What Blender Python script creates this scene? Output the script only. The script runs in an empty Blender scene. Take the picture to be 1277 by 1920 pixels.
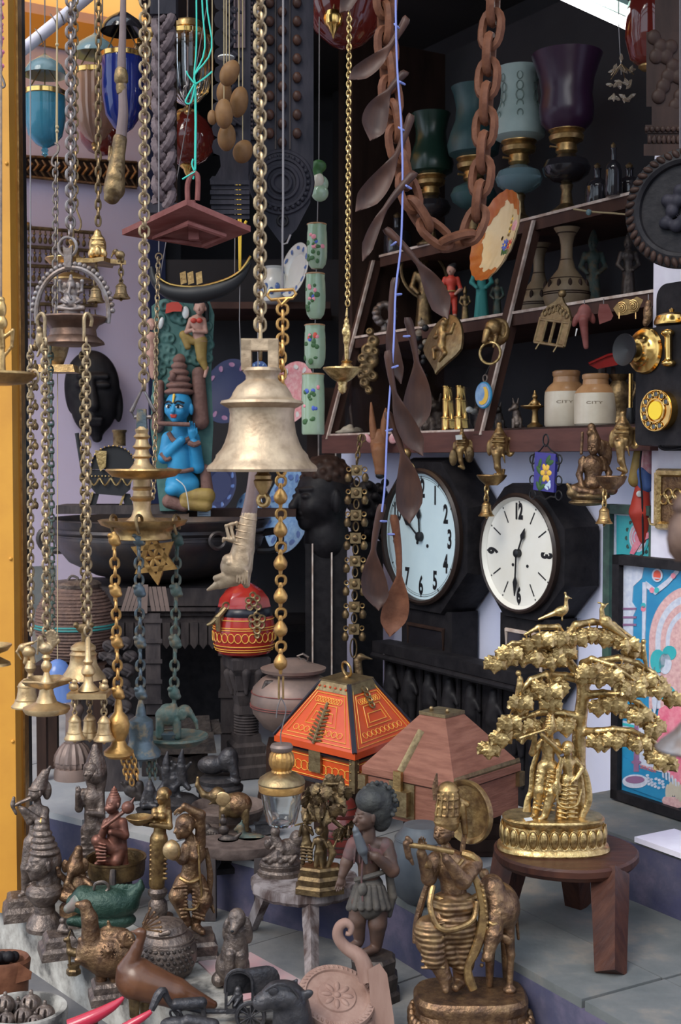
import bpy,bmesh,math,random
import numpy as np
from mathutils import Vector,Matrix
R=math.radians
sin,cos,PI=math.sin,math.cos,math.pi
rnd=random.Random(7)
SC=bpy.context.scene
COL=SC.collection

# ------------------------------------------------------------------ camera
F=2400.0;CX,CY=638.5,960.0;PITCH=R(2.34);CAMZ=0.965
cam_d=bpy.data.cameras.new('camera');cam=bpy.data.objects.new('camera',cam_d)
COL.objects.link(cam);SC.camera=cam
cam.location=(0,0,CAMZ);cam.rotation_euler=(R(90)-PITCH,0,0)
cam_d.sensor_fit='VERTICAL';cam_d.sensor_height=36.0;cam_d.lens=F/1920*36.0
cam_d.clip_start=0.05
cam_d.dof.use_dof=True;cam_d.dof.focus_distance=2.55;cam_d.dof.aperture_fstop=9.0

# ------------------------------------------------------------------ world, sun, exposure
W=bpy.data.worlds.new('world');SC.world=W;W.use_nodes=True
bgn=W.node_tree.nodes['Background']
bgn.inputs['Color'].default_value=(0.74,0.86,1.0,1);bgn.inputs['Strength'].default_value=1.35
sun_d=bpy.data.lights.new('sun','SUN');sun=bpy.data.objects.new('sun',sun_d);COL.objects.link(sun)
sun_d.energy=1.7;sun_d.angle=R(28);sun_d.color=(1.0,0.92,0.82)
sun.rotation_euler=Vector((0.55,0.80,-0.95)).to_track_quat('-Z','Y').to_euler()
SC.view_settings.view_transform='Standard';SC.view_settings.look='None'
SC.view_settings.exposure=0.6;SC.view_settings.gamma=1.0
SC.view_settings.use_curve_mapping=False

# ------------------------------------------------------------------ mapping photo pixels + a real depth to metres
cp_,sp_=cos(PITCH),sin(PITCH)
def ray(px,py):
 x=(px-CX)/F;u=-(py-CY)/F
 return Vector((x,cp_+u*sp_,-sp_+u*cp_))
def P(px,py,Y):
 r=ray(px,py);return Vector((0,0,CAMZ))+r*(Y/r.y)
def GY(px,py,Z):
 r=ray(px,py);return r.y*(Z-CAMZ)/r.z
WA=R(31);WR=Vector((sin(WA),-cos(WA),0));WN=Vector((-cos(WA),-sin(WA),0))
W0=Vector((0.477,3.40,0));WROT=-R(90)+WA
def WP(px,py,o=0.0):
 r=ray(px,py);q=W0+WN*o;c=Vector((0,0,CAMZ))
 return c+r*((q-c).dot(WN)/r.dot(WN))
def ws(px,o=0.0,py=862):return(WP(px,py,o)-W0).dot(WR)
def wpt(s,o,z):return W0+WR*s+WN*o+Vector((0,0,z))

# ------------------------------------------------------------------ materials
MATS={}
def mat(name,c,rough=.5,metal=0.0,c2=None,scale=30.0,bump=0.0,bscale=None,stretch=(1,1,1),trans=0.0,
  emit=0.0,detail=5,lo=.35,hi=.65,spec=.5,coat=0.0,alpha=1.0,c3=None,ior=1.45,wave=None):
 m=bpy.data.materials.new(name);MATS[name]=m;m.use_nodes=True
 nt=m.node_tree;N=nt.nodes;L=nt.links;b=N['Principled BSDF']
 b.inputs['Base Color'].default_value=(*c,1);b.inputs['Roughness'].default_value=rough
 b.inputs['Metallic'].default_value=metal;b.inputs['Specular IOR Level'].default_value=spec
 b.inputs['Transmission Weight'].default_value=trans;b.inputs['Coat Weight'].default_value=coat
 b.inputs['IOR'].default_value=ior;b.inputs['Alpha'].default_value=alpha
 if emit:
  b.inputs['Emission Color'].default_value=(*c,1);b.inputs['Emission Strength'].default_value=emit
 if c2 is not None or bump:
  tc=N.new('ShaderNodeTexCoord');mp=N.new('ShaderNodeMapping');mp.inputs['Scale'].default_value=stretch
  L.new(tc.outputs['Object'],mp.inputs['Vector'])
 if c2 is not None:
  n=N.new('ShaderNodeTexNoise');n.inputs['Scale'].default_value=scale;n.inputs['Detail'].default_value=detail
  n.inputs['Roughness'].default_value=.6
  L.new(mp.outputs[0],n.inputs['Vector'])
  r=N.new('ShaderNodeValToRGB');e=r.color_ramp.elements
  e[0].position=lo;e[0].color=(*c,1);e[1].position=hi;e[1].color=(*c2,1)
  if c3 is not None:
   x=r.color_ramp.elements.new((lo+hi)/2);x.color=(*c3,1)
  L.new(n.outputs['Fac'],r.inputs['Fac']);L.new(r.outputs[0],b.inputs['Base Color'])
 if bump:
  if wave:
   n2=N.new('ShaderNodeTexWave');n2.bands_direction=wave;n2.inputs['Distortion'].default_value=2.0
   n2.inputs['Scale'].default_value=bscale or scale
  else:
   n2=N.new('ShaderNodeTexNoise');n2.inputs['Scale'].default_value=bscale or scale*2;n2.inputs['Detail'].default_value=4
  L.new(mp.outputs[0],n2.inputs['Vector'])
  bp=N.new('ShaderNodeBump');bp.inputs['Strength'].default_value=bump;bp.inputs['Distance'].default_value=.004
  L.new(n2.outputs['Fac'],bp.inputs['Height']);L.new(bp.outputs[0],b.inputs['Normal'])
 return m

mat('wall_pink',(.72,.60,.76),.9,c2=(.70,.62,.80),scale=1.6,lo=.35,hi=.65,bump=.12,bscale=60)
mat('wall_lavender',(.68,.70,.90),.85,c2=(.74,.75,.92),scale=6,bump=.15,bscale=50)
mat('wall_reflections_tan',(.26,.22,.18),.9,c2=(.34,.28,.22),scale=3)
mat('white_paint',(.74,.72,.80),.7,c2=(.62,.58,.68),scale=9,bump=.1)
mat('whitewash',(.50,.48,.44),.9,c2=(.075,.07,.066),scale=12,c3=(.33,.31,.28),lo=.34,hi=.60,bump=.7,bscale=40)
mat('slab_grey',(.135,.135,.138),.75,c2=(.26,.245,.225),scale=7,c3=(.175,.17,.168),bump=.3,bscale=60)
mat('slab_green',(.085,.095,.095),.65,c2=(.24,.20,.16),scale=9,c3=(.125,.13,.128),lo=.3,hi=.75,bump=.35,bscale=45)
mat('slab_pale',(.25,.26,.28),.8,c2=(.36,.36,.36),scale=5,bump=.2,bscale=60)
mat('riser_blue',(.045,.045,.095),.85,c2=(.10,.085,.135),scale=14,c3=(.06,.058,.10),bump=.6,bscale=30)
mat('street',(.10,.10,.11),.9,c2=(.17,.16,.16),scale=8,bump=.3)
mat('pink_stone',(.50,.27,.28),.8,c2=(.38,.30,.30),scale=14,bump=.25)
_m=mat('ceiling_tan',(.80,.40,.09),.8);_n=_m.node_tree  # thin tan awning cloth that lets some daylight through
_t=_n.nodes.new('ShaderNodeBsdfTranslucent');_t.inputs['Color'].default_value=(.92,.46,.12,1)
_x=_n.nodes.new('ShaderNodeMixShader');_x.inputs[0].default_value=.55
_n.links.new(_n.nodes['Principled BSDF'].outputs[0],_x.inputs[1]);_n.links.new(_t.outputs[0],_x.inputs[2]);_n.links.new(_x.outputs[0],_n.nodes['Material Output'].inputs['Surface'])
mat('moulding_tan',(.62,.33,.08),.8)
mat('ceiling_dark',(.03,.025,.025),.9)
mat('yellow_paint',(.66,.31,.04),.5,c2=(.58,.26,.035),scale=8)
mat('black_paint',(.012,.012,.014),.5)
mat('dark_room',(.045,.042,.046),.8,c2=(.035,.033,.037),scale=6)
mat('navy',(.02,.03,.09),.6)
mat('cab_wood',(.085,.042,.032),.5,c2=(.052,.026,.021),scale=18,stretch=(1,1,.15),bump=.15)
mat('beam_wood',(.14,.062,.052),.55,c2=(.09,.042,.038),scale=18,stretch=(.3,.3,2),bump=.2)
mat('pale_edge',(.70,.60,.54),.6,c2=(.42,.30,.24),scale=30)
mat('dark_wood',(.026,.015,.012),.5,c2=(.046,.025,.019),scale=25,stretch=(1,1,.2),bump=.3)
mat('black_wood',(.010,.009,.011),.5,c2=(.020,.018,.020),scale=30,bump=.3,bscale=60)
mat('grey_wood',(.042,.035,.037),.75,c2=(.080,.065,.063),scale=30,stretch=(1,1,.35),bump=.5,bscale=90)
mat('panel_wood',(.016,.016,.023),.6,c2=(.037,.033,.043),scale=25,stretch=(1,1,.3),bump=.4,bscale=80)
mat('horn',(.12,.078,.075),.35,c2=(.20,.14,.13),scale=12)
mat('braid_wood',(.10,.074,.080),.6,c2=(.155,.115,.12),scale=30,bump=.3,bscale=100)
mat('spoon_wood',(.036,.019,.016),.42,c2=(.080,.036,.024),scale=22,stretch=(1,1,.3),bump=.1)
mat('link_wood',(.105,.040,.022),.5,c2=(.175,.072,.040),scale=40,bump=.3)
mat('red_wood',(.155,.040,.034),.5,c2=(.24,.088,.078),scale=24,stretch=(.3,2,1),bump=.25)
mat('box_wood',(.30,.130,.088),.5,c2=(.20,.080,.054),scale=26,stretch=(.5,.5,4),bump=.25)
mat('stool_wood',(.070,.026,.016),.42,c2=(.036,.014,.011),scale=20,stretch=(.4,3,1),bump=.35)
mat('worn_stool',(.32,.275,.27),.85,c2=(.08,.052,.046),scale=35,lo=.38,hi=.62,stretch=(1,1,.3),bump=.7,bscale=50)
mat('driftwood',(.15,.112,.098),.8,c2=(.08,.058,.052),scale=30,bump=.5)
mat('pale_wood',(.23,.135,.108),.6,c2=(.31,.20,.162),scale=18,stretch=(2,2,.4),bump=.25)
mat('egg_wood',(.26,.135,.055),.4,c2=(.165,.082,.038),scale=20,bump=.05)
mat('brown_gloss',(.13,.055,.027),.28,c2=(.075,.03,.017),scale=18,bump=.1)
mat('deer_wood',(.30,.14,.07),.4,c2=(.22,.095,.05),scale=25)
mat('gold',(.68,.49,.23),.32,.9,c2=(.27,.175,.07),scale=70,c3=(.52,.36,.15),bump=.35,bscale=160)
mat('gold_bright',(.85,.55,.18),.2,1.0,c2=(.70,.43,.13),scale=30)
mat('brass',(.55,.36,.15),.36,.9,c2=(.27,.165,.07),scale=45,bump=.2,bscale=150)
mat('brass_pale',(.60,.42,.215),.42,.75,c2=(.34,.225,.115),scale=32,c3=(.48,.33,.17),bump=.25,bscale=110)
mat('bell_metal',(.51,.38,.25),.48,.55,c2=(.29,.205,.13),scale=28,c3=(.42,.31,.205),bump=.25,bscale=110)
mat('brass_old',(.28,.19,.09),.46,.85,c2=(.11,.073,.043),scale=50,bump=.35,bscale=140)
mat('bronze',(.27,.165,.085),.42,.75,c2=(.10,.058,.038),scale=50,c3=(.175,.10,.055),bump=.55,bscale=150)
mat('bronze_fold',(.30,.19,.09),.42,.75,c2=(.11,.064,.04),scale=50,c3=(.19,.115,.06),bump=.5,bscale=34,wave='Z')
mat('bronze_dark',(.10,.078,.066),.5,.6,c2=(.045,.037,.036),scale=45,bump=.4,bscale=110)
mat('bronze_gold',(.40,.26,.105),.4,.8,c2=(.16,.092,.045),scale=45,bump=.35,bscale=120)
mat('bronze_grey',(.23,.178,.148),.44,.6,c2=(.088,.068,.062),scale=50,c3=(.15,.115,.098),bump=.6,bscale=140)
mat('iron',(.13,.12,.12),.5,.8,c2=(.26,.20,.16),scale=60,bump=.2)
mat('chain_pale',(.46,.335,.19),.45,.78,c2=(.21,.15,.095),scale=70,bump=.3)
mat('steel_chain',(.26,.24,.24),.5,.75,c2=(.16,.11,.085),scale=60,bump=.3)
mat('verdigris',(.045,.085,.075),.6,.4,c2=(.17,.125,.075),scale=50,c3=(.085,.108,.092),bump=.4)
mat('blue_patina',(.10,.125,.145),.46,.55,c2=(.26,.19,.105),scale=40,c3=(.075,.10,.115),bump=.4)
mat('amber_metal',(.58,.33,.11),.4,.85,c2=(.34,.18,.06),scale=40,bump=.35)
mat('grey_lamp',(.25,.225,.225),.5,.65,c2=(.15,.105,.08),scale=40,bump=.35)
mat('brown_lamp',(.20,.12,.085),.45,.7,c2=(.11,.066,.05),scale=35,bump=.3)
mat('red_statue',(.24,.095,.065),.45,.5,c2=(.12,.06,.048),scale=40,bump=.3)
mat('dark_stone',(.030,.030,.036),.45,.5,c2=(.068,.063,.066),scale=40,bump=.5,bscale=120)
mat('urli',(.035,.035,.042),.4,.5,c2=(.075,.06,.055),scale=16,bump=.15)
mat('clay_bronze',(.17,.125,.11),.5,.35,c2=(.26,.18,.15),scale=12,bump=.15)
mat('basket',(.17,.10,.075),.8,c2=(.10,.06,.05),scale=60,bump=.8,bscale=130)
mat('basket_green',(.03,.20,.19),.7)
mat('lacquer_red',(.34,.018,.018),.22,c2=(.42,.035,.022),scale=20,coat=.4)
mat('lacquer_orange',(.60,.078,.016),.3,c2=(.52,.06,.014),scale=14,coat=.3)
mat('lacquer_line',(.85,.45,.08),.4)
mat('lacquer_black',(.012,.011,.018),.3)
mat('old_brass_plate',(.36,.27,.14),.45,.9,c2=(.22,.15,.08),scale=60,bump=.25)
mat('clock_face_blue',(.68,.84,.89),.45,c2=(.62,.78,.84),scale=7)
mat('clock_face_white',(.86,.84,.77),.4,c2=(.80,.77,.68),scale=7)
mat('ink',(.008,.008,.010),.5)
mat('rim_brown',(.035,.022,.018),.35)
mat('glass_clear',(.95,.97,.97),.03,trans=1.0,ior=1.4)
mat('pane',(.9,.95,.97),.02,trans=1.0,ior=1.1,alpha=.25)
mat('glass_blue',(.15,.50,.66),.06,trans=.75,ior=1.4)
mat('glass_cobalt',(.025,.045,.30),.05,trans=.45,ior=1.45,coat=.3)
mat('glass_smoke',(.30,.45,.50),.08,trans=.6,ior=1.4)
mat('glass_amber',(.55,.34,.24),.08,trans=.6,ior=1.4)
mat('glass_dark',(.020,.018,.022),.12,coat=.4)
mat('glass_ruby',(.16,.02,.014),.08,trans=.25,coat=.4)
mat('glass_seafoam',(.36,.45,.43),.45,c2=(.31,.40,.385),scale=20)
mat('glass_teal',(.028,.070,.076),.4,c2=(.042,.095,.098),scale=20)
mat('glass_green',(.015,.04,.028),.25)
mat('glass_purple',(.030,.010,.030),.3)
mat('etch',(.16,.22,.20),.6)
mat('celadon',(.27,.37,.24),.15,c2=(.34,.43,.30),scale=15,coat=.5)
mat('leaf_green',(.045,.12,.035),.4)
mat('flower_red',(.70,.09,.05),.4);mat('flower_pink',(.80,.28,.32),.4)
mat('flower_blue',(.08,.13,.50),.4);mat('flower_yellow',(.85,.52,.07),.4)
mat('china_white',(.66,.67,.65),.2,c2=(.60,.61,.60),scale=15,coat=.3)
mat('china_blue',(.09,.16,.38),.25)
mat('china_blue_pale',(.28,.45,.66),.25,c2=(.16,.30,.55),scale=60,coat=.3)
mat('china_pink',(.66,.25,.28),.25,c2=(.74,.45,.45),scale=70)
mat('plate_cream',(.84,.66,.40),.25,c2=(.78,.56,.30),scale=10,coat=.3)
mat('plate_orange',(.46,.115,.025),.25,c2=(.54,.17,.04),scale=40)
mat('krishna_blue',(.035,.30,.55),.5,c2=(.02,.22,.44),scale=18,bump=.15)
mat('panel_teal',(.045,.13,.12),.6,c2=(.08,.17,.15),scale=30,bump=.5,bscale=45)
mat('carved_brown',(.16,.085,.07),.65,c2=(.22,.12,.10),scale=40,bump=.6,bscale=110)
mat('ochre',(.34,.23,.06),.6,c2=(.27,.17,.05),scale=40,bump=.3)
mat('skin_paint',(.52,.30,.24),.55,c2=(.38,.20,.15),scale=40)
mat('white_eye',(.8,.8,.78),.4)
mat('paint_red',(.50,.05,.03),.5)
mat('paint_pink',(.42,.018,.045),.25,coat=.4)
mat('garland_pink',(.80,.26,.36),.8,c2=(.70,.16,.28),scale=120,bump=.6)
mat('string_teal',(.05,.58,.45),.6);mat('string_yellow',(.90,.58,.06),.6)
mat('string_blue',(.20,.24,.55),.6);mat('string_tan',(.42,.32,.18),.8);mat('wire',(.22,.20,.20),.4,.8)
mat('tile_blue',(.035,.035,.25),.2,coat=.5)
mat('stone_jar',(.60,.53,.42),.3,c2=(.52,.44,.34),scale=18,coat=.3)
mat('stone_jar_top',(.34,.17,.075),.3,c2=(.45,.25,.12),scale=18,coat=.3)
mat('vase_tan',(.26,.19,.115),.5,c2=(.195,.135,.082),scale=18)
mat('sticker',(.55,.68,.80),.5);mat('sticker_line',(.15,.25,.45),.5)
mat('print_blue',(.02,.20,.40),.35,c2=(.03,.26,.46),scale=12)
mat('print_teal',(.03,.36,.40),.35,c2=(.05,.42,.44),scale=14)
mat('print_pink',(.70,.13,.22),.35,c2=(.80,.30,.36),scale=60)
mat('print_rose',(.72,.46,.44),.35,c2=(.56,.30,.30),scale=120)
mat('print_white',(.62,.63,.70),.35,c2=(.45,.48,.60),scale=90)
mat('print_purple',(.26,.13,.24),.35)
mat('frame_green',(.05,.10,.075),.5,c2=(.03,.05,.045),scale=30)
mat('boy_cloth',(.145,.058,.052),.7,c2=(.085,.056,.056),scale=30,bump=.3)
mat('boy_skin',(.060,.038,.032),.5,c2=(.115,.063,.044),scale=25,bump=.3)
mat('boy_skirt',(.105,.09,.074),.7,c2=(.062,.055,.05),scale=40,bump=.5)
mat('boy_hair',(.022,.023,.025),.6,c2=(.045,.046,.042),scale=50,bump=.6,bscale=120)
mat('maroon',(.10,.014,.012),.3,c2=(.15,.025,.018),scale=20,coat=.2)
mat('pot_grey',(.085,.095,.11),.5,.3,c2=(.13,.14,.15),scale=14,bump=.1)
mat('fish_green',(.011,.036,.026),.45,.3,c2=(.026,.056,.040),scale=40,bump=.5,bscale=160)
mat('fish_face',(.26,.17,.15),.5,.3,c2=(.14,.16,.13),scale=40)
mat('tube_light',(1.0,1.0,.98),.5,emit=9.0)
mat('tube_case',(.45,.70,.62),.4)
mat('phone_yellow',(.85,.60,.04),.4)
mat('crystal',(.75,.65,.52),.08,trans=.7,c2=(.5,.4,.3),scale=40)

for _k,_m in MATS.items():  # oiled, dusty timber: weak surface reflection
 if 'wood' in _k and _k!='spoon_wood':_m.node_tree.nodes['Principled BSDF'].inputs['Specular IOR Level'].default_value=.18
 if _k in('spoon_wood','red_wood','stool_wood','carved_brown','dark_room'):_m.node_tree.nodes['Principled BSDF'].inputs['Specular IOR Level'].default_value=.28

# ------------------------------------------------------------------ mesh builder (world metres unless said otherwise)
class MB:
 def __init__(s):s.v=[];s.f=[]
 def add(s,vs,fs,M=None):
  o=len(s.v)
  for p in vs:s.v.append(tuple(M@Vector(p))if M is not None else tuple(p))
  for q in fs:s.f.append(tuple(i+o for i in q))
  return s
 def box(s,c,d,M=None,taper=1.0):
  x,y,z=d[0]/2,d[1]/2,d[2]/2
  vs=[]
  for k,zz in((1,-z),(taper,z)):
   vs+=[(c[0]-x*k,c[1]-y*k,c[2]+zz),(c[0]+x*k,c[1]-y*k,c[2]+zz),
    (c[0]+x*k,c[1]+y*k,c[2]+zz),(c[0]-x*k,c[1]+y*k,c[2]+zz)]
  return s.add(vs,[(0,3,2,1),(4,5,6,7),(0,1,5,4),(1,2,6,5),(2,3,7,6),(3,0,4,7)],M)
 def lathe(s,c,prof,seg=32,M=None,rib=0,ribn=0,sx=1.0,sy=1.0,a0=0.0,caps=True):
  n=len(prof);vs=[];fs=[]
  for(r,z)in prof:
   for i in range(seg):
    a=a0+2*PI*i/seg
    rr=r*(1+rib*cos(a*ribn))if ribn else r
    vs.append((c[0]+rr*sx*cos(a),c[1]+rr*sy*sin(a),c[2]+z))
  for j in range(n-1):
   for i in range(seg):
    k=(i+1)%seg
    fs.append((j*seg+i,j*seg+k,(j+1)*seg+k,(j+1)*seg+i))
  if caps and prof[0][0]>1e-6:fs.append(tuple(reversed(range(seg))))
  if caps and prof[-1][0]>1e-6:fs.append(tuple((n-1)*seg+i for i in range(seg)))
  return s.add(vs,fs,M)
 def tube(s,pts,r,seg=8,closed=False,M=None,flat=1.0):
  pts=[Vector(p)for p in pts];n=len(pts)
  rs=list(r)if isinstance(r,(list,tuple))else[r]*n
  vs=[];fs=[];prev=None
  for i,p in enumerate(pts):
   if closed:t=pts[(i+1)%n]-pts[i-1]
   else:t=pts[min(i+1,n-1)]-pts[max(i-1,0)]
   t=t.normalized()if t.length>1e-9 else Vector((0,0,1))
   if prev is None:
    a=Vector((0,1,0))if abs(t.y)<.9 else Vector((1,0,0))
    u=t.cross(a).normalized()
   else:
    u=(prev-t*prev.dot(t))
    u=u.normalized()if u.length>1e-9 else t.orthogonal().normalized()
   prev=u;w=t.cross(u)
   for k in range(seg):
    a=2*PI*k/seg
    vs.append(p+(u*cos(a)+w*sin(a)*flat)*rs[i])
  m=n if closed else n-1
  for i in range(m):
   j=(i+1)%n
   for k in range(seg):
    l=(k+1)%seg
    fs.append((i*seg+k,i*seg+l,j*seg+l,j*seg+k))
  if not closed:
   fs.append(tuple(reversed(range(seg))));fs.append(tuple((n-1)*seg+k for k in range(seg)))
  return s.add(vs,fs,M)
 def ball(s,c,r,seg=14,M=None):
  if not isinstance(r,(list,tuple)):r=(r,r,r)
  n=max(6,seg//2);vs=[(c[0],c[1],c[2]-r[2])];fs=[]
  for j in range(1,n):
   a=-PI/2+PI*j/n
   for i in range(seg):
    b=2*PI*i/seg
    vs.append((c[0]+r[0]*cos(a)*cos(b),c[1]+r[1]*cos(a)*sin(b),c[2]+r[2]*sin(a)))
  vs.append((c[0],c[1],c[2]+r[2]));top=len(vs)-1
  for i in range(seg):
   k=(i+1)%seg
   fs.append((0,1+k,1+i));fs.append((top,1+(n-2)*seg+i,1+(n-2)*seg+k))
   for j in range(n-2):
    fs.append((1+j*seg+i,1+j*seg+k,1+(j+1)*seg+k,1+(j+1)*seg+i))
  return s.add(vs,fs,M)
 def prism(s,poly,y0,y1,M=None,bev=0.0):
  """poly in local (x, z), extruded along local y from y0 (front) to y1"""
  n=len(poly)
  if bev:
   cx=sum(p[0]for p in poly)/n;cz=sum(p[1]for p in poly)/n
   ins=[(p[0]+(cx-p[0])*bev,p[1]+(cz-p[1])*bev)for p in poly]
   e=(y1-y0)*.3
   vs=[(p[0],y0,p[1])for p in ins]+[(p[0],y0+e,p[1])for p in poly]+[(p[0],y1,p[1])for p in poly];L=3
  else:
   vs=[(p[0],y0,p[1])for p in poly]+[(p[0],y1,p[1])for p in poly];L=2
  fs=[tuple(range(n)),tuple((L-1)*n+i for i in reversed(range(n)))]
  for l in range(L-1):
   for i in range(n):
    k=(i+1)%n
    fs.append((l*n+k,l*n+i,(l+1)*n+i,(l+1)*n+k))
  return s.add(vs,fs,M)
 def ring(s,c,R_,r,axis=(0,1,0),seg=24,tseg=8,M=None,sx=1.0,sz=1.0):
  ax=Vector(axis).normalized();u=ax.orthogonal().normalized()if abs(ax.y)<.99 else Vector((1,0,0));w=ax.cross(u)
  pts=[Vector(c)+u*cos(2*PI*i/seg)*R_*sx+w*sin(2*PI*i/seg)*R_*sz for i in range(seg)]
  return s.tube(pts,r,tseg,True,M)

def mesh_of(mb,name,m,smooth=True,ang=38,loc=None):
 me=bpy.data.meshes.new(name)
 vs=mb.v if loc is None else[(v[0]-loc[0],v[1]-loc[1],v[2]-loc[2])for v in mb.v]
 me.from_pydata(vs,[],mb.f);me.update()
 bm=bmesh.new();bm.from_mesh(me);bmesh.ops.recalc_face_normals(bm,faces=bm.faces);bm.to_mesh(me);bm.free()
 if smooth:
  me.polygons.foreach_set('use_smooth',[True]*len(me.polygons));me.set_sharp_from_angle(angle=R(ang))
 me.materials.append(MATS[m]if isinstance(m,str)else m)
 return me

# ------------------------------------------------------------------ smooth-union bodies (distance fields -> one continuous surface)
def surf_nets(f,org,h):
 s=f<0;nx,ny,nz=f.shape
 cnt=np.zeros((nx-1,ny-1,nz-1),np.int8)
 offs=[(i,j,k)for i in(0,1)for j in(0,1)for k in(0,1)]
 for i,j,k in offs:cnt+=s[i:nx-1+i,j:ny-1+j,k:nz-1+k]
 act=(cnt>0)&(cnt<8);ac=np.argwhere(act);n=len(ac)
 idx=np.full(cnt.shape,-1,np.int64);idx[act]=np.arange(n)
 V=np.zeros((n,3));Nn=np.zeros(n)
 for a in offs:
  for ax in range(3):
   if a[ax]:continue
   b=list(a);b[ax]=1
   fa=f[ac[:,0]+a[0],ac[:,1]+a[1],ac[:,2]+a[2]];fb=f[ac[:,0]+b[0],ac[:,1]+b[1],ac[:,2]+b[2]]
   m=(fa<0)!=(fb<0)
   t=fa[m]/(fa[m]-fb[m]);p=np.tile(np.array(a,float),(m.sum(),1));p[:,ax]+=t
   V[m]+=p;Nn[m]+=1
 V=(V/np.maximum(Nn,1)[:,None]+ac)*h+org
 Q=[]
 for ax in range(3):
  sl0=[slice(1,-1)]*3;sl1=[slice(1,-1)]*3;sl0[ax]=slice(0,-1);sl1[ax]=slice(1,None)
  A=s[tuple(sl0)];B=s[tuple(sl1)];e=np.argwhere(A!=B)
  if not len(e):continue
  fl=A[e[:,0],e[:,1],e[:,2]]
  g=e.copy()
  for d in range(3):
   if d!=ax:g[:,d]+=1
  u,w=[d for d in range(3)if d!=ax]
  if ax==1:u,w=w,u
  def cell(du,dw):
   q=g.copy();q[:,u]+=du;q[:,w]+=dw
   return idx[q[:,0],q[:,1],q[:,2]]
  q=np.stack([cell(-1,-1),cell(0,-1),cell(0,0),cell(-1,0)],1)
  q[~fl]=q[~fl][:,::-1]
  Q.append(q)
 return V,np.concatenate(Q)

class Body:
 """shapes in world metres"""
 def __init__(s):s.sh=[]
 def cap(s,a,b,r0,r1=None,k=None,sub=False):s.sh.append(('c',np.array(a,float),np.array(b,float),r0,r0 if r1 is None else r1,k,sub));return s
 def ell(s,c,r,rot=None,k=None,sub=False):
  if not isinstance(r,(list,tuple)):r=(r,r,r)
  s.sh.append(('e',np.array(c,float),np.array(r,float),None if rot is None else np.array(rot.to_3x3().transposed()),None,k,sub));return s
 def box(s,c,hd,rd,rot=None,k=None,sub=False):
  s.sh.append(('b',np.array(c,float),np.array(hd,float),None if rot is None else np.array(rot.to_3x3().transposed()),rd,k,sub));return s
 def mesh(s,name,m,h,k,loc):
  lo=np.full(3,1e9);hi=-lo;bbs=[]
  for q in s.sh:
   if q[0]=='c':
    r=max(q[3],q[4]);a=np.minimum(q[1],q[2])-r;b=np.maximum(q[1],q[2])+r
   elif q[0]=='e':r=q[2].max()if q[3]is not None else q[2];a=q[1]-r;b=q[1]+r
   else:r=np.linalg.norm(q[2])+q[4]if q[3]is not None else q[2]+q[4];a=q[1]-r;b=q[1]+r
   bbs.append((a,b))
   if not q[6]:lo=np.minimum(lo,a);hi=np.maximum(hi,b)
  lo=lo-3*h;hi=hi+3*h
  n=np.ceil((hi-lo)/h).astype(int)+1
  f=np.full(n,1.0,np.float32)
  for q,(a,b)in zip(s.sh,bbs):
   kk=k if q[5]is None else q[5]
   i0=np.clip(((a-kk-2*h-lo)/h).astype(int),0,n-1);i1=np.clip(np.ceil((b+kk+2*h-lo)/h).astype(int)+1,1,n)
   if np.any(i1<=i0):continue
   X=(lo[0]+h*np.arange(i0[0],i1[0]))[:,None,None];Y=(lo[1]+h*np.arange(i0[1],i1[1]))[None,:,None];Z=(lo[2]+h*np.arange(i0[2],i1[2]))[None,None,:]
   if q[0]=='c':
    A,B,r0,r1=q[1:5];ba=B-A;L2=max(ba.dot(ba),1e-12)
    px,py,pz=X-A[0],Y-A[1],Z-A[2]
    t=np.clip((px*ba[0]+py*ba[1]+pz*ba[2])/L2,0,1)
    d=np.sqrt((px-t*ba[0])**2+(py-t*ba[1])**2+(pz-t*ba[2])**2)-(r0+(r1-r0)*t)
   else:
    px,py,pz=X-q[1][0],Y-q[1][1],Z-q[1][2]
    if q[3]is not None:
     m3=q[3]
     px,py,pz=(m3[0,0]*px+m3[0,1]*py+m3[0,2]*pz,m3[1,0]*px+m3[1,1]*py+m3[1,2]*pz,m3[2,0]*px+m3[2,1]*py+m3[2,2]*pz)
    r=q[2]
    if q[0]=='e':
     k0=np.sqrt((px/r[0])**2+(py/r[1])**2+(pz/r[2])**2)
     k1=np.sqrt((px/r[0]**2)**2+(py/r[1]**2)**2+(pz/r[2]**2)**2)
     d=k0*(k0-1)/np.maximum(k1,1e-9)
    else:
     qx,qy,qz=np.abs(px)-r[0],np.abs(py)-r[1],np.abs(pz)-r[2]
     d=np.sqrt(np.maximum(qx,0)**2+np.maximum(qy,0)**2+np.maximum(qz,0)**2)+np.minimum(np.maximum(np.maximum(qx,qy),qz),0)-q[4]
   sl=(slice(i0[0],i1[0]),slice(i0[1],i1[1]),slice(i0[2],i1[2]))
   g=f[sl]
   if q[6]:
    t=np.clip(.5-.5*(g+d)/kk,0,1);f[sl]=g*(1-t)-d*t+kk*t*(1-t)
   else:
    t=np.clip(.5+.5*(d-g)/kk,0,1);f[sl]=d*(1-t)+g*t-kk*t*(1-t)
  V,Q=surf_nets(f,lo,h)
  V=V-np.array(loc)
  me=bpy.data.meshes.new(name)
  me.vertices.add(len(V));me.vertices.foreach_set('co',V.astype(np.float32).ravel())
  me.loops.add(Q.size);me.loops.foreach_set('vertex_index',Q.astype(np.int32).ravel())
  me.polygons.add(len(Q));me.polygons.foreach_set('loop_start',np.arange(0,Q.size,4,dtype=np.int32))
  me.polygons.foreach_set('use_smooth',np.ones(len(Q),bool))
  me.update(calc_edges=True);me.validate()
  me.materials.append(MATS[m]if isinstance(m,str)else m)
  return me

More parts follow.
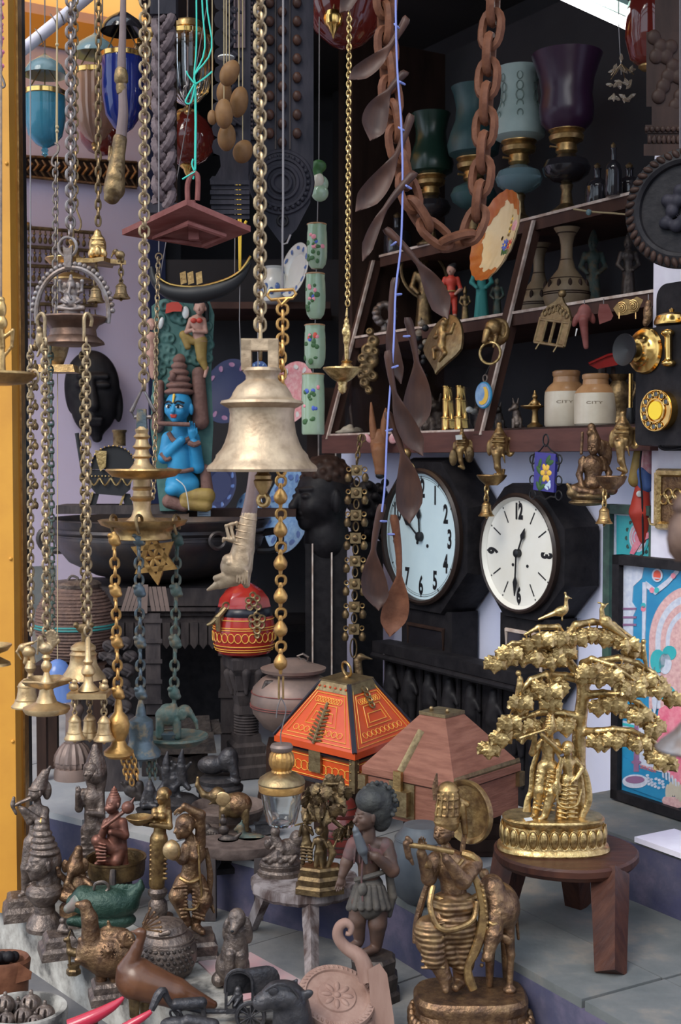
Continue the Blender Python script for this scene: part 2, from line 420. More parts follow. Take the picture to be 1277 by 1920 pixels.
# ------------------------------------------------------------------ things
class T:
 """A thing: an Empty at its base; its parts are meshes parented to it. Pixel triples are (x, y, d): photo column and row, d = depth
 offset in pixels of this thing's own scale, so every part stands at its own real distance."""
 def __init__(s,name,label,cat,Y,base,group=None,rotz=0.0,loc=None,kind=None):
  s.Y=Y;s.k=Y/F
  s.loc=Vector(loc)if loc is not None else P(base[0],base[1],Y)
  s.o=bpy.data.objects.new(name,None);COL.objects.link(s.o)
  s.o.location=s.loc;s.o.rotation_euler=(0,0,rotz);s.o.empty_display_size=.02
  s.o['label']=label;s.o['category']=cat
  if group:s.o['group']=group
  if kind:s.o['kind']=kind
  s.rot=rotz;s.b=Body();s.name=name
  s.Mi=(Matrix.Translation(s.loc)@Matrix.Rotation(rotz,4,'Z')).inverted()
 def pt(s,p):return P(p[0],p[1],s.Y+(p[2]if len(p)>2 else 0)*s.k)
 def put(s,me,name,parent=None,loc=None,rot=None,scale=None):
  o=bpy.data.objects.new(name,me);COL.objects.link(o);o.parent=parent or s.o
  if loc is not None:o.location=loc
  if rot is not None:o.rotation_euler=rot
  if scale is not None:o.scale=scale
  return o
 def add(s,name,mb,m,parent=None,local=False,**kw):
  """mb in world metres (local=False) or in the thing's own frame (local=True)"""
  if not local:
   if s.rot:mb.v=[tuple(s.Mi@Vector(v))for v in mb.v];me=mesh_of(mb,name,m,**kw)
   else:me=mesh_of(mb,name,m,loc=s.loc,**kw)
  else:me=mesh_of(mb,name,m,**kw)
  return s.put(me,name,parent)
 # pixel-space conveniences
 def lathe(s,name,m,cx,prof,seg=32,d=0,parent=None,y0=None,**kw):
  y0=prof[0][1]if y0 is None else y0
  c=s.pt((cx,y0,d));mb=MB()
  mb.lathe((c.x,c.y,0),[(r*s.k,s.pt((cx,y,d)).z)for r,y in prof],seg,**kw)
  return s.add(name,mb,m,parent)
 def tube(s,name,m,pts,r,seg=8,closed=False,parent=None,smooth=0,flat=1.0):
  q=[s.pt(p)for p in pts]
  rs=[x*s.k for x in r]if isinstance(r,(list,tuple))else r*s.k
  if smooth:q,rs=spline(q,rs,smooth)
  return s.add(name,MB().tube(q,rs,seg,closed,flat=flat),m,parent)
 def ball(s,name,m,p,r,seg=14,parent=None):
  rr=[x*s.k for x in r]if isinstance(r,(list,tuple))else r*s.k
  return s.add(name,MB().ball(s.pt(p),rr,seg),m,parent)
 def c(s,a,b,r0,r1=None,k=None,sub=False):
  s.b.cap(s.pt(a),s.pt(b),r0*s.k,(r0 if r1 is None else r1)*s.k,None if k is None else k*s.k,sub);return s
 def e(s,p,r,tilt=0,yaw=0,k=None,sub=False):
  rr=[x*s.k for x in r]if isinstance(r,(list,tuple))else r*s.k
  rot=None
  if tilt or yaw:rot=Matrix.Rotation(R(yaw),3,'Z')@Matrix.Rotation(R(tilt),3,'Y')
  s.b.ell(s.pt(p),rr,rot,None if k is None else k*s.k,sub);return s
 def bx(s,p,r,rd=1,tilt=0,yaw=0,k=None,sub=False):
  rot=None
  if tilt or yaw:rot=Matrix.Rotation(R(yaw),3,'Z')@Matrix.Rotation(R(tilt),3,'Y')
  s.b.box(s.pt(p),[x*s.k for x in r],rd*s.k,rot,None if k is None else k*s.k,sub);return s
 def build(s,name,m,vox=1.6,blend=3.0,parent=None):
  me=s.b.mesh(name,m,vox*s.k,blend*s.k,s.loc);s.b=Body()
  return s.put(me,name,parent)

def spline(q,rs,n):
 """Catmull-Rom resample"""
 out=[];ro=[];isl=isinstance(rs,(list,tuple))
 for i in range(len(q)-1):
  p0,p1,p2,p3=q[max(i-1,0)],q[i],q[i+1],q[min(i+2,len(q)-1)]
  for j in range(n):
   t=j/n;t2=t*t;t3=t2*t
   out.append(.5*((2*p1)+(-p0+p2)*t+(2*p0-5*p1+4*p2-p3)*t2+(-p0+3*p1-3*p2+p3)*t3))
   ro.append(rs[i]+(rs[i+1]-rs[i])*t if isl else rs)
 out.append(q[-1]);ro.append(rs[-1]if isl else rs)
 return out,ro

def struct(name,mb,m,parent=None,**kw):
 me=mesh_of(mb,name,m,**kw);o=bpy.data.objects.new(name,me);COL.objects.link(o)
 if parent is not None:o.parent=parent
 else:o['kind']='structure'
 return o

# chain of separate link parts sharing one mesh
_links={}
def link_mesh(w,l,r,m,key='oval'):
 q=(round(w,5),round(l,5),round(r,5),m,key)
 if q in _links:return _links[q]
 mb=MB();seg=16;pts=[]
 for i in range(seg):
  a=2*PI*i/seg
  x=cos(a)*w;z=sin(a)
  z=(abs(z)**.75)*(1 if z>0 else-1)*l
  pts.append((x,0,z))
 mb.tube(pts,r,6,True)
 me=mesh_of(mb,'link',m);_links[q]=me;return me
def chain(t,pts,w,l,r,m,pitch=None,name='link',parent=None,jitter=0.0):
 """pts pixel triples; w half width, l half length, r wire radius, all px"""
 me=link_mesh(w*t.k,l*t.k,r*t.k,m)
 q=[t.pt(p)for p in pts];pitch=(pitch or(2*l-2.2*r))*t.k
 acc=0;n=0;out=[]
 for i in range(len(q)-1):
  a,b=q[i],q[i+1];L=(b-a).length;dr=(b-a)/L
  while acc<=L:
   p=a+dr*acc
   M_=(-dr).to_track_quat('Z','X').to_euler()if abs(dr.z)<.97 else None
   yaw=(R(25)if n%2 else R(112))+rnd.uniform(-jitter,jitter)
   o=t.put(me,name,parent,p-t.loc)
   base=Vector((0,0,1)).rotation_difference(-dr).to_matrix()if True else None
   o.rotation_euler=(base@Matrix.Rotation(yaw,3,'Z')).to_euler()
   out.append(o);acc+=pitch;n+=1
  acc-=L
 return out
def fine_chain(t,pts,w,l,r,m,name='fine_chain',parent=None):
 """links too small to pick apart: real geometry joined into one part"""
 mb=MB();q=[t.pt(p)for p in pts];acc=0;n=0;pitch=(2*l-2.0*r)*t.k
 for i in range(len(q)-1):
  a,b=q[i],q[i+1];L=(b-a).length;dr=(b-a)/L
  B=Vector((0,0,1)).rotation_difference(dr).to_matrix().to_4x4()
  while acc<=L:
   M_=Matrix.Translation(a+dr*acc)@B@Matrix.Rotation(R(20 if n%2 else 110),4,'Z')
   mb.tube([(cos(2*PI*j/10)*w*t.k,0,sin(2*PI*j/10)*l*t.k)for j in range(10)],r*t.k,5,True,M_)
   acc+=pitch;n+=1
  acc-=L
 o=t.add(name,mb,m,parent);o['kind']='stuff';return o

# human figure cast in one piece: joints in pixel triples, hr = head half-height
def vadd(a,b,s=1.0):return(a[0]+b[0]*s,a[1]+b[1]*s,a[2]+b[2]*s)
def head_shapes(t,h,hr,f,ears=True,crown=None,female=False,kk=None):
 """f = facing (dx, dy, dd), y down"""
 n=math.sqrt(sum(x*x for x in f));f=tuple(x/n for x in f)
 sd=(f[2],0,-f[0]);m=math.hypot(sd[0],sd[2])or 1;sd=(sd[0]/m,0,sd[2]/m);dn=(0,1,0)
 def at(a,b,c):return(h[0]+f[0]*a*hr+sd[0]*b*hr+dn[0]*c*hr,h[1]+f[1]*a*hr+dn[1]*c*hr,h[2]+f[2]*a*hr+sd[2]*b*hr)
 s=hr;K=.12*hr if kk is None else kk
 t.e(at(-.05,0,-.12),(.82*s,.82*s,.88*s),k=K)
 t.e(at(.22,0,.38),(.60*s,.60*s,.62*s),k=.3*s)
 t.e(at(.58,0,.80),.20*s,k=.2*s)
 t.c(at(.78,0,-.12),at(1.0,0,.28),.08*s,.15*s,k=.1*s)
 for q in(-1,1):
  t.e(at(.68,q*.30,-.02),(.17*s,.17*s,.10*s),k=.04*s)
  t.c(at(.80,q*.12,-.22),at(.62,q*.48,-.24),.07*s,.05*s,k=.06*s)
  t.e(at(.55,q*.38,.32),.22*s,k=.2*s)
  if ears:t.e(at(-.05,q*.84,.15),(.14*s,.14*s,.36*s),k=.06*s)
 t.c(at(.80,-.15,.50),at(.80,.15,.50),.075*s,.075*s,k=.03*s)
 t.c(at(.76,-.12,.62),at(.76,.12,.62),.08*s,.08*s,k=.03*s)
 if crown=='tall':
  t.c(at(-.15,0,-.55),at(-.25,0,-1.7),.80*s,.42*s,k=.1*s);t.e(at(-.27,0,-2.1),.22*s,k=.1*s)
  for j in range(4):
   z=-.6-j*.33;t.c(at(.55-j*.1,-.3,z),at(.55-j*.1,.3,z),.1*s,k=.05*s)
 elif crown=='band':
  t.e(at(-.06,0,-.45),(.93*s,.93*s,.22*s),k=.05*s)
 elif crown=='bun':
  t.e(at(-.75,0,-.25),.5*s,k=.1*s);t.e(at(-.12,0,-.30),(.88*s,.88*s,.80*s),k=.05*s)
 elif crown=='ushnisha':
  t.e(at(-.1,0,-.32),(.88*s,.88*s,.80*s),k=.04*s);t.e(at(-.15,0,-1.1),(.40*s,.40*s,.40*s),k=.1*s)
 elif crown=='cone':
  t.c(at(-.15,0,-.55),at(-.2,0,-1.9),.78*s,.12*s,k=.1*s)
  for j in range(5):
   z=-.62-j*.26;t.e(at(-.16,0,z),((.82-j*.12)*s,(.82-j*.12)*s,.09*s),k=.03*s)
 return at
def hand_shapes(t,w,tip,r,spread=(1,0,0),curl=(0,0,0)):
 """palm from wrist w to tip with four fingers and a side thumb; r = palm half width"""
 d=tuple(tip[i]-w[i]for i in range(3));L=math.sqrt(sum(x*x for x in d))or 1;d=tuple(x/L for x in d)
 n=math.sqrt(sum(x*x for x in spread));sp=tuple(x/n for x in spread)
 mid=vadd(w,d,L*.5)
 t.c(vadd(w,d,L*.12),mid,r*.55,r*.62,k=r*.35)
 t.c(vadd(vadd(w,d,L*.25),sp,r*.35),vadd(mid,sp,r*.45),r*.42,k=r*.3)
 t.c(vadd(vadd(w,d,L*.25),sp,-r*.35),vadd(mid,sp,-r*.45),r*.42,k=r*.3)
 for i,(o,ln)in enumerate(((-.66,.40),(-.22,.52),(.22,.50),(.66,.42))):
  a=vadd(mid,sp,o*r);b=vadd(vadd(a,d,L*ln*.55),curl,r*.35);e=vadd(vadd(b,d,L*ln*.4),curl,r*.9)
  t.c(a,b,r*.23,r*.20,k=r*.08);t.c(b,e,r*.20,r*.15,k=r*.05)
 a=vadd(vadd(w,d,L*.25),sp,r*.6);b=vadd(vadd(a,d,L*.22),sp,r*.45)
 t.c(a,b,r*.26,r*.22,k=r*.15);t.c(b,vadd(vadd(b,d,L*.2),curl,r*.5),r*.21,r*.15,k=r*.06)
def limb(t,a,b,c_,r0,r1,r2,k):
 r0,r1,r2=r0*1.16,r1*1.16,r2*1.16
 t.c(a,b,r0,r1,k=k);t.c(b,c_,r1*1.02,r2,k=k)
def torso(t,chest,waist,hip,hr,w=1.0,female=False,depth=.8):
 w*=1.13
 t.e(chest,(1.12*hr*w,.80*hr*depth/.8,1.05*hr),k=.4*hr)
 t.c(chest,waist,.78*hr*w,.66*hr*w,k=.4*hr);t.c(waist,hip,.66*hr*w,.88*hr*w,k=.4*hr)

# ------------------------------------------------------------------ lettering (built-in font, turned into thin meshes)
_txt={}
def text_verts(s,bold=.0,sx=1.0):
 key=(s,bold,sx)
 if key in _txt:return _txt[key]
 cu=bpy.data.curves.new('lettering','FONT');cu.body=s;cu.size=1.0;cu.align_x='CENTER';cu.align_y='CENTER';cu.offset=bold;cu.extrude=.01;cu.resolution_u=4
 o=bpy.data.objects.new('lettering',cu);COL.objects.link(o)
 me=bpy.data.meshes.new_from_object(o.evaluated_get(bpy.context.evaluated_depsgraph_get()))
 vs=[(v.co.x*sx,v.co.y,v.co.z)for v in me.vertices];fs=[tuple(p.vertices)for p in me.polygons]
 xs=[v[0]for v in vs];ys=[v[1]for v in vs];cx=(min(xs)+max(xs))/2;cy=(min(ys)+max(ys))/2
 vs=[(v[0]-cx,v[1]-cy,v[2])for v in vs]
 bpy.data.objects.remove(o);bpy.data.curves.remove(cu);bpy.data.meshes.remove(me)
 _txt[key]=(vs,fs);return _txt[key]
def text_mb(s,size,M,bold=0.0,sx=1.0):
 """flat letters in the local x-z plane facing local -y"""
 vs,fs=text_verts(s,bold,sx);mb=MB()
 return mb.add([(v[0]*size,-v[2]*size*.1,v[1]*size)for v in vs],fs,M)
for q in[str(i)for i in range(1,13)]:text_verts(q,.035,.62)
for q in('12','3','6','9'):text_verts(q,.06,.62)
for q in('SRINGERI','CITY'):text_verts(q)

# ================================================================== THE SETTING
def slab(poly,z0,z1):
 mb=MB();n=len(poly)
 mb.add([(x,y,z0)for x,y in poly]+[(x,y,z1)for x,y in poly],
  [tuple(reversed(range(n))),tuple(range(n,2*n))]+[(i,(i+1)%n,n+(i+1)%n,n+i)for i in range(n)])
 return mb
def wall_box(s0,s1,o0,o1,z0,z1):
 mb=MB();vs=[]
 for z in(z0,z1):
  for s_,o_ in((s0,o0),(s1,o0),(s1,o1),(s0,o1)):vs.append(wpt(s_,o_,z))
 return mb.add(vs,[(0,3,2,1),(4,5,6,7),(0,1,5,4),(1,2,6,5),(2,3,7,6),(3,0,4,7)])
struct('ground',slab([(-9,-9),(9,-9),(9,9),(-9,9)],-.20,-.13),'street')
struct('wall_for_reflections',slab([(-8,-6.2),(8,-6.2),(8,-6.0),(-8,-6.0)],-.13,2.6),'wall_reflections_tan')  # unseen wall added across the street to give metal reflections contrast
# lower floor with whitewashed kerb edge
KA,KB,KC,KD=(-1.9,4.206),(-.745,2.80),(-.244,2.19),(.45,1.345)
def inset(p,d):return(p[0]+d*.772,p[1]+d*.636)
fl=struct('floor',slab([inset(KA,.13),inset(KB,.13),inset(KC,.13),inset(KD,.13),(1.6,1.345),(1.6,5.8),(-1.9,5.8)],-.13,-.006),'slab_grey')
struct('floor_edging',slab([KA,KB,KC,KD,inset(KD,.13),inset(KC,.13),inset(KB,.13),inset(KA,.13)],-.13,0),'whitewash')
# stone slabs of the lower floor
def quad_slab(a,b,c,d,z0,z1,m,par,g=.003):
 cx=(a[0]+b[0]+c[0]+d[0])/4;cy=(a[1]+b[1]+c[1]+d[1])/4
 q=[]
 for p in(a,b,c,d):
  v=Vector((cx-p[0],cy-p[1]));v=v.normalized()*g*1.4;q.append((p[0]+v.x,p[1]+v.y))
 struct('stone_slab',slab(q,z0,z1),m,par)
def lerp(a,b,t):return(a[0]+(b[0]-a[0])*t,a[1]+(b[1]-a[1])*t)
E=[(-1.9,3.90),(-.604,2.97),(.104,2.45),(.379,1.97),(.74,1.34)]
for i in range(8):
 t0,t1=i/8,(i+1)/8
 k0,k1=inset(lerp((-1.2,3.354),KD,t0),.13),inset(lerp((-1.2,3.354),KD,t1),.13)
 quad_slab(k0,k1,(k1[0]+.46,k1[1]+.38),(k0[0]+.46,k0[1]+.38),-.006,0.0-.001*(i%2),'slab_grey',fl)
# upper floor: riser painted blue, stone strip along its edge, pale slabs behind
pk=[P(q[0],q[1],GY(q[0],q[1],0))for q in((372,1806),(470,1788),(575,1846),(450,1880))]
struct('pink_slab',slab([(v.x,v.y)for v in reversed(pk)],-.004,.003),'pink_stone',fl)
st=struct('floor_step',slab(E+[(1.6,1.34),(1.6,5.8),(-1.9,5.8)],-.006,.105),'riser_blue')
def insE(i,d):
 nx,ny=((.585,.81)if i<=1 else(.868,.50))
 if i==2:nx,ny=.75,.66
 return(E[i][0]+nx*d,E[i][1]+ny*d)
for i in range(4):
 nj=3 if i<2 else 1
 for j in range(nj):
  a,b=lerp(E[i],E[i+1],j/nj),lerp(E[i],E[i+1],(j+1)/nj)
  c,d=lerp(insE(i,.17),insE(i+1,.17),(j+1)/nj),lerp(insE(i,.17),insE(i+1,.17),j/nj)
  quad_slab(a,b,c,d,.105,.12,'slab_pale' if i<2 else 'slab_green',st)
  a,b=d,c
  c,d=lerp(insE(i,.75),insE(i+1,.75),(j+1)/nj),lerp(insE(i,.75),insE(i+1,.75),j/nj)
  quad_slab(a,b,c,d,.105,.1185,'slab_pale' if i<2 else 'slab_green',st)
struct('floor_back',slab([insE(0,.75),insE(1,.75),insE(2,.75),insE(3,.75),(1.6,2.2),(1.6,5.8),(-1.9,5.8)],.105,.118),'slab_pale')
# low plinth against the right wall
struct('plinth',wall_box(ws(1000,.43),1.6,-.02,.43,.118,.23),'riser_blue')
struct('plinth_top',wall_box(ws(1000,.43)+.002,1.6,-.02,.428,.23,.236),'slab_green')
struct('trim_1',wall_box(ws(1200,.43),1.6,.33,.435,.236,.246),'white_paint')
# walls
def line_wall(a,b,th,z0,z1):
 dx,dy=b[0]-a[0],b[1]-a[1];L=math.hypot(dx,dy);nx,ny=-dy/L*th,dx/L*th
 return slab([a,b,(b[0]+nx,b[1]+ny),(a[0]+nx,a[1]+ny)],z0,z1)
struct('wall_left',line_wall((-2.6,3.43),(-.679,4.586),.12,0,2.6),'wall_pink')
struct('door_jamb',line_wall((-.679,4.57),(-.625,4.60),.14,.1,2.6),'navy')
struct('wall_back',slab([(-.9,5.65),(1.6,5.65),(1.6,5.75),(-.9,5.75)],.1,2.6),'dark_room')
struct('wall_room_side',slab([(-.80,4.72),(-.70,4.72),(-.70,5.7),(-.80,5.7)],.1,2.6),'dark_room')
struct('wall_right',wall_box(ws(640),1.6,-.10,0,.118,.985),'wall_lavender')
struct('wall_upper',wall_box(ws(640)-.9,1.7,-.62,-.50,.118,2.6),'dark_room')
struct('wall_end',slab([(1.45,1.2),(1.6,1.2),(1.6,4.2),(1.45,4.2)],-.13,2.6),'wall_lavender')
struct('column',wall_box(ws(1222,.10),ws(1222,.10)+.20,-.1,.10,.118,2.45),'white_paint')
struct('ceiling',MB().add([(-2.6,3.2,2.5),(-.66,3.2,2.5),(-.66,4.60,2.5),(-2.6,3.46,2.5)],[(0,1,2,3)]),'ceiling_tan')
struct('ceiling_inner',slab([(-.30,2.1),(1.6,2.1),(1.6,5.75),(-.80,5.75),(-.65,4.6),(-.65,3.2),(-.30,3.2)],2.44,2.52),'ceiling_dark')
# moulding where the pink wall meets the ceiling
struct('trim_2',line_wall((-2.6,3.41),(-.679,4.566),.03,2.36,2.46),'moulding_tan')
# hanging rails under the ceiling, from which the wares hang
RAILS={}
for nm,yy in(('ceiling rail nearest the street, above the big bell',1.92),('ceiling rail above the tiered oil lamp',2.10),('ceiling rail above the string of wooden spoons',2.34),('ceiling rail above the red wooden board',2.55),('ceiling rail above the carved dark panels',2.75),('ceiling rail above the glass pendant lamps',3.15)):
 t=T('hanging_rail','iron '+nm,'rail',yy,None,'ceiling rails',loc=(-.2,yy,2.44))
 t.add('bar',MB().tube([(-2.0,yy,2.36),(1.3,yy,2.36)],.012),'iron')
 for x in(-1.9,-.6,.5,1.25):t.add('bracket',MB().tube([(x,yy,2.36),(x,yy,2.47)],.008),'iron')
# white pole of the awning
t=T('awning_pole','white painted pole slanting under the tan ceiling','pole',3.12,(47,92))
t.tube('pole','white_paint',[(-90,190,0),(47,90,0),(155,2,0),(300,-120,0)],11,12)
for x,y in((72,70),(100,42),(112,32)):
 t.tube('wire_wrap','iron',[(x-6,y-16,-6),(x+3,y-4,-12),(x+9,y+13,-6),(x+3,y+16,8)],1.2,5)

# left posts
t=T('yellow_post','yellow painted square steel post at the left edge','post',2.78,(5,1672))
t.add('shaft',MB().box((t.loc.x,2.80,1.22),(.066,.05,2.5)),'yellow_paint')
for z in(.35,.75,1.15,1.6,2.0):t.add('rivet',MB().ball((t.loc.x+.027,2.774,z),.004),'yellow_paint')
t=T('yellow_shutter_leaf','narrow yellow folding shutter leaf beside the yellow post','shutter',2.84,(30,1660))
xr=P(38,862,2.84).x
t.add('leaf',MB().box((xr-.012,2.85,1.22),(.030,.03,2.45)),'yellow_paint')
t.add('edge_strip',MB().box((xr+.004,2.85,1.22),(.004,.036,2.45)),'amber_metal')
t=T('black_door_edge','black door edge between the yellow leaf and pink wall','door',2.9,(48,1640))
xb=P(48,862,2.9).x
t.add('board',MB().box((xb-.022,2.91,1.22),(.046,.04,2.45)),'black_paint')
t.add('latch',MB().box((xb-.004,2.885,1.05),(.008,.02,.05)),'iron')

# ------------------------------------------------------------------ sloping display cabinet on the right wall
def cab_o(z):return .12-.30*(z-1.03)
SB0,SB1=ws(606,.12),ws(1222,.10)+.02
t=T('display_cabinet','dark wooden display cabinet with sloping front above the clocks','cabinet',3.4,None,rotz=0,loc=wpt(SB0,0,.985))
t.add('bottom_beam',wall_box(SB0,SB1,-.02,.125,.985,1.04),'beam_wood')
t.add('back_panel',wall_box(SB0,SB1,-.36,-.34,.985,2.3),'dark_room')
t.add('bottom_board',wall_box(SB0+.01,SB1,-.34,.10,1.040,1.046),'dark_wood')
def shelf(z,s0,s1):
 o=cab_o(z);q=t.add('shelf',wall_box(s0,s1,-.34,o-.012,z-.030,z),'cab_wood')
 t.add('shelf_rail',wall_box(s0,s1,o-.012,o,z-.034,z-.004),'cab_wood',q)
 t.add('pale_lip',wall_box(s0,s1,o-.010,o+.004,z-.004,z+.003),'pale_edge',q)
shelf(1.352,SB0+.005,SB1);shelf(1.61,SB0+.06,SB1)
t.add('pale_lip',wall_box(SB0+.02,ws(890,.12),.10,.115,1.04,1.046),'pale_edge')
def stile(s0,z0,z1,w=.03):
 mb=MB();vs=[]
 for z in(z0,z1):
  o=cab_o(z)
  for s_,o_ in((s0,o-.03),(s0+w,o-.03),(s0+w,o+.006),(s0,o+.006)):vs.append(wpt(s_,o_,z))
 q=t.add('stile',mb.add(vs,[(0,3,2,1),(4,5,6,7),(0,1,5,4),(1,2,6,5),(2,3,7,6),(3,0,4,7)]),'cab_wood')
 mb=MB();vs=[]
 for z in(z0,z1):
  o=cab_o(z)
  for s_,o_ in((s0+w,o),(s0+w+.007,o),(s0+w+.007,o+.009),(s0+w,o+.009)):vs.append(wpt(s_,o_,z))
 t.add('pale_bead',mb.add(vs,[(0,3,2,1),(4,5,6,7),(0,1,5,4),(1,2,6,5),(2,3,7,6),(3,0,4,7)]),'pale_edge',q)
stile(SB0,1.03,1.60);stile(ws(890,.12),1.03,1.60)
mb=MB()
mb.add([wpt(SB0+.035,cab_o(1.05)-.01,1.05),wpt(ws(890,.12)-.005,cab_o(1.05)-.01,1.05),wpt(ws(890,.12)-.005,cab_o(1.32)-.01,1.32),wpt(SB0+.035,cab_o(1.32)-.01,1.32)],[(0,1,2,3)])
t.add('glass_pane',mb,'pane')
t.add('side_panel',wall_box(SB0-.005,SB0+.012,-.34,.02,1.04,2.3),'dark_wood')
# dark cabinet, posts and shelf of the inner room
t=T('inner_shelf_unit','dark shelf unit in the shaded room holding patterned plates','shelf',4.3,(470,1200),loc=(-.3,4.35,.12))
for px0,px1,py,m in((300,620,585,'cab_wood'),(300,640,985,'black_wood'),(300,640,1190,'black_wood')):
 a,b=P(px0,py,4.25),P(px1,py-12,4.25)
 t.add('shelf',MB().box(((a.x+b.x)/2,4.42,b.z),(b.x-a.x,.36,.022)),m)
for px in(586,618):
 a=P(px,900,4.22)
 q=t.add('post',MB().box((a.x,4.22,.66),(.036,.03,1.08)),'dark_wood')
 t.add('pale_bead',MB().box((a.x+.02,4.205,.66),(.004,.006,1.08)),'pale_edge',q)
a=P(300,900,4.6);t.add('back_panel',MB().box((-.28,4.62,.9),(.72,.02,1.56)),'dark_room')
a=P(612,340,4.2);t.add('post',MB().box((a.x+.05,4.25,1.75),(.02,.02,1.5)),'dark_wood')
# fluorescent tube lamp
t=T('fluorescent_tube_lamp','white fluorescent tube lamp with mint green case at top right','lamp',2.95,(1100,20))
a,b=t.pt((985,-42,0)),t.pt((1182,48,0));u=(b-a).normalized()
t.add('tube',MB().tube([a,b],.012,12),'tube_light')
a,b=t.pt((1040,-44,30)),t.pt((1190,22,30))
mb=MB();mb.tube([a,b],.017,4);t.add('case',mb,'tube_case')
mb=MB();mb.tube([t.pt((1178,46,0)),t.pt((1190,50,6))],.014,10);t.add('end_cap',mb,'china_white')

# ================================================================== HANGING WARES, LEFT
TOPY=-330  # pixel row of the rails above the frame (chains run up to them)
def rail_y(Y):return CY-F*((2.36-CAMZ)/Y*cp_--sp_)if False else 862-F*(2.36-CAMZ)/Y
def bell(t,cx,y0,y1,r,m='brass_pale',parent=None,d=0,clapper=True,loop=True):
 h=y1-y0
 p=[(r*.16,y0),(r*.30,y0+h*.06),(r*.50,y0+h*.16),(r*.56,y0+h*.24),(r*.58,y0+h*.45),(r*.66,y0+h*.68),(r*.84,y0+h*.86),(r,y0+h*.95),(r*.99,y1),(r*.85,y1-h*.06),(r*.5,y1-h*.4),(0,y1-h*.5)]
 o=t.lathe('bell',m,cx,p,28,d,parent)
 mb=MB()
 for yy,rr in((y0+h*.27,.575),(y0+h*.74,.72)):mb.ring(t.pt((cx,yy,d)),r*rr*t.k,h*.025*t.k,(0,0,1),28,6)
 t.add('bell_band',mb,m,o)
 if clapper:t.lathe('clapper',m,cx,[(1.2,y1-h*.4),(r*.12,y1+h*.02),(r*.2,y1+h*.08),(r*.06,y1+h*.16),(0,y1+h*.17)],10,d,o)
 if loop:t.add('loop',MB().ring(t.pt((cx,y0-r*.18,d)),r*.2*t.k,r*.07*t.k,(0,1,0),14,6),m,o)
 return o

# --- glass pendant lamps beneath the awning
def glass_lamp(label,cx,ytop,yb,r,mg,Y,ribs=0,lid=None,mlid='glass_smoke',cap=False):
 t=T('glass_pendant_lamp',label,'lamp',Y,(cx,yb),'glass pendant lamps')
 h=yb-ytop
 p=[(r*.96,ytop),(r,ytop+3),(r*.97,ytop+h*.2),(r*.97,ytop+h*.5),(r*.8,ytop+h*.78),(r*.45,ytop+h*.93),(r*.15,yb-1),(0,yb)]
 inner=[(max(0,a-3),b-(2 if b>ytop+h*.7 else 0))for a,b in reversed(p)]
 bowl=t.lathe('bowl',mg,cx,p+inner,40,rib=.045 if ribs else 0,ribn=ribs)
 t.lathe('gold_band','gold_bright',cx,[(r*1.0,ytop+1),(r*1.03,ytop+2),(r*1.03,ytop+10),(r*1.0,ytop+11)],36)
 t.lathe('bottom_knob',mg if not ribs else 'brass',cx,[(r*.10,yb-2),(r*.18,yb+4),(r*.12,yb+8),(r*.16,yb+12),(0,yb+17)],16)
 top=lid if lid is not None else ytop-r*.9
 for q in(-1,1,0):
  t.tube('hanging_chain','brass_old',[(cx+q*r*.85,ytop+3,0 if q else-r*.8),(cx+q*3,top+22,0)],1.4,5)
 if lid is not None:
  t.lathe('smoke_bell',mlid,cx,[(2,lid),(6,lid+4),(r*.35,lid+9),(r*.8,lid+22),(r,lid+36),(r*1.02,lid+42),(r*.96,lid+38),(r*.6,lid+20),(2,lid+8)],36)
 if cap:
  t.lathe('brass_cap','brass',cx,[(r*.5,ytop-22),(r*.6,ytop-18),(r*.62,ytop-8),(r*.5,ytop-2),(r*.96,ytop+2)],30)
 t.tube('suspension_wire','wire',[(cx,top+4,0),(cx,rail_y(Y),0)],1.3,5)
 return t
glass_lamp('pale blue glass pendant lamp with gold rim, leftmost under the white pole',84,170,278,39,'glass_blue',3.14,lid=100)
glass_lamp('ribbed amber glass pendant lamp between the pale blue and cobalt lamps',178,132,268,40,'glass_amber',3.30,ribs=18,lid=62)
glass_lamp('cobalt blue glass pendant lamp with broad gold rim',230,100,250,40,'glass_cobalt',3.14,lid=18,mlid='glass_dark')
glass_lamp('clear ribbed glass pendant lamp with brass cap behind the teal string',352,62,200,46,'glass_clear',3.14,ribs=20,cap=True)
glass_lamp('clear glass pendant lamp half hidden by the braided wooden bracket',284,78,190,32,'glass_clear',3.22,ribs=16,cap=True)
def globe(label,cx,cy,r,Y,m='glass_ruby',tip=True):
 t=T('glass_globe_lamp',label,'lamp',Y,(cx,cy+r),'ruby globe lamps')
 t.lathe('globe',m,cx,[(r*.35,cy-r),(r*.7,cy-r*.72),(r*.95,cy-r*.3),(r,cy),(r*.93,cy+r*.4),(r*.65,cy+r*.77),(r*.3,cy+r*.96),(0,cy+r)],40)
 if tip:t.lathe('gold_finial','gold_bright',cx,[(r*.28,cy+r*.93),(r*.30,cy+r),(r*.16,cy+r*1.12),(r*.12,cy+r*1.25),(r*.03,cy+r*1.4),(0,cy+r*1.48)],20)
 t.lathe('neck_band','brass',cx,[(r*.36,cy-r*1.08),(r*.40,cy-r*1.04),(r*.40,cy-r*.97),(r*.36,cy-r*.95)],28)
 t.tube('suspension_wire','wire',[(cx,cy-r,0),(cx,min(cy-r-10,rail_y(Y)),0)],1.5,5)
globe('dark ruby glass globe lamp below the clear ribbed lamp',352,262,50,3.32)
globe('ruby glass globe lamp behind the amber lamp',192,250,42,3.5,tip=False)
t=T('glass_globe_lamp','large ruby glass globe lamp with gold finial at top centre','lamp',3.0,(625,70),'ruby globe lamps')
t.lathe('globe','glass_ruby',650,[(24,-80),(58,-50),(76,-10),(76,20),(60,58),(30,84),(12,92),(0,93)],40,d=40)
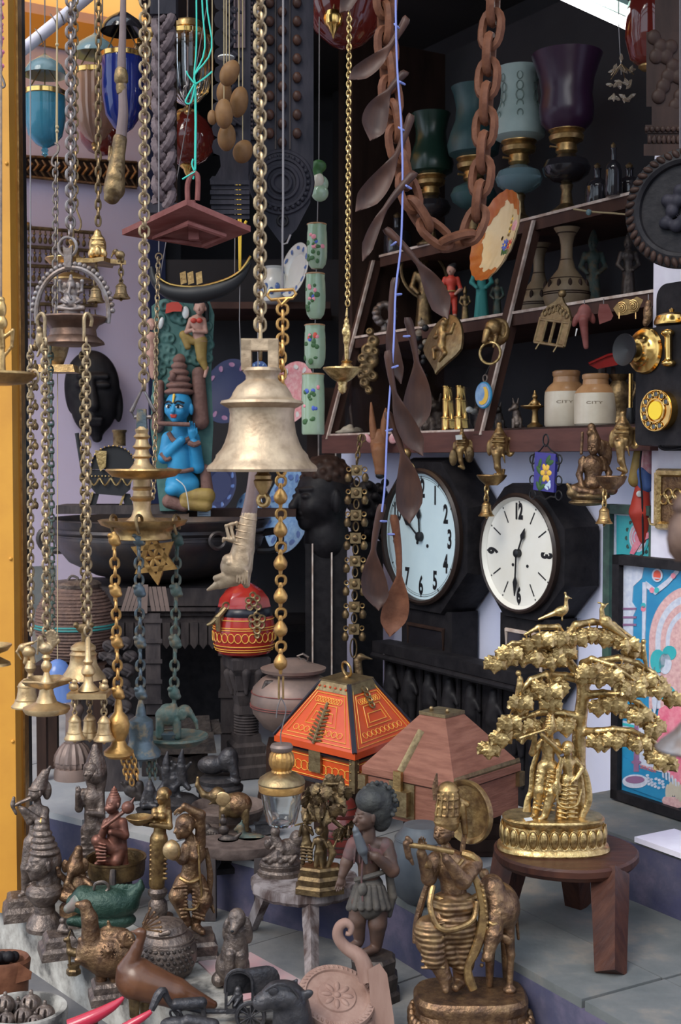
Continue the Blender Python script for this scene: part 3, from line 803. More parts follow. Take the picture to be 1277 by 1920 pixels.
t.lathe('gold_finial','gold_bright',625,[(17,30),(18,36),(16,46),(9,52),(7,58),(3,64),(1,72),(0,73)],24,d=-30)
t.lathe('finial_cup','gold_bright',625,[(3,16),(14,22),(17,30)],24,d=-30)
t.tube('suspension_wire','wire',[(650,-80,40),(650,rail_y(3.0),40)],1.5,5)
t.tube('finial_stay','brass',[(625,18,-30),(640,-60,0),(650,-78,40)],1.5,5)

# --- carved plaque and brass jewellery rack on the pink wall
def pink(px,py,o=0.0):
 """point on the left wall plane, o metres off it"""
 a=Vector((-2.6,3.43,0));dr=Vector((.857,.515,0)).normalized();n=Vector((dr.y,-dr.x,0))
 r=ray(px,py);c=Vector((0,0,CAMZ));q=a+n*o
 return c+r*((q-c).dot(n)/r.dot(n))
t=T('fretwork_plaque','long carved fretwork wooden plaque on the upper pink wall','plaque',4.4,None,loc=pink(150,350,.01))
mb=MB();vs=[pink(20,292,.01),pink(256,305,.01),pink(256,352,.01),pink(20,328,.01)]
vb=[v+Vector((.515,-.857,0))*.015 for v in vs]
mb.add(vs+vb,[(0,1,2,3),(7,6,5,4),(0,4,5,1),(1,5,6,2),(2,6,7,3),(3,7,4,0)]);t.add('board',mb,'dark_wood')
mb=MB();mb.tube([v for v in(pink(20,292,.03),pink(256,305,.03),pink(256,352,.03),pink(20,328,.03))],.006,6,True);t.add('border',mb,'bronze')
for i in range(17):
 x=40+i*13;y0=297+(x-20)*.055;y1=326+(x-20)*.1
 mb=MB();mb.tube([pink(x,y0,.03),pink(x+7,(y0*2+y1)/3,.034),pink(x-2,(y0+2*y1)/3,.034),pink(x+6,y1,.03)],[.004,.007,.007,.004],6)
 t.add('scroll',mb,'bronze')
t=T('brass_bell_rack','brass rack hung with rows of tiny bells on the pink wall','rack',4.4,None,loc=pink(110,600,.02))
for r_ in range(6):
 y=425+r_*36
 bar=t.add('rod',MB().tube([pink(30,y,.02),pink(182,y+12-r_*2,.02)],.0065,6),'brass_old')
 mb=MB()
 for i in range(15):
  x=34+i*10.3;yy=y+(x-30)*.075
  a=pink(x,yy,.025);b=pink(x+rnd.uniform(-2,2),yy+22,.025)
  mb.tube([a,b],.0022,4);mb.ball(b,(.007,.007,.012),8);mb.ball((a+b)/2,.005,6)
 o=t.add('bell_row',mb,'brass_old',bar);o['kind']='stuff'
t.add('knob',MB().ball(pink(52,424,.02),.014),'brass_old')

# --- hanging Ganesha lamp
t=T('hanging_ganesha_lamp','grey bronze hanging oil lamp with seated elephant god under a beaded arch','lamp',2.05,(136,646))
chain(t,[(132,rail_y(2.05),0),(132,445,0)],7.5,10.5,3.0,'steel_chain',pitch=14.5)
t.add('ring',MB().ring(t.pt((127,463,0)),18*t.k,3*t.k,(0.25,1,0),28),'grey_lamp')
mb=MB();mb.prism([(-9,28),(-3,22),(3,22),(9,28),(6,-14),(-6,-14)],-6,6)
mb.v=[tuple(Vector((v[0]*t.k,v[1]*t.k,v[2]*t.k))+t.pt((128,488,0)))for v in mb.v];t.add('clevis',mb,'grey_lamp')
arch=[(136+68*cos(a),588-86*sin(a),0)for a in[PI*i/24 for i in range(25)]]
ar=t.tube('arch','grey_lamp',[(202,606,0)]+arch+[(70,606,0)],5,8)
mb=MB()
for a in[PI*(i+.5)/26 for i in range(26)]:mb.ball(t.pt((136+75*cos(a),588-93*sin(a),0)),5.2*t.k,8)
t.add('bead_border',mb,'grey_lamp',ar)
t.lathe('dish','brown_lamp',137,[(0,600),(50,599),(62,594),(64,597),(60,603),(48,609),(42,618),(44,630),(56,640),(58,645),(50,647),(0,647)],48)
t.lathe('lotus_seat','grey_lamp',133,[(20,598),(22,592),(17,588),(18,582),(0,580)],24)
K=(133,545,0)
t.e((133,566,-2),(15,12,16)).e((133,550,-2),(12,10,10)).e((133,535,-4),(9,9,9))
t.c((131,538,-12),(128,550,-15),3.2,2.6).c((128,550,-15),(133,560,-15),2.6,2.0)
for q in(-1,1):
 t.e((133+q*12,537,0),(6,2.5,8));t.c((133+q*10,550,0),(133+q*20,546,-2),3.6,3);t.c((133+q*20,546,-2),(133+q*21,530,-4),3,2.4);t.e((133+q*21,527,-4),4)
 t.c((133+q*9,556,-2),(133+q*17,564,-9),3.5,3);t.c((133+q*17,564,-9),(133+q*9,568,-15),3,2.5)
 t.c((133+q*8,574,-6),(133+q*22,578,-10),6.5,5);t.c((133+q*22,578,-10),(133+q*2,580,-16),5,3.5)
t.c((133,530,0),(133,520,0),7,3).e((133,517,0),3)
t.build('seated_figure','grey_lamp',1.0,2.0)
for x,s in((80,1),(162,-1)):
 t.tube('hook','chain_pale',[(x-8*s,612,-60),(x-10*s,598,-62),(x-2*s,588,-64),(x+4*s,596,-66),(x+4*s,620,-66),(x+5*s,640,-66)],[3.2,3.6,3.8,3.6,3.2,2.8],8,smooth=3)
t.e((76,636,-58),(9,7,18)).e((74,618,-60),(6,6,7)).c((78,652,-58),(70,668,-56),4,2);t.build('parrot_figure','chain_pale',1.2,2)

# --- the chains that hang below the lamp, with their bells and bird lamps
def ornament_chain(name,label,Y,x0,y0,x1,y1,m,w=6.5,l=9,r=2.6,group=None,base=None):
 t=T(name,label,'chain',Y,base or(x1,y1),group);chain(t,[(x0,y0,0),(x1,y1,0)],w,l,r,m,pitch=12.6,jitter=.3)
 mb=MB();n=int((y1-y0)/25)
 for i in range(n):
  f=(i+.5)/n;mb.ring(t.pt((x0+(x1-x0)*f,y0+(y1-y0)*f,0)),4.2*t.k,2.4*t.k,(0,0,1),10,6)
 t.add('collar',mb,m);return t
t=ornament_chain('lamp_chain','pale brass lamp chain ending in a small peacock oil lamp',1.99,84,642,87,1188,'chain_pale')
t.e((86,1216,0),(14,11,12)).e((76,1198,-2),(7,6,7)).c((80,1208,0),(76,1200,-2),7,6).c((72,1200,-2),(64,1204,-2),2.5,1)
for i in range(7):
 a=R(20+i*18);t.c((96,1214,0),(96+14*cos(a),1212-26*sin(a),0),4,3.2);t.e((96+15*cos(a),1210-28*sin(a),0),3.4)
t.c((70,1226,-6),(72,1196,-8),2,2)
t.build('peacock_figure','chain_pale',1.1,2)
t.lathe('stem','brass_pale',87,[(4,1225),(9,1232),(5,1238),(10,1246),(10,1252),(5,1260),(7,1268),(14,1282)],20)
t.lathe('star_dish','brass_pale',87,[(0,1284),(20,1283),(40,1272),(43,1274),(36,1282),(14,1290),(11,1292)],35,rib=.16,ribn=5)
t.lathe('bell_foot','brass_pale',87,[(12,1290),(15,1304),(20,1316),(32,1322),(44,1326),(44,1330),(40,1336),(28,1339),(0,1339)],40)
ornament_chain('green_chain','thin verdigris chain with diamond link beside the pale lamp chain',2.08,95,655,98,1195,'verdigris',4.5,7,1.9)
t=ornament_chain('lamp_chain','pale brass lamp chain ending in a platform with three little bells',1.99,162,642,165,1190,'chain_pale')
t.lathe('finial_rod','brass_pale',165,[(2,1192),(5,1200),(6,1235),(10,1240),(7,1246),(13,1256),(13,1262),(8,1268),(9,1280),(17,1290),(20,1294),(0,1295)],24)
mb=MB();mb.box(t.pt((168,1301,0)),(74*t.k,62*t.k,10*t.k));t.add('platform',mb,'brass_pale')
for x in(138,195):
 t.e((x,1288,-20),(9,8,8)).e((x+2,1278,-22),5.5).c((x-3,1292,-24),(x-8,1280,-26),2.5,1.5);t.build('mouse_figure','brass_pale',1.2,2)
for x,y,d in((140,1340,-24),(168,1338,22),(195,1342,-10)):
 q=bell(t,x,y,y+46,20,'brass_pale',d=d);chain(t,[(x,1308,d),(x,y-6,d)],5,7,2,'chain_pale',pitch=9,parent=q)
t=ornament_chain('bell_chain','dark brass chain ending in a ribbed temple bell',2.06,155,655,157,1165,'brass_old',5,8,2.2)
t.e((157,1178,0),(14,6,10)).e((143,1172,0),6).e((171,1172,0),6).c((157,1185,0),(157,1206,0),5,5);t.build('hanger','brass_old',1.2,2)
t.lathe('temple_bell','brass_pale',156,[(6,1203),(14,1205),(23,1212),(24,1217),(21,1220),(26,1226),(24,1230),(26,1245),(33,1258),(41,1268),(42,1272),(36,1272),(20,1245),(0,1240)],40)
t=ornament_chain('bell_chain','long chain at far left strung with round jingle bells and an elephant lamp',2.12,57,655,58,1195,'chain_pale',5,8,2.2)
t.tube('wire','wire',[(57,rail_y(2.12),0),(57,655,0)],1.2,5)
for i in range(9):
 y=640+i*37;t.e((66,y+12,6),(6.5,6.5,8)).c((66,y,6),(66,y+6,6),2.5,2).e((66,y+19,6),(2,8,2),sub=True);t.build('jingle_bell','brass_old',1.1,1)
t.e((54,1222,0),(13,10,11)).e((43,1214,0),(8,8,8)).c((38,1212,0),(32,1222,0),3,2.5).c((32,1222,0),(40,1236,0),2.5,1.6).c((48,1210,0),(62,1205,0),5,3).c((50,1232,0),(48,1242,0),5,5).c((60,1232,0),(62,1242,0),5,5);t.build('elephant_figure','brass_pale',1.2,2)
t.lathe('stem','brass_pale',57,[(6,1238),(11,1252),(8,1258),(5,1262),(7,1272),(10,1276)],18)
bell(t,50,1272,1326,29,'brass_pale',loop=False)
# hook with string and thin iron chain further left
t=T('iron_hook_chain','thin iron chain on a bent hook tied with tan string','chain',2.30,(104,592))
t.tube('string','string_tan',[(107,34,0),(107,120,0),(106,236,0),(107,268,0)],1.8,6)
t.tube('string_top','string_tan',[(107,34,0),(107,rail_y(2.3),0)],1.3,5)
for y in(84,238,246):t.ball('knot','string_tan',(107,y,0),3.5)
t.tube('hook','iron',[(103,268,0),(110,274,0),(108,286,0),(99,296,0),(98,308,0),(106,312,0),(111,304,0)],2.2,6,smooth=4)
chain(t,[(104,312,0),(103,592,0)],4.5,8,1.8,'iron',pitch=12)
t=T('brass_thin_chain','thin brass chain with hook parallel to the heavy lamp chain','chain',2.20,(143,432))
chain(t,[(141,rail_y(2.2),0),(141,385,0)],5,8,1.9,'brass_old',pitch=12.4)
t.tube('hook','brass_old',[(141,385,0),(146,400,0),(152,418,0),(148,432,0),(139,430,0)],1.8,6,smooth=4)

# --- shrine plate cluster with little bells
t=T('hanging_shrine_bells','brass hanging plate with little shrine figures and two bells','bell',2.35,(183,505))
chain(t,[(186,rail_y(2.35),0),(184,428,0)],4.5,9.5,2.3,'brass_old',pitch=15)
mb=MB();n=10
pl=[((48 if i%2==0 else 27)*cos(2*PI*i/n),(48 if i%2==0 else 27)*sin(2*PI*i/n))for i in range(n)]
c0=t.pt((188,492,0));mb.add([(c0.x+x*t.k,c0.y+y*t.k,c0.z+z*t.k)for z in(-4,4)for x,y in pl],[tuple(reversed(range(n))),tuple(range(n,2*n))]+[(i,(i+1)%n,n+(i+1)%n,n+i)for i in range(n)])
t.add('star_plate',mb,'brass')
t.e((183,462,0),(16,12,24)).e((183,440,0),(7,7,10)).e((172,476,-8),(7,6,9)).e((194,476,-8),(7,6,9)).e((183,472,-14),(6,5,10))
for j in range(4):t.c((183-12+j*1,478-j*10,-8),(183+12-j,478-j*10,-8),3,3)
t.build('shrine','brass',1.2,2)
t.e((225,478,-6),(9,7,8)).e((217,472,-6),5.5).c((213,472,-6),(209,482,-6),2.4,1.6).c((222,484,-6),(222,490,-6),3,3).c((230,484,-6),(230,490,-6),3,3);t.build('elephant_figure','brass_old',1.1,1.5)
for x,y,d in((227,530,0),(180,537,-14)):
 q=bell(t,x,y,y+30,17,'brass_old',d=d);chain(t,[(x,500,d),(x,y-5,d)],4,7,1.8,'brass_old',pitch=10,parent=q)
t=T('brass_disc_lamp','small two tiered brass disc lamp behind the beaded arch','lamp',2.42,(130,530))
t.tube('rod','brass_old',[(136,430,0),(136,520,0)],4,10)
t.lathe('finial','brass',136,[(3,446),(8,452),(5,460),(11,470),(9,482),(14,486)],20)
t.lathe('upper_disc','brass',122,[(0,494),(26,493),(36,484),(37,486),(28,496),(0,498)],32)
t.lathe('lower_disc','brass',132,[(0,510),(14,512),(34,522),(40,524),(40,527),(30,529),(0,529)],36)
t.tube('hanger','wire',[(136,430,0),(136,rail_y(2.42),0)],1.2,5)
# small brass cup lamp lower (behind the left chains)
t=T('brass_cup_lamp','brass cup lamp with flat square base behind the hook chains','lamp',2.3,(100,702))
t.lathe('cup','brass_old',106,[(10,690),(14,680),(20,664),(24,648),(22,650),(12,680),(0,684)],24)
mb=MB();mb.box(t.pt((108,692,0)),(74*t.k,50*t.k,14*t.k),taper=.9);t.add('base_tray',mb,'brass')
t.tube('hanger','wire',[(106,664,0),(106,600,0),(104,560,0)],1.2,5)

# --- lamp at the very left edge
t=T('edge_hanging_lamp','brass hanging lamp with bird figures cut by the left edge','lamp',1.75,(-8,722))
t.lathe('plate','brass',-8,[(0,712),(50,714),(68,700),(76,699),(77,703),(58,718),(30,722),(0,722)],48)
t.e((2,580,0),(10,8,18)).e((3,606,0),(11,9,14)).c((0,615,0),(4,650,0),8,6).c((4,650,0),(2,700,0),5,9).c((8,632,0),(24,620,0),4,4).c((24,620,0),(22,650,0),4,3).c((22,650,0),(8,668,0),3,3).e((3,562,0),6)
t.build('bird_stem','brass',1.2,2)
t.tube('hook','chain_pale',[(56,704,0),(62,694,-4),(70,698,-6),(71,712,-6),(60,728,-4),(57,742,-4)],2.8,7,smooth=3)
t.tube('hanger','iron',[(2,562,0),(2,rail_y(1.75),0)],2,6)
t=T('edge_oil_lamp','small brass oil lamp bowl at the left edge beside the post','lamp',1.8,(-10,1248))
t.lathe('dish','brass',-12,[(0,1220),(20,1218),(33,1208),(34,1210),(26,1220),(10,1226),(12,1232),(30,1242),(32,1247),(0,1248)],36)
t.tube('hanger','iron',[(-12,1218,0),(-12,724,0)],2,6)
t=T('pink_garland','pink fluffy garland strand at the upper left edge','garland',2.2,(2,110))
for i in range(26):t.e((-2+3*sin(i*1.7),70-i*6.5+60,4*cos(i*2.1)),(7+2*sin(i*3),7,5))
t.build('tassel','garland_pink',1.5,2)
t.tube('string','string_tan',[(-2,0,0),(-2,rail_y(2.2),0)],1.5,5)
t.tube('hook','iron',[(-2,132,0),(4,145,0),(9,160,0),(4,164,0),(-1,156,0)],2.2,6,smooth=3)

# --- horn powder flask
t=T('powder_horn','long slender horn with engraved brass cap, hanging at upper left','horn',2.30,(214,378))
t.tube('horn','horn',[(233,-180,0),(232,-60,0),(230,60,0),(228,120,0),(230,175,0),(231,215,0),(226,262,0)],[3,4.5,6.5,8,8,9.5,11],14,smooth=4)
t.lathe('knob','brass_old',227,[(7,126),(11,132),(13,143),(13,152),(9,158),(10,166),(8,176)],20)
t.c((225,262,0),(220,300,0),13,13).c((220,300,0),(214,355,0),14,20).c((214,355,0),(210,368,0),19,15).c((206,275,-4),(204,300,-6),2.5,2.5).c((200,360,-6),(198,374,-4),4,3).e((215,330,-14),(14,5,12)).e((212,350,-15),(9,5,8)).e((222,310,-10),(9,5,7)).e((206,372,-2),(10,9,5));t.build('engraved_cap','brass_old',1.4,2)
t.tube('string','wire',[(233,-180,0),(233,rail_y(2.3),0)],1.5,5)

t=T('blue_porcelain_bell','dark blue porcelain bell hanging behind the brass lamps at left','bell',2.32,(108,1312));t.lathe('bell','china_blue',108,[(5,1236),(16,1242),(24,1256),(28,1280),(36,1304),(38,1312),(33,1310),(20,1270),(0,1262)],30);t.tube('cord','string_tan',[(108,1238,0),(108,rail_y(2.32),0)],1.0,5)

# ================================================================== HANGING WARES, CENTRE
# --- tiered oil lamp with star and three ornament chains
t=T('tiered_oil_lamp','brass hanging oil lamp with two dishes and pinned shaft','lamp',2.10,(266,1012))
chain(t,[(273,rail_y(2.1),0),(270,728,0)],9,10.5,2.6,'chain_pale',pitch=15)
t.tube('triangle_ring','steel_chain',[(268,728,0),(290,772,0),(284,782,0),(252,782,0),(246,772,0)],4,8,closed=True)
mb=MB();c0=t.pt((266,786,0));mb.box(c0,(20*t.k,16*t.k,38*t.k),taper=.8);t.add('pin',mb,'blue_patina')
t.lathe('upper_shaft','brass_pale',266,[(9,800),(13,806),(11,813),(16,819),(11,824),(13,832),(18,838),(12,843),(14,850),(19,856),(13,860),(15,868),(21,876),(27,882)],30)
t.lathe('upper_dish','brass',268,[(0,884),(28,883),(52,880),(68,879),(70,882),(58,893),(34,898),(18,899),(0,899)],60,rib=.05,ribn=5)
t.lathe('lower_shaft','brass_pale',266,[(17,898),(16,912),(19,916),(16,920),(17,930),(23,934),(17,940),(16,955),(20,968),(30,976)],30)
t.lathe('lower_dish','brass',268,[(0,980),(55,980),(80,974),(84,975),(78,984),(58,991),(54,996),(52,1002),(54,1010),(46,1012),(0,1012)],60)
for x,d in((212,-40),(260,-78),(330,-34)):
 t.tube('hook','brass_old',[(x+6,992,d+30),(x+6,972,d+22),(x,966,d+6),(x-5,974,d-8),(x-2,992,d-10),(x+1,1002,d-8)],3,7,smooth=3)
t=T('brass_star','flat brass six pointed star with flower cut out, below the tiered lamp','ornament',2.12,(286,1098))
mb=MB();C0=t.pt((289,1046,0));M_=Matrix.Translation(C0)@Matrix.Rotation(R(-8),4,'Y')@Matrix.Rotation(R(-20),4,'Z')
def star_ring(Ro,Ri,rot):
 pts=[]
 for r_ in(Ro,Ri):
  for i in range(3):a=R(rot+i*120);pts.append((r_*t.k*cos(a),r_*t.k*sin(a)))
 vs=[(x,y,z)for y in(-.002,.002)for x,z in pts]
 fs=[]
 for i in range(3):
  j=(i+1)%3
  fs+=[(i,j,3+j,3+i),(6+j,6+i,9+i,9+j),(i,6+i,6+j,j),(3+j,9+j,9+i,3+i)]
 mb.add(vs,fs,M_)
star_ring(52,32,90);star_ring(52,32,270);t.add('star',mb,'amber_metal')
mb=MB()
for i in range(6):
 a=R(i*60+90);mb.ball((0,0,0),(5*t.k,.002,13*t.k),10,M_@Matrix.Rotation(-a,4,'Y')@Matrix.Translation((0,0,13*t.k)))
mb.ring((0,0,0),25*t.k,2*t.k,(0,1,0),28,5,M_);t.add('flower',mb,'amber_metal')
t.tube('wire','wire',[(291,1000,0),(290,1012,0)],1,5)
def drop_chain(name,label,x0,x1,y1,m,m2,Y=2.06,x_=0):
 t=T(name,label,'chain',Y,(x1,y1))
 y=1000
 while y<y1-8:
  f=(y-1000)/(y1-1000);x=x0+(x1-x0)*f;n=int((y-1000)/96)
  if(y-1000)%96<30:
   t.e((x,y+12,0),(11,9,12)).e((x-7,y+4,-3),(6,6,5)).c((x,y,0),(x,y+30,0),4,4).e((x+6,y+18,0),(7,7,6));t.build('bird_bead',m2,1.2,2);y+=32
  else:
   me=link_mesh(7.5*t.k,10*t.k,2.8*t.k,m);t.put(me,'link',None,t.pt((x,y+8,0))-t.loc,(0,R(rnd.uniform(-10,10)),R(20 if int(y/16)%2 else 105)));y+=16
 return t
t=drop_chain('amber_bead_chain','amber brass bird chain ending in a bottle shaped bell',214,222,1306,'amber_metal','amber_metal',Y=2.00)
t.lathe('bottle_bell','amber_metal',222,[(4,1306),(7,1318),(8,1334),(17,1344),(21,1358),(19,1374),(12,1388),(16,1398),(28,1408),(28,1414),(20,1420),(0,1420)],30)
for x in(230,240,250):chain(t,[(x,1418,0),(x+8,1472-abs(x-240),0)],4,7,1.8,'amber_metal',pitch=10)
t=drop_chain('blue_bead_chain','blue grey patinated bird chain ending in a bell with pointed tongue',260,264,1312,'blue_patina','blue_patina')
t.lathe('patina_bell','blue_patina',264,[(4,1312),(8,1328),(10,1342),(22,1350),(24,1366),(22,1384),(24,1394),(36,1408),(38,1416),(34,1420),(18,1400),(0,1398)],32)
t.c((264,1400,-10),(264,1438,-14),9,2).c((246,1414,-12),(282,1412,-12),6,6);t.build('tongue','blue_patina',1.2,2)
for x in(278,288):chain(t,[(x,1416,0),(x+3,1464,0)],4,7,1.8,'verdigris',pitch=10)
t=drop_chain('green_bead_chain','green verdigris bird chain ending in an elephant on a dish',332,326,1322,'verdigris','verdigris',Y=2.13)
t.e((316,1342,0),(25,16,20)).e((346,1334,0),(14,12,13)).c((356,1336,-2),(367,1352,-2),6,4).c((367,1352,-2),(370,1366,-2),4,3).e((342,1340,-11),(9,3,11)).c((300,1352,-6),(300,1380,-6),8,8).c((332,1352,-6),(332,1380,-6),8,8).e((316,1325,0),(14,10,6)).c((326,1322,0),(326,1332,0),6,8).c((300,1352,10),(300,1380,10),8,8).c((332,1352,10),(332,1380,10),8,8)
t.build('elephant_figure','verdigris',1.4,3)
t.lathe('dish','verdigris',330,[(0,1386),(44,1384),(60,1378),(61,1382),(46,1394),(20,1400),(0,1400)],40)
t.lathe('stand','blue_patina',318,[(12,1370),(20,1374),(16,1386)],20)

# --- big bell
t=T('temple_bell','large pale brass temple bell hanging on a heavy brass chain','bell',1.90,(493,950))
chain(t,[(487,rail_y(1.9),0),(488,612,0)],10.5,12.5,3.4,'chain_pale',pitch=16)
me=link_mesh(9*t.k,34*t.k,3.4*t.k,'chain_pale');t.put(me,'link',None,t.pt((488,640,0))-t.loc,(0,0,R(100)))
mb=MB();c0=t.pt((487,640,0))
def blk(x0,x1,y0,y1,dep):
 a,b=t.pt((x0,y0,0)),t.pt((x1,y1,0));mb.box(((a.x+b.x)/2,a.y,(a.z+b.z)/2),(abs(b.x-a.x),dep*t.k,abs(b.z-a.z)))
blk(453,472,638,694,30);blk(503,522,638,694,30);blk(453,522,636,658,30);t.add('hanging_block',mb,'bell_metal')
t.lathe('bell_body','bell_metal',491,[(0,688),(33,690),(36,696),(30,704),(30,712),(37,718),(46,724),(54,736),(57,744),(62,749),(76,752),(78,757),(70,762),(62,766),(60,776),(61,792),(64,812),(70,830),(76,842),(86,853),(87,858),(92,866),(101,873),(104,879),(102,884),(96,884),(80,862),(58,820),(52,780),(0,772)],72)
t.lathe('clapper','brass',493,[(8,870),(12,888),(16,892),(15,898),(18,902),(15,912),(9,922),(6,928),(0,930)],24)
t.add('clapper_ring',MB().ring(t.pt((494,938,0)),10*t.k,5*t.k,(.35,1,0),18),'brass')
t.tube('clapper_rod','brass',[(493,800,0),(493,872,0)],4,8)

# --- brass chain with T hook, bulbs and lantern
t=T('bulb_chain','golden chain of brass bulbs with T shaped clasp passing behind the bell','chain',2.02,(527,1312))
t.tube('wire_hook','wire',[(531,rail_y(2.02),0),(531,380,0),(530,430,0),(530,545,0)],2.0,6)
t.tube('hook_end','wire',[(531,458,0),(538,456,0),(545,440,0)],1.8,6)
t.tube('clasp_bar','amber_metal',[(506,545,0),(550,543,0),(555,551,0),(549,559,0),(508,562,0),(501,554,0)],3.2,8,closed=True)
t.tube('clasp_neck','amber_metal',[(520,560,0),(528,572,0),(540,560,0)],4,8)
for i,y in enumerate((580,608,636)):
 t.put(link_mesh(10*t.k,10*t.k,3*t.k,'amber_metal'),'ring_link',None,t.pt((530,y,0))-t.loc,(0,0,R(10)))
 t.put(link_mesh(4*t.k,12*t.k,3*t.k,'amber_metal'),'link',None,t.pt((530,y+14,0))-t.loc,(0,0,R(100)))
chain(t,[(528,655,0),(528,890,0)],8,11,3.2,'amber_metal',pitch=15)
y=896
for i in range(6):
 yy=y+i*62
 t.put(link_mesh(9*t.k,9*t.k,3*t.k,'amber_metal'),'ring_link',None,t.pt((527,yy+6,0))-t.loc,(0,0,R(15)))
 t.lathe('bulb','amber_metal',526,[(3,yy+10),(5,yy+16),(4,yy+20),(9,yy+26),(13,yy+34),(13,yy+40),(10,yy+46),(4,yy+50),(3,yy+58)],20)
for q in(-4,4):t.tube('pin','brass',[(527+q,1268,0),(527+q,1310,0)],2,6)
t=T('glass_lantern','glass lantern with gilt cap hanging on wire above the worn stool','lantern',2.02,(528,1550))
t.tube('wire_bail','wire',[(527,1308,0),(536,1330,0),(530,1360,0),(526,1380,0),(528,1400,0)],1.3,5,smooth=4)
t.tube('wire_bail','wire',[(527,1308,0),(520,1328,0),(518,1346,0)],1.2,5,smooth=4)
t.lathe('cap','clay_bronze',528,[(0,1394),(19,1395),(22,1400),(20,1407),(16,1410)],30)
t.lathe('gadroon_bulb','amber_metal',528,[(17,1408),(22,1413),(24,1424),(23,1434),(18,1443),(20,1448)],64,rib=.03,ribn=16)
t.lathe('shoulder','old_brass_plate',528,[(18,1446),(30,1451),(42,1459),(45,1466),(44,1469)],40)
t.lathe('gilt_band','amber_metal',528,[(43,1467),(44,1470),(43,1482),(40,1484)],40)
t.lathe('glass_body','glass_clear',528,[(40,1482),(36,1510),(29,1540),(24,1547),(0,1548),(0,1543),(22,1542),(33,1508),(37,1484)],12)

# --- makara horn behind the bell
t=T('makara_horn','horn with brass sea monster head and curled claws, hanging behind the bell','horn',2.22,(440,1110))
t.tube('horn','horn',[(484,700,0),(481,820,0),(477,890,0),(472,935,0),(466,968,0)],[6,8,11,13,15],14,smooth=4)
t.tube('string','wire',[(484,700,0),(484,rail_y(2.22),0)],1.3,5)
t.c((467,966,0),(456,1030,0),15,21).c((456,1030,0),(448,1062,0),21,26).e((440,1062,-2),(27,20,26)).e((430,1050,-10),(14,10,12))
t.c((438,1082,0),(412,1094,-2),18,11).c((412,1094,-2),(390,1106,-4),9,3).c((428,1078,-6),(405,1084,-8),8,6).e((420,1082,-8),(9,7,9)).c((456,1070,0),(462,1096,0),16,7)
t.e((460,1048,-18),(8,4,14)).e((430,1056,-20),(5,3,4))
for i in range(5):t.c((448+i*4,1060+i*3,-20),(444+i*5,1092+i*1,-20),2.5,2,k=1)
for x,y in((424,986),(432,984)):
 t.c((444,1016,-10),(x+6,y+26,-12),4,3.5).c((x+6,y+26,-12),(x,y,-10),3.5,3).c((x,y,-10),(x+12,y-4,-8),3,3).c((x+12,y-4,-8),(x+12,y+4,-8),3,2)
t.c((440,1014,-10),(420,1010,-12),4,3).c((420,1010,-12),(418,1016,-12),3,2)
t.build('monster_head','bell_metal',1.3,2.5)
for i in range(5):t.add('neck_ring',MB().ring(t.pt((466-i*3,972+i*12,0)),(15.5+i*1.1)*t.k,1.6*t.k,(.2,0,1),20,5),'bell_metal')

# --- fine gold chain with little lamp
t=T('figure_oil_lamp','small brass dish lamp with standing figure on a fine gold chain','lamp',2.60,(650,740))
fine_chain(t,[(655,28,0),(652,575,0)],4.0,6.0,1.8,'gold','fine_gold_chain')
t.tube('wire','wire',[(655,rail_y(2.6),0),(655,28,0)],1.2,5)
t.c((651,578,0),(650,592,0),2,3).e((650,602,0),(5,5,7)).c((650,612,0),(650,640,0),7,7).c((650,640,0),(650,676,0),5,4).e((646,622,-4),(5,4,9)).e((654,626,-4),(4,4,9));t.build('figure','gold',1.0,1.5)
t.lathe('collar','brass',650,[(5,674),(11,678),(8,681),(12,686),(14,690)],24)
t.lathe('dish','gold',642,[(0,692),(28,691),(36,689),(37,692),(30,700),(22,708),(17,712),(10,716),(8,724),(9,728),(6,736),(0,739)],40)

# --- braided wooden bracket
t=T('braided_bracket','carved wooden bracket of interlaced ribbed strands','carving',2.62,(306,402))
a,b=t.pt((284,-300,14)),t.pt((330,395,14))
mb=MB();mb.box(((a.x+b.x)/2,a.y+.012,(a.z+b.z)/2),(b.x-a.x,.022,a.z-b.z));t.add('board',mb,'dark_wood')
for j in range(3):
 pts=[];rs=[]
 for i in range(150):
  y=30+i*2.4;ph=y/112*2*PI+j*2*PI/3
  pts.append(t.pt((307+15*sin(ph),y,8*sin(2*ph)-8)));rs.append((9.6 if i%3 else 8.0)*t.k)
 t.add('strand',MB().tube(pts,rs,8),'braid_wood')
for y0,y1,w in((-300,32,25),(384,402,28)):
 a,b=t.pt((307-w,y0,0)),t.pt((307+w,y1,0));mb=MB();mb.box(((a.x+b.x)/2,a.y,(a.z+b.z)/2),(b.x-a.x,36*t.k,a.z-b.z));t.add('block',mb,'panel_wood')
# --- carved panels with wooden eggs
def px_prism(t,poly,d0,d1):
 n=len(poly);mb=MB()
 return mb.add([t.pt((x,y,d0))for x,y in poly]+[t.pt((x,y,d1))for x,y in poly],[tuple(range(n)),tuple(n+i for i in reversed(range(n)))]+[((i+1)%n,i,n+i,n+(i+1)%n)for i in range(n)])
t=T('scalloped_panel','dark carved wooden panel with scalloped edge behind the wooden eggs','carving',2.70,(432,412))
left=[]
for i in range(18):
 y=-320+i*34
 for j in range(5):a=PI*j/4;left.append((412-11*sin(a)-(4 if y>150 else 0),y+17-17*cos(a)))
t.add('board',px_prism(t,left+[(470,290),(470,-320)],0,12),'panel_wood')
t.add('scroll_block',px_prism(t,[(396,292),(402,288),(412,292),(414,312),(404,330),(398,330),(392,338),(466,338),(466,288)],-6,14),'panel_wood')
for i in range(8):t.add('fluted_step',px_prism(t,[(394+(i%2)*2,338+i*9.2),(468,338+i*9.2),(468,346+i*9.2),(394+(i%2)*2,346+i*9.2)],-14+(i%2)*4,14),'panel_wood')
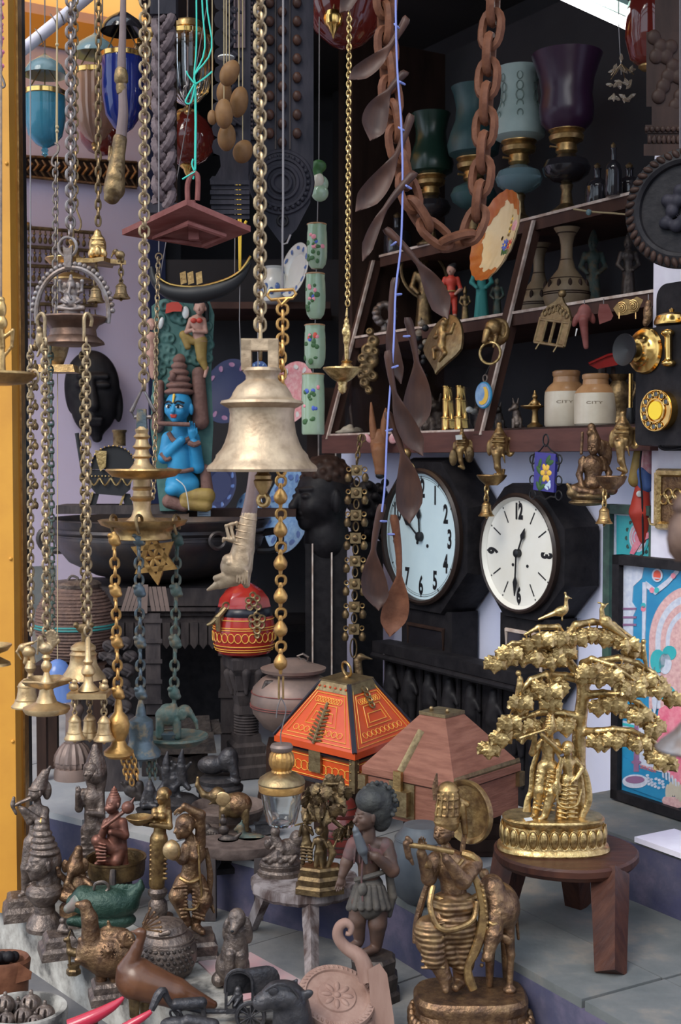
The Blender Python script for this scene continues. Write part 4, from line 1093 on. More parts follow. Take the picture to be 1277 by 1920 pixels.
for i in range(9):
 for x in(434,446):t.c((x-8,8+i*42-120,-3),(x+6,18+i*42-120,-5),3.5,3);
 t.c((420,-110+i*42,-4),(440,-90+i*42,-4),4,3);t.c((440,-90+i*42,-4),(420,-70+i*42,-4),3,4)
t.build('lattice_relief','panel_wood',1.5,2)
for i in range(4):t.tube('reed','braid_wood',[(440+i*6,-200,-4),(440+i*6,90,-4)],2.4,6)
t=T('studded_panel','tall dark carved panel with rows of studs and a round rosette','carving',2.76,(530,456))
t.add('board',px_prism(t,[(462,-320),(588,-320),(588,300),(582,380),(556,430),(528,458),(500,420),(476,380),(462,300)],0,16),'panel_wood')
t.add('side_rail',px_prism(t,[(459,-320),(467,-320),(467,260),(459,260)],-10,4),'grey_wood')
t.add('bead_rail',px_prism(t,[(467,-320),(484,-320),(484,262),(467,262)],-6,4),'panel_wood')
mb=MB()
for i in range(45):
 for x in(472,479):mb.ball(t.pt((x,-120+i*8.4,-7)),3*t.k,6)
t.add('bead_rows',mb,'braid_wood')
for c_,x in enumerate((506,529,557)):
 for i in range(12):
  y=-100+i*35+(c_%2)*17
  if y<275:t.lathe('stud','dark_wood',x,[(11,y+8),(10,y+4),(8,y),(4,y-4),(0,y-6)],12,d=-2)if False else t.add('stud',MB().ball(t.pt((x,y,-3)),(8.5*t.k,8*t.k,10*t.k),10),'spoon_wood')
for x in(517,544):t.tube('groove_bead','grey_wood',[(x,-200,-1),(x,280,-1)],1.8,5)
mb=MB()
for rr,d in((57,0),(44,-3),(30,-5),(17,-7)):mb.ring(t.pt((528,342,d)),rr*t.k,4.5*t.k,(0,1,0),36,6)
for i in range(28):
 a=2*PI*i/28;mb.ball(t.pt((528+50*cos(a),342+50*sin(a),-4)),4.5*t.k,6)
t.add('rosette',mb,'panel_wood')
t.add('rosette_disc',MB().ball(t.pt((528,342,0)),(60*t.k,6*t.k,60*t.k),24),'panel_wood')
t.add('hole_rim',MB().ring(t.pt((530,414,-2)),9*t.k,3*t.k,(0,1,0),18,6),'black_wood')
EG=[(430,136,17,24,25),(420,172,14,21,5),(448,190,17,28,10),(420,212,17,27,0),(425,256,17,25,5),(455,283,18,21,20),(398,219,9,13,0)]
lab=['topmost wooden egg, beside the dark scalloped panel','second wooden egg down, darker and narrow','wooden egg on the right of the hanging bunch','largest wooden egg in the middle of the bunch','lower left wooden egg of the hanging bunch','lowest wooden egg, pale, above the yellow cord','small wooden egg half hidden at the left of the bunch']
for i,((x,y,rx,rz,ti),lb)in enumerate(zip(EG,lab)):
 t=T('wooden_egg',lb,'egg',2.56+.045*(i%3),(x,y+rz),'hanging wooden eggs')
 t.e((x,y+2,0),(rx,rx,rz),tilt=ti).e((x+.2*ti,y-rz*.25,0),(rx*.8,rx*.8,rz*.72),tilt=ti);t.build('egg','egg_wood',1.6,3)
 t.tube('cord','string_tan',[(x,y-rz+3,0),(x,-330,0)],1.0,5)
t=T('pale_wood_disc','small pale disc lying flat above the wooden eggs','disc',2.66,(424,110));t.lathe('disc','china_white',424,[(0,104),(15,106),(16,109),(0,111)],24);t.tube('cord','string_tan',[(424,106,0),(424,-330,0)],.9,5)
# --- red swing board
t=T('red_wood_board','red stained wooden board hanging flat by a teal cord','board',2.50,(360,460))
top=[(229,430,0),(350,373,-60),(470,424,0),(388,456,70)]
n=4;mb=MB();mb.add([t.pt(p)for p in top]+[t.pt((p[0],p[1]-1,p[2]))-Vector((0,0,.012))for p in top],[(0,1,2,3),(7,6,5,4)]+[((i+1)%4,i,4+i,4+(i+1)%4)for i in range(4)]);t.add('board',mb,'red_wood')
und=[(290,432,0),(352,404,-30),(420,428,0),(378,446,36)]
mb=MB();mb.tube([t.pt(p)-Vector((0,0,.014))for p in und],.006,6,True);t.add('carved_border',mb,'red_wood')
mb=MB();c0=t.pt((364,424,5));mb.box((c0.x,c0.y,c0.z-.012),(.02,.02,.03));t.add('peg',mb,'red_wood')
t.tube('loop_handle','red_wood',[(352,376,0),(352,345,0),(361,326,0),(371,332,0),(370,376,0)],5,8,smooth=4)
t.tube('handle_foot','red_wood',[(361,376,0),(361,420,0)],6,8)
for x0,x1 in((368,368),(378,369),(386,369)):t.tube('teal_cord','string_teal',[(x0-4,-330,0),(x0,-20,-2),(x0+(x0-368)*.6,90,0),(x1-4,140,0),(368,160,0)],1.6,5,smooth=4)
t.tube('teal_cord','string_teal',[(366,155,0),(367,230,0),(366,316,0),(362,336,0)],2.2,6)
for pts in([(364,158,-4),(352,180,-4),(348,192,-4),(358,192,-4),(366,160,-4)],[(366,158,-4),(384,146,-4),(398,134,-4)],[(364,156,-4),(352,140,-4),(350,133,-4)],[(366,322,-4),(352,330,-4),(342,336,-4)],[(364,320,-4),(360,308,-4),(362,298,-4)]):t.tube('bow','string_teal',pts,1.6,5,smooth=3)
# --- yellow cord with snake boat
t=T('snake_boat_model','black model boat trimmed with gold rope, hung on a yellow cord','boat',2.95,(380,545))
for q in(-3,3):t.tube('yellow_cord','string_yellow',[(447+q,342,0),(450+q*.6,420,0),(450,528,0)],2.0,6)
for pts in([(450,428,-3),(458,422,-3),(462,414,-3)],[(450,424,-3),(447,432,-3),(452,436,-3)]):t.tube('knot','string_yellow',pts,2.6,6)
t.tube('yellow_cord','string_yellow',[(447,342,0),(447,-330,0)],1.5,5)
t.tube('wire','wire',[(450,528,0),(449,600,0),(452,680,0)],1,5)
pts=[(284,500,0),(292,528,0),(320,548,0),(370,552,0),(420,540,0),(450,520,0),(470,492,0)]
t.tube('hull','black_paint',pts,[3,9,14,17,14,9,3],10,smooth=5)
t.tube('gold_rope','gold_bright',[(x,y-12-(3 if 300<x<440 else 0),-8)for x,y,d in pts[1:]],2.2,6,smooth=5)
for x in(342,356,372):mb=px_prism(t,[(x-5,512),(x+6,508),(x+8,530),(x-3,534)],-10,-6);t.add('seat',mb,'brass')
for x in(300,440):t.tube('hanging_wire','wire',[(x,520,0),(447,-330,0)],.9,4)
# --- thin pale chain in front of the painted panel
t=T('thin_link_chain','thin pale chain hanging down in front of the blue painted carving','chain',2.55,(288,935))
t.tube('wire','wire',[(298,rail_y(2.55),0),(298,472,0)],1.3,5)
t.add('ring',MB().ring(t.pt((298,481,0)),6*t.k,1.5*t.k,(0,1,0),16,6),'chain_pale')
fine_chain(t,[(297,488,0),(293,640,0),(292,800,0),(287,935,0)],4.2,6.5,1.5,'chain_pale','fine_chain')

# --- string of celadon vases
t0=T('celadon_string','thin dark string threading the celadon vases','string',3.0,(592,812));t0.tube('string','wire',[(600,rail_y(3.0),0),(598,300,0),(595,420,0),(591,610,0),(587,700,0)],1.2,5)
def cup(label,cx,y0,y1,r,Y=3.0,fl='flower_red',lobed=True):
 t=T('celadon_vase',label,'vase',Y,(cx,y1),'string of celadon vases');h=y1-y0
 p=[(r*.88,y0),(r*.95,y0+2),(r*.92,y0+h*.12),(r*.97,y0+h*.2),(r,y0+h*.5),(r*.98,y0+h*.75)]
 p+=[(r*.85,y0+h*.9),(r*.55,y1-1),(0,y1)]if lobed else[(r*.98,y1-3),(r*.9,y1),(0,y1)]
 t.lathe('body','celadon',cx,p+([]if False else[]),48,rib=.03 if lobed else 0,ribn=5)
 t.add('rim',MB().ring(t.pt((cx,y0+1,0)),r*.90*t.k,1.8*t.k,(0,0,1),28,6),'stone_jar_top')
 rr=random.Random(int(cx*7+y0))
 def deco(a,yy,sx,sz,m,nm):
  c0=t.pt((cx,yy,0));a=R(a);q=r*1.0*t.k
  M_=Matrix.Translation((c0.x+q*sin(a),c0.y-q*cos(a),c0.z))@Matrix.Rotation(a,4,'Z')
  t.add(nm,MB().ball((0,0,0),(sx*t.k,1.2*t.k,sz*t.k),8,M_),m)
 for i in range(10):deco(rr.uniform(-65,15),y0+h*rr.uniform(.25,.85),rr.uniform(3,6),rr.uniform(2.5,7),'leaf_green','painted_leaf')
 for i in range(6):deco(rr.uniform(-55,35),y0+h*rr.uniform(.2,.6),rr.uniform(3,5),rr.uniform(3,5),[fl,'flower_pink','flower_blue',fl][i%4],'painted_flower')
cup('celadon vase, highest of the four flowered vases on the string',594,420,505,19,fl='flower_pink')
cup('celadon vase second from the top, beside the blue rimmed plate',591,513,599,19,fl='flower_pink')
cup('celadon vase with red flower, third from the top',590,609,692,20,fl='flower_red')
cup('straight celadon vase with blue flower, lowest on the string',587,701,815,22,fl='flower_blue',lobed=False)
t=T('parrot_ornament','green ceramic parrot ornament at the top of the vase string','ornament',3.0,(597,382),'string of celadon vases')
t.e((598,312,0),(14,12,12)).e((596,308,-6),(10,8,8)).c((583,304,0),(576,302,0),4,2).c((590,318,0),(600,340,0),10,10);t.build('head','leaf_green',1.3,3)
t.e((597,338,-4),(11,9,14));t.build('breast','stone_jar',1.3,2)
t.e((600,362,0),(16,13,16)).e((602,345,4),(14,11,16));t.build('body','celadon',1.3,3)
t.c((584,304,-3),(573,303,-3),4,2);t.build('beak','egg_wood',1.2,1)

# --- wooden spoons on a blue string
STR=[(742,-330),(742,0),(745,130),(752,225),(755,330),(752,455),(742,545),(738,650),(727,790),(722,905),(716,960)]
t=T('blue_string','pale blue string knotted around the row of wooden spoons','string',2.28,(716,960))
t.tube('string','string_blue',[(x,y,0)for x,y in STR],1.9,6,smooth=4)
SP=[((745,-70),(637,24),20,.5),((764,32),(653,150),22,.55),((762,133),(694,264),33,.6),((772,214),(667,397),29,.55),((779,322),(680,490),15,.5),((722,428),(840,598),28,.5),((742,520),(752,720),18,.55),((764,595),(775,815),36,.55),((727,657),(793,855),26,.55),((726,772),(768,982),34,.55),((717,945),(710,1145),33,.5),((738,965),(731,1194),34,.45)]
SL=['topmost wooden spoon, cut by the upper edge','wooden spoon second from top with pale lit bowl','broad round wooden spoon third from top','long wooden spoon with hollow bowl, fourth from top','narrow edge on wooden spoon, fifth from top','wooden spoon pointing down right over the leaf plaque','slim dark wooden spoon at mid string','wide dark wooden spoon below the leaf plaque','curved wooden spoon crossing the cabinet beam','wooden spoon lying over the left clock face','dark wooden spoon hanging beside the left clock','lowest wooden spoon, reddish brown with pointed tip']
for i,((a,b,w,fb),lb)in enumerate(zip(SP,SL)):
 fb=min(.70,fb*1.12);w*=.76
 t=T('wooden_spoon',lb,'spoon',2.28+.012*((i*5)%4),b,'spoons on the blue string')
 ax,ay=a;bx,by=b;L=math.hypot(bx-ax,by-ay);ux,uy=(bx-ax)/L,(by-ay)/L
 # handle tapering into a hollowed pointed bowl
 NS=26;NC=13;vs=[];fs=[]
 side=Vector((uy,-ux));cur=14*(1 if i%2 else-1)
 for j in range(NS+1):
  f=j/NS
  if f<1-fb:hw=9-4*f/(1-fb)if f>.03 else 6;hol=0;th=hw
  else:
   g=(f-(1-fb))/fb;hw=4.5+(w-4.5)*max(0.0,sin(PI*min(1,g*.80+.02)**1.05))**1.1 if g<.72 else 0
   if g>=.72:g0=.72;hw=(4.5+(w-4.5)*sin(PI*(g0*.80+.02)**1.05)**1.1)*(1-((g-g0)/(1-g0))**1.25)+.8
   hol=min(1,g*3)*min(1,(1-g)*5);th=5+2*hol
  bow=cur*sin(f*PI)
  cxp=ax+(bx-ax)*f+side.x*bow;cyp=ay+(by-ay)*f+side.y*bow
  for s_ in range(2*NC):
   if s_<NC:u=-1+2*s_/(NC-1);dd=-th*math.sqrt(max(0,1-u*u))*(1-hol)+hol*(w*.38*(1-u*u)-4)
   else:u=1-2*(s_-NC)/(NC-1);dd=th*math.sqrt(max(0,1-u*u))+hol*(w*.40*(1-u*u))+(1.5 if hol else 0)
   vs.append(t.pt((cxp+side.x*hw*u,cyp+side.y*hw*u,dd)))
 n=2*NC
 for j in range(NS):
  for s_ in range(n):fs.append((j*n+s_,j*n+(s_+1)%n,(j+1)*n+(s_+1)%n,(j+1)*n+s_))
 fs.append(tuple(range(n)));fs.append(tuple(NS*n+q for q in range(n)))
 t.add('spoon',MB().add(vs,fs),'link_wood' if i==11 else 'spoon_wood',ang=60)
 kx,ky=ax+ux*L*.16,ay+uy*L*.16
 t.tube('string_wrap','string_blue',[(kx-9*side.x,ky-9*side.y,0),(kx,ky,-9),(kx+9*side.x,ky+9*side.y,0),(kx,ky+2,9)],1.9,5,closed=True)

# --- wooden chain loop
t=T('carved_wooden_chain','heavy chain of carved wooden links looping down and up','chain',2.48,(850,462))
PTS=[(722,-330),(722,0),(727,120),(738,220),(758,330),(790,410),(845,452),(888,425),(903,330),(912,190),(918,90),(926,-20),(930,-330)]
q,_=spline([Vector((x,y,0))for x,y in PTS],1,8)
chain(t,[(v.x,v.y,0)for v in q],18,34,8.6,'link_wood',pitch=45,name='wooden_link')

# ================================================================== RIGHT WALL: CLOCKS, PLAQUES, PICTURES, TELEPHONE
def TW(name,label,cat,px,py,o,group=None):
 p=WP(px,py,o);t=T(name,label,cat,p.y,(px,py),group,rotz=WROT,loc=p);return t
def L_(t,px,py,o):return t.Mi@WP(px,py,o)
def disc_prof(t,name,m,R_,prof,parent=None,c=(0,0,0),seg=56,caps=True):
 """lathe about the outward axis (local -y); prof (r, out)"""
 M_=Matrix.Translation(c)@Matrix.Rotation(R(90),4,'X')
 return t.add(name,MB().lathe((0,0,0),[(a*R_,b)for a,b in prof],seg,M_,caps=caps),m,parent,local=True)
def clock(label,px,py,rv,mface,kind,o=.11):
 t=TW('wall_clock',label,'clock',px,py,o);Rd=rv*t.k
 oc=[(1.36*Rd*cos(R(22.5+45*i)),1.36*Rd*sin(R(22.5+45*i)))for i in range(8)]
 case=t.add('octagon_case',MB().prism(oc,0,.10,bev=.06),'black_wood',local=True)
 w=Rd*.70
 drop=t.add('drop_box',MB().prism([(-w,-1.15*Rd),(w,-1.15*Rd),(w,-2.35*Rd),(-w*.6,-2.65*Rd),(w*.0,-2.65*Rd)][:3]+[(w*.6,-2.7*Rd),(-w*.6,-2.7*Rd),(-w,-2.35*Rd)],.012,.10),'black_wood',local=True)
 t.add('drop_window_frame',MB().tube([(-w*.7,.010,-1.45*Rd),(w*.7,.010,-1.45*Rd),(w*.7,.010,-2.25*Rd),(-w*.7,.010,-2.25*Rd)],.007,6,True),'dark_wood' if kind==1 else 'pale_edge',drop,local=True)
 t.add('drop_glass',MB().prism([(-w*.7,-1.45*Rd),(w*.7,-1.45*Rd),(w*.7,-2.25*Rd),(-w*.7,-2.25*Rd)],.009,.011),'glass_dark',drop,local=True)
 disc_prof(t,'bezel','rim_brown',Rd,[(1.08,0),(1.09,.014),(1.05,.020),(1.015,.018),(1.0,.006)],caps=False)
 face=disc_prof(t,'dial',mface,Rd,[(1.015,.001),(1.015,.0059),(1.0,.006),(.5,.006),(0,.006)])
 if kind==2:disc_prof(t,'bezel_inner',mface,Rd,[(1.02,.018),(.99,.012),(.955,.0065)],face,caps=False)
 def at(a,r):return Matrix.Translation((r*Rd*sin(R(a)),-.0065,r*Rd*cos(R(a))))
 if kind==1:
  for n in range(1,13):t.add('numeral',text_mb(str(n),Rd*.40,at(n*30,.77),.035,.62),'ink',face,local=True,smooth=False)
  mb=MB();mb.ring((0,-.0068,0),Rd*.955,.0006,(0,1,0),64,4);mb.ring((0,-.0068,0),Rd*.925,.0005,(0,1,0),64,4)
  for i in range(12):mb.box((0,0,0),(Rd*.02,.0008,Rd*.05),at(i*30,.94)@Matrix.Rotation(R(i*30),4,'Y'))
  t.add('minute_track',mb,'ink',face,local=True)
  H,Mi,holes=-5,305,((-.10,-.10),(.18,-.14))
 else:
  for n,rot in((12,0),(3,90),(6,0),(9,-90)):t.add('numeral',text_mb(str(n),Rd*.38,at(n*30,.76)@Matrix.Rotation(R(rot),4,'Y'),.06,.62),'ink',face,local=True,smooth=False)
  for n in(1,2,4,5,7,8,10,11):
   t.add('hour_bar',MB().box((0,0,0),(Rd*.025,.0008,Rd*.24),at(n*30,.74)@Matrix.Rotation(R(n*30),4,'Y')),'ink',face,local=True)
  mb=MB()
  for n in range(12):mb.ball((0,0,0),(Rd*.018,.0008,Rd*.018),8,at(n*30,.925))
  t.add('hour_dots',mb,'ink',face,local=True)
  H,Mi,holes=24,183,((-.17,-.22),(.24,-.22))
 def hand(name,a,ln,rot0=.1):
  poly=[(-.012,0),(-.012,ln*.55),(-.055,ln*.68),(0,ln),(.055,ln*.68),(.012,ln*.55),(.012,0)]
  poly=[(x*Rd,z*Rd)for x,z in reversed(poly)]
  t.add(name,MB().prism(poly,-.0015,.0015,Matrix.Translation((0,-rot0,0))@Matrix.Rotation(R(a),4,'Y')),'ink',face,local=True)
 hand('hour_hand',H,.50,.012);hand('minute_hand',Mi,.78 if kind==2 else .55,.016)
 disc_prof(t,'hand_boss','ink',Rd,[(.075,.006),(.075,.018),(.04,.021),(0,.021)],face,seg=20)
 for hx,hz in holes:disc_prof(t,'winding_hole','ink',Rd,[(.03,.006),(.03,.0075),(0,.0075)],face,(hx*Rd,0,hz*Rd),14)
 return t
clock('octagonal black wall clock with pale blue dial and full numerals',793,1006,118,'clock_face_blue',1)
clock('octagonal black wall clock with cream dial and square numerals',977,1037,104,'clock_face_white',2)

# --- telephone
t=TW('wall_telephone','antique black wall telephone with brass mouthpiece and rotary dial','telephone',1190,832,.19)
a=L_(t,1190,832,.19);w=.22;z1=L_(t,1230,612,.19).z;z0=L_(t,1230,836,.19).z
def rrect(x0,x1,z0,z1,r,n=5):
 out=[]
 for cx,cz,a0 in((x1-r,z1-r,0),(x0+r,z1-r,90),(x0+r,z0+r,180),(x1-r,z0+r,270)):
  for i in range(n+1):q=R(a0+90*i/n);out.append((cx+r*cos(q),cz+r*sin(q)))
 return out
t.add('case',MB().prism(rrect(0,w,z0,z1,.014),0,.09,bev=.015),'black_wood',local=True)
t.add('back_board',MB().prism(rrect(-.012,w+.012,z0-.01,z1+.10,.03),.072,.092),'black_wood',local=True)
for x in(.075,.15):
 M_=Matrix.Translation((x,.03,z1))
 b_=t.add('ringer_bell',MB().lathe((0,0,0),[(.036,.004),(.037,.010),(.032,.022),(.018,.029),(.005,.031),(.006,.036),(0,.040)],28,M_),'gold_bright',local=True)
c0=L_(t,1212,658,.19);hv=42*t.k
disc_prof(t,'mouthpiece_flange','gold_bright',hv,[(1.0,0),(1.02,.004),(.95,.010),(.70,.014),(.55,.022),(.50,.034),(.30,.040)],None,(c0.x,c0.y,c0.z))
disc_prof(t,'mouthpiece_horn','black_paint',hv,[(.25,.036),(.30,.046),(.52,.058),(.70,.062),(.70,.065),(.45,.058),(0,.052)],None,(c0.x,c0.y,c0.z))
c1=L_(t,1253,652,.19)
t.b.cap(WP(1253,632,.2),WP(1253,672,.2),.007,.007);t.b.ell(WP(1252,624,.2),(.014,.012,.008));t.b.ell(WP(1254,681,.2),(.015,.012,.008))
me=t.b.mesh('handset_cradle','gold_bright',.0014,.004,(0,0,0));t.b=Body();me.transform(t.Mi);t.put(me,'handset_cradle')
c2=L_(t,1244,770,.19);hv=38*t.k;C2=(c2.x,c2.y,c2.z)
dl=disc_prof(t,'dial_body','gold_bright',hv,[(.95,0),(.95,.018),(1.0,.020)],None,C2)
disc_prof(t,'dial_plate','gold_bright',hv,[(.98,.018),(.98,.021),(0,.021)],dl,C2)
mb=MB();M_=Matrix.Translation(C2)@Matrix.Translation((0,-.0235,0))
mb.ring((0,0,0),hv*.97,.0016,(0,1,0),40,6,M_);mb.ring((0,0,0),hv*.56,.0022,(0,1,0),32,6,M_);t.add('dial_ring',mb,'gold_bright',dl,local=True)
for i in range(10):
 a_=R(30+i*29);Mh=M_@Matrix.Translation((hv*.78*cos(a_),0,hv*.78*sin(a_)))
 t.add('finger_hole',MB().ring((0,0,0),hv*.145,.0013,(0,1,0),16,5,Mh),'gold_bright',dl,local=True)
 t.add('digit_disc',MB().ball((0,.001,0),(hv*.13,.0014,hv*.13),10,Mh),'pot_grey',dl,local=True)
disc_prof(t,'dial_label','phone_yellow',hv,[(.44,.021),(.44,.025),(0,.025)],dl,C2)
c3=L_(t,1190,700,.16);t.add('receiver_rod',MB().tube([(c3.x-.012,.03,c3.z),(c3.x-.012,.03,c3.z-.075)],.005,10),'gold_bright',local=True)
t.add('receiver',MB().lathe((c3.x-.012,.03,c3.z-.11),[(.008,0),(.010,.01),(.008,.035)],14),'black_paint',local=True)
t.tube('cord','black_paint',[(1232,832,-30),(1246,842,-40),(1262,842,-40),(1290,836,-30)],2.0,6,smooth=4)
t=TW('gilt_frame','small gilt metal frame with pierced figures below the telephone','frame',1236,985,.105)
x0,x1=L_(t,1236,940,.105).x,L_(t,1290,940,.105).x;z1,z0=L_(t,1240,886,.105).z,L_(t,1240,985,.105).z
for a_,b_ in(((x0,z0),(x1,z0)),((x1,z0),(x1,z1)),((x1,z1),(x0,z1)),((x0,z1),(x0,z0))):t.add('frame_bar',MB().tube([(a_[0],-.004,a_[1]),(b_[0],-.004,b_[1])],.009,6),'gold',local=True)
for i in range(5):
 x=x0+(x1-x0)*(.2+.15*i);t.add('pierced_scroll',MB().ring((x,-.003,(z0+z1)/2+.012*(i%2)),.011,.0025,(0,1,0),14,5),'gold',local=True)
t.add('plate',MB().prism([(x0,z0),(x1,z0),(x1,z1),(x0,z1)],-.001,.003),'bronze',local=True)
t.add('hook',MB().tube([(x0-.004,-.004,z0),(x0-.018,-.008,z0+.002),(x0-.020,-.012,z0+.016)],.003,6),'gold',local=True)

# --- framed pictures
def frame_thing(label,px0,px1,py0,py1,o,mfr,fw,cat='picture'):
 """upright picture parallel to the wall: (px0,py0) top left corner, px1 right end"""
 t=TW('framed_picture',label,cat,px0,py0,o);a=WP(px0,py0,o);s0=0.0;s1=L_(t,px1,py0,o).x;H=a.z-WP(px0,py1,o).z
 for(p,q)in(((0,0),(s1,0)),((s1,0),(s1,-H)),((s1,-H),(0,-H)),((0,-H),(0,0))):
  dx=1 if p[0]!=q[0]else 0
  cx,cz=(p[0]+q[0])/2,(p[1]+q[1])/2
  cx+=(0 if dx else(fw/2 if cx==0 else-fw/2));cz+=(0 if not dx else(-fw/2 if cz==0 else fw/2))
  t.add('frame_bar',MB().box((cx,.012,cz),(s1 if dx else fw,.030,fw if dx else H)),mfr,local=True)
 return t,s1,H
t,S,H=frame_thing('framed print of a deity in pink robe under an ornate arch, black frame',1150,1330,1040,1497,.26,'black_wood',.020)
bg=t.add('print',MB().box((S/2,.014,-H/2),(S-.03,.004,H-.03)),'print_blue',local=True)
def flat(name,m,poly,y=.0115,par=None):return t.add(name,MB().prism([(x,z)for x,z in poly],y-.0006,y+.001),m,par or bg,local=True)
def LP(px,py):v=L_(t,px,py,.26);return(v.x,v.z)
def arc(cx,cy,rx,ry,a0,a1,n=24):
 return[LP(cx+rx*cos(R(a0+(a1-a0)*i/n)),cy-ry*sin(R(a0+(a1-a0)*i/n)))for i in range(n+1)]
flat('pillar','print_white',[LP(1161,1056),LP(1200,1062),LP(1196,1085),LP(1180,1100),LP(1178,1130),LP(1186,1142),LP(1180,1155),LP(1178,1300),LP(1161,1300)])
for yy in(1140,1156,1170):flat('pillar_ring','print_purple',[LP(1161,yy),LP(1186,yy),LP(1186,yy+4),LP(1161,yy+4)],.0105)
for i,(rx,m)in enumerate(((78,'print_rose'),(66,'print_white'),(56,'print_rose'),(46,'print_white'),(38,'print_rose'))):flat('arch_band',m,arc(1288,1205,rx,rx*1.35,90,180)+[LP(1288-rx,1330),LP(1288,1330)],.0112-i*.0004)
flat('robe','print_pink',[LP(1230,1330),LP(1252,1318),LP(1300,1330),LP(1300,1480),LP(1260,1470),LP(1240,1440),LP(1222,1380)],.0088)
for i in range(8):flat('robe_fringe','print_white',[LP(1236+i*6,1436+i*6),LP(1239+i*6,1438+i*6),LP(1240+i*6,1460+i*4),LP(1237+i*6,1458+i*4)],.0080)
flat('arm','print_rose',arc(1262,1260,22,62,0,360,18),.0090)
flat('face','print_rose',arc(1275,1195,16,30,0,360,18),.0085)
for(x,y,rx,ry,m)in((1250,1225,13,14,'print_teal'),(1242,1245,12,20,'print_white'),(1228,1240,14,22,'print_teal'),(1245,1300,16,14,'print_teal'),(1222,1295,5,45,'print_white')):flat('garment_patch',m,arc(x,y,rx,ry,0,360,14),.0082)
flat('garland','print_white',[LP(1198,1092),LP(1206,1092),LP(1202,1215),LP(1197,1215)],.0106)
for p,q in(((1204,1096),(1222,1110)),((1222,1110),(1245,1092)),((1245,1092),(1266,1068))):flat('garland','print_white',[LP(p[0],p[1]-6),LP(q[0],q[1]-6),LP(q[0],q[1]+6),LP(p[0],p[1]+6)],.0106)
for x,y,m in((1216,1107,'print_pink'),(1225,1107,'print_teal'),(1200,1142,'print_pink'),(1256,1080,'print_pink'),(1200,1136,'print_teal')):flat('garland_bead',m,arc(x,y,4.5,5.5,0,360,10),.0098)
flat('emblem','print_white',arc(1226,1079,10,12.5,0,360,20),.0100);flat('emblem_mark','flower_red',arc(1226,1079,7,9.5,0,360,16),.0094);flat('emblem_lines','print_white',[LP(1220,1083),LP(1232,1084),LP(1232,1086),LP(1220,1085)],.0088)
flat('ledge','print_white',[LP(1161,1352),LP(1235,1372),LP(1238,1450),LP(1192,1440),LP(1192,1400),LP(1161,1395)],.0110)
for yy in(1362,1380):flat('ledge_line','print_teal',[LP(1161,yy-6),LP(1190,yy),LP(1190,yy+5),LP(1161,yy-1)],.0104)
flat('floor_zone','print_blue',[LP(1161,1420),LP(1194,1436),LP(1300,1478),LP(1300,1525),LP(1161,1474)],.0104)
flat('lamp_column','print_purple',[LP(1184,1330),LP(1190,1330),LP(1192,1448),LP(1182,1448)],.0096)
for yy,rx in((1352,11),(1340,8),(1400,7),(1430,9)):flat('lamp_tier','print_purple',arc(1187,yy,rx,4,0,360,14),.0092)
flat('lamp_foot','print_white',arc(1185,1466,24,13,0,360,22),.0094);flat('lamp_foot_shade','print_purple',arc(1185,1463,18,7,0,360,18),.0089)
for i in range(16):flat('petal','print_white',arc(1208+(i*7)%34,1455+(i*5)%20+((i*7)%34)*.4,3,2.6,0,360,8),.0093)
for i in range(6):flat('fruit','stone_jar',arc(1246+i*6,1478+abs(i-2)*5,4,17,0,360,10),.0090-.0003*i)
flat('fruit_dish','print_rose',arc(1262,1502,26,14,150,390,16),.0086)
M_=Matrix.Translation((LP(1209,1442)[0],.0090,LP(1209,1442)[1]));t.add('caption',text_mb('SRINGERI',.0125,M_,0,.9),'flower_red',bg,local=True,smooth=False)
t.add('glass',MB().box((S/2,.004,-H/2),(S-.03,.0015,H-.03)),'pane',local=True)
t,S,H=frame_thing('turquoise print in narrow green frame behind the black framed picture',1133,1232,945,1270,.08,'frame_green',.022)
bg=t.add('print',MB().box((S/2,.014,-H/2),(S-.03,.004,H-.03)),'print_teal',local=True)
def LP(px,py):v=L_(t,px,py,.08);return(v.x,v.z)
flat('white_border','print_white',[LP(1143,958),LP(1236,966),LP(1236,972),LP(1149,966),LP(1149,1240),LP(1143,1240)],.0112)
for i,(r_,m)in enumerate(((27,'print_teal'),(22,'print_white'),(19,'print_rose'),(16,'print_white'),(13,'print_pink'),(10,'print_white'),(7,'print_pink'))):flat('halo_band',m,arc(1190,1008,r_*.75,r_*1.25,0,360,22),.0110-i*.0004)
for i in range(14):flat('halo_tooth','frame_green',arc(1190+22*cos(R(i*26)),1008-36*sin(R(i*26)),3,4,0,360,8),.0112)
flat('garland','print_pink',[LP(1176,1038),LP(1184,1040),LP(1200,1015),LP(1222,1004),LP(1222,994),LP(1196,1004),LP(1182,1022)],.0080)

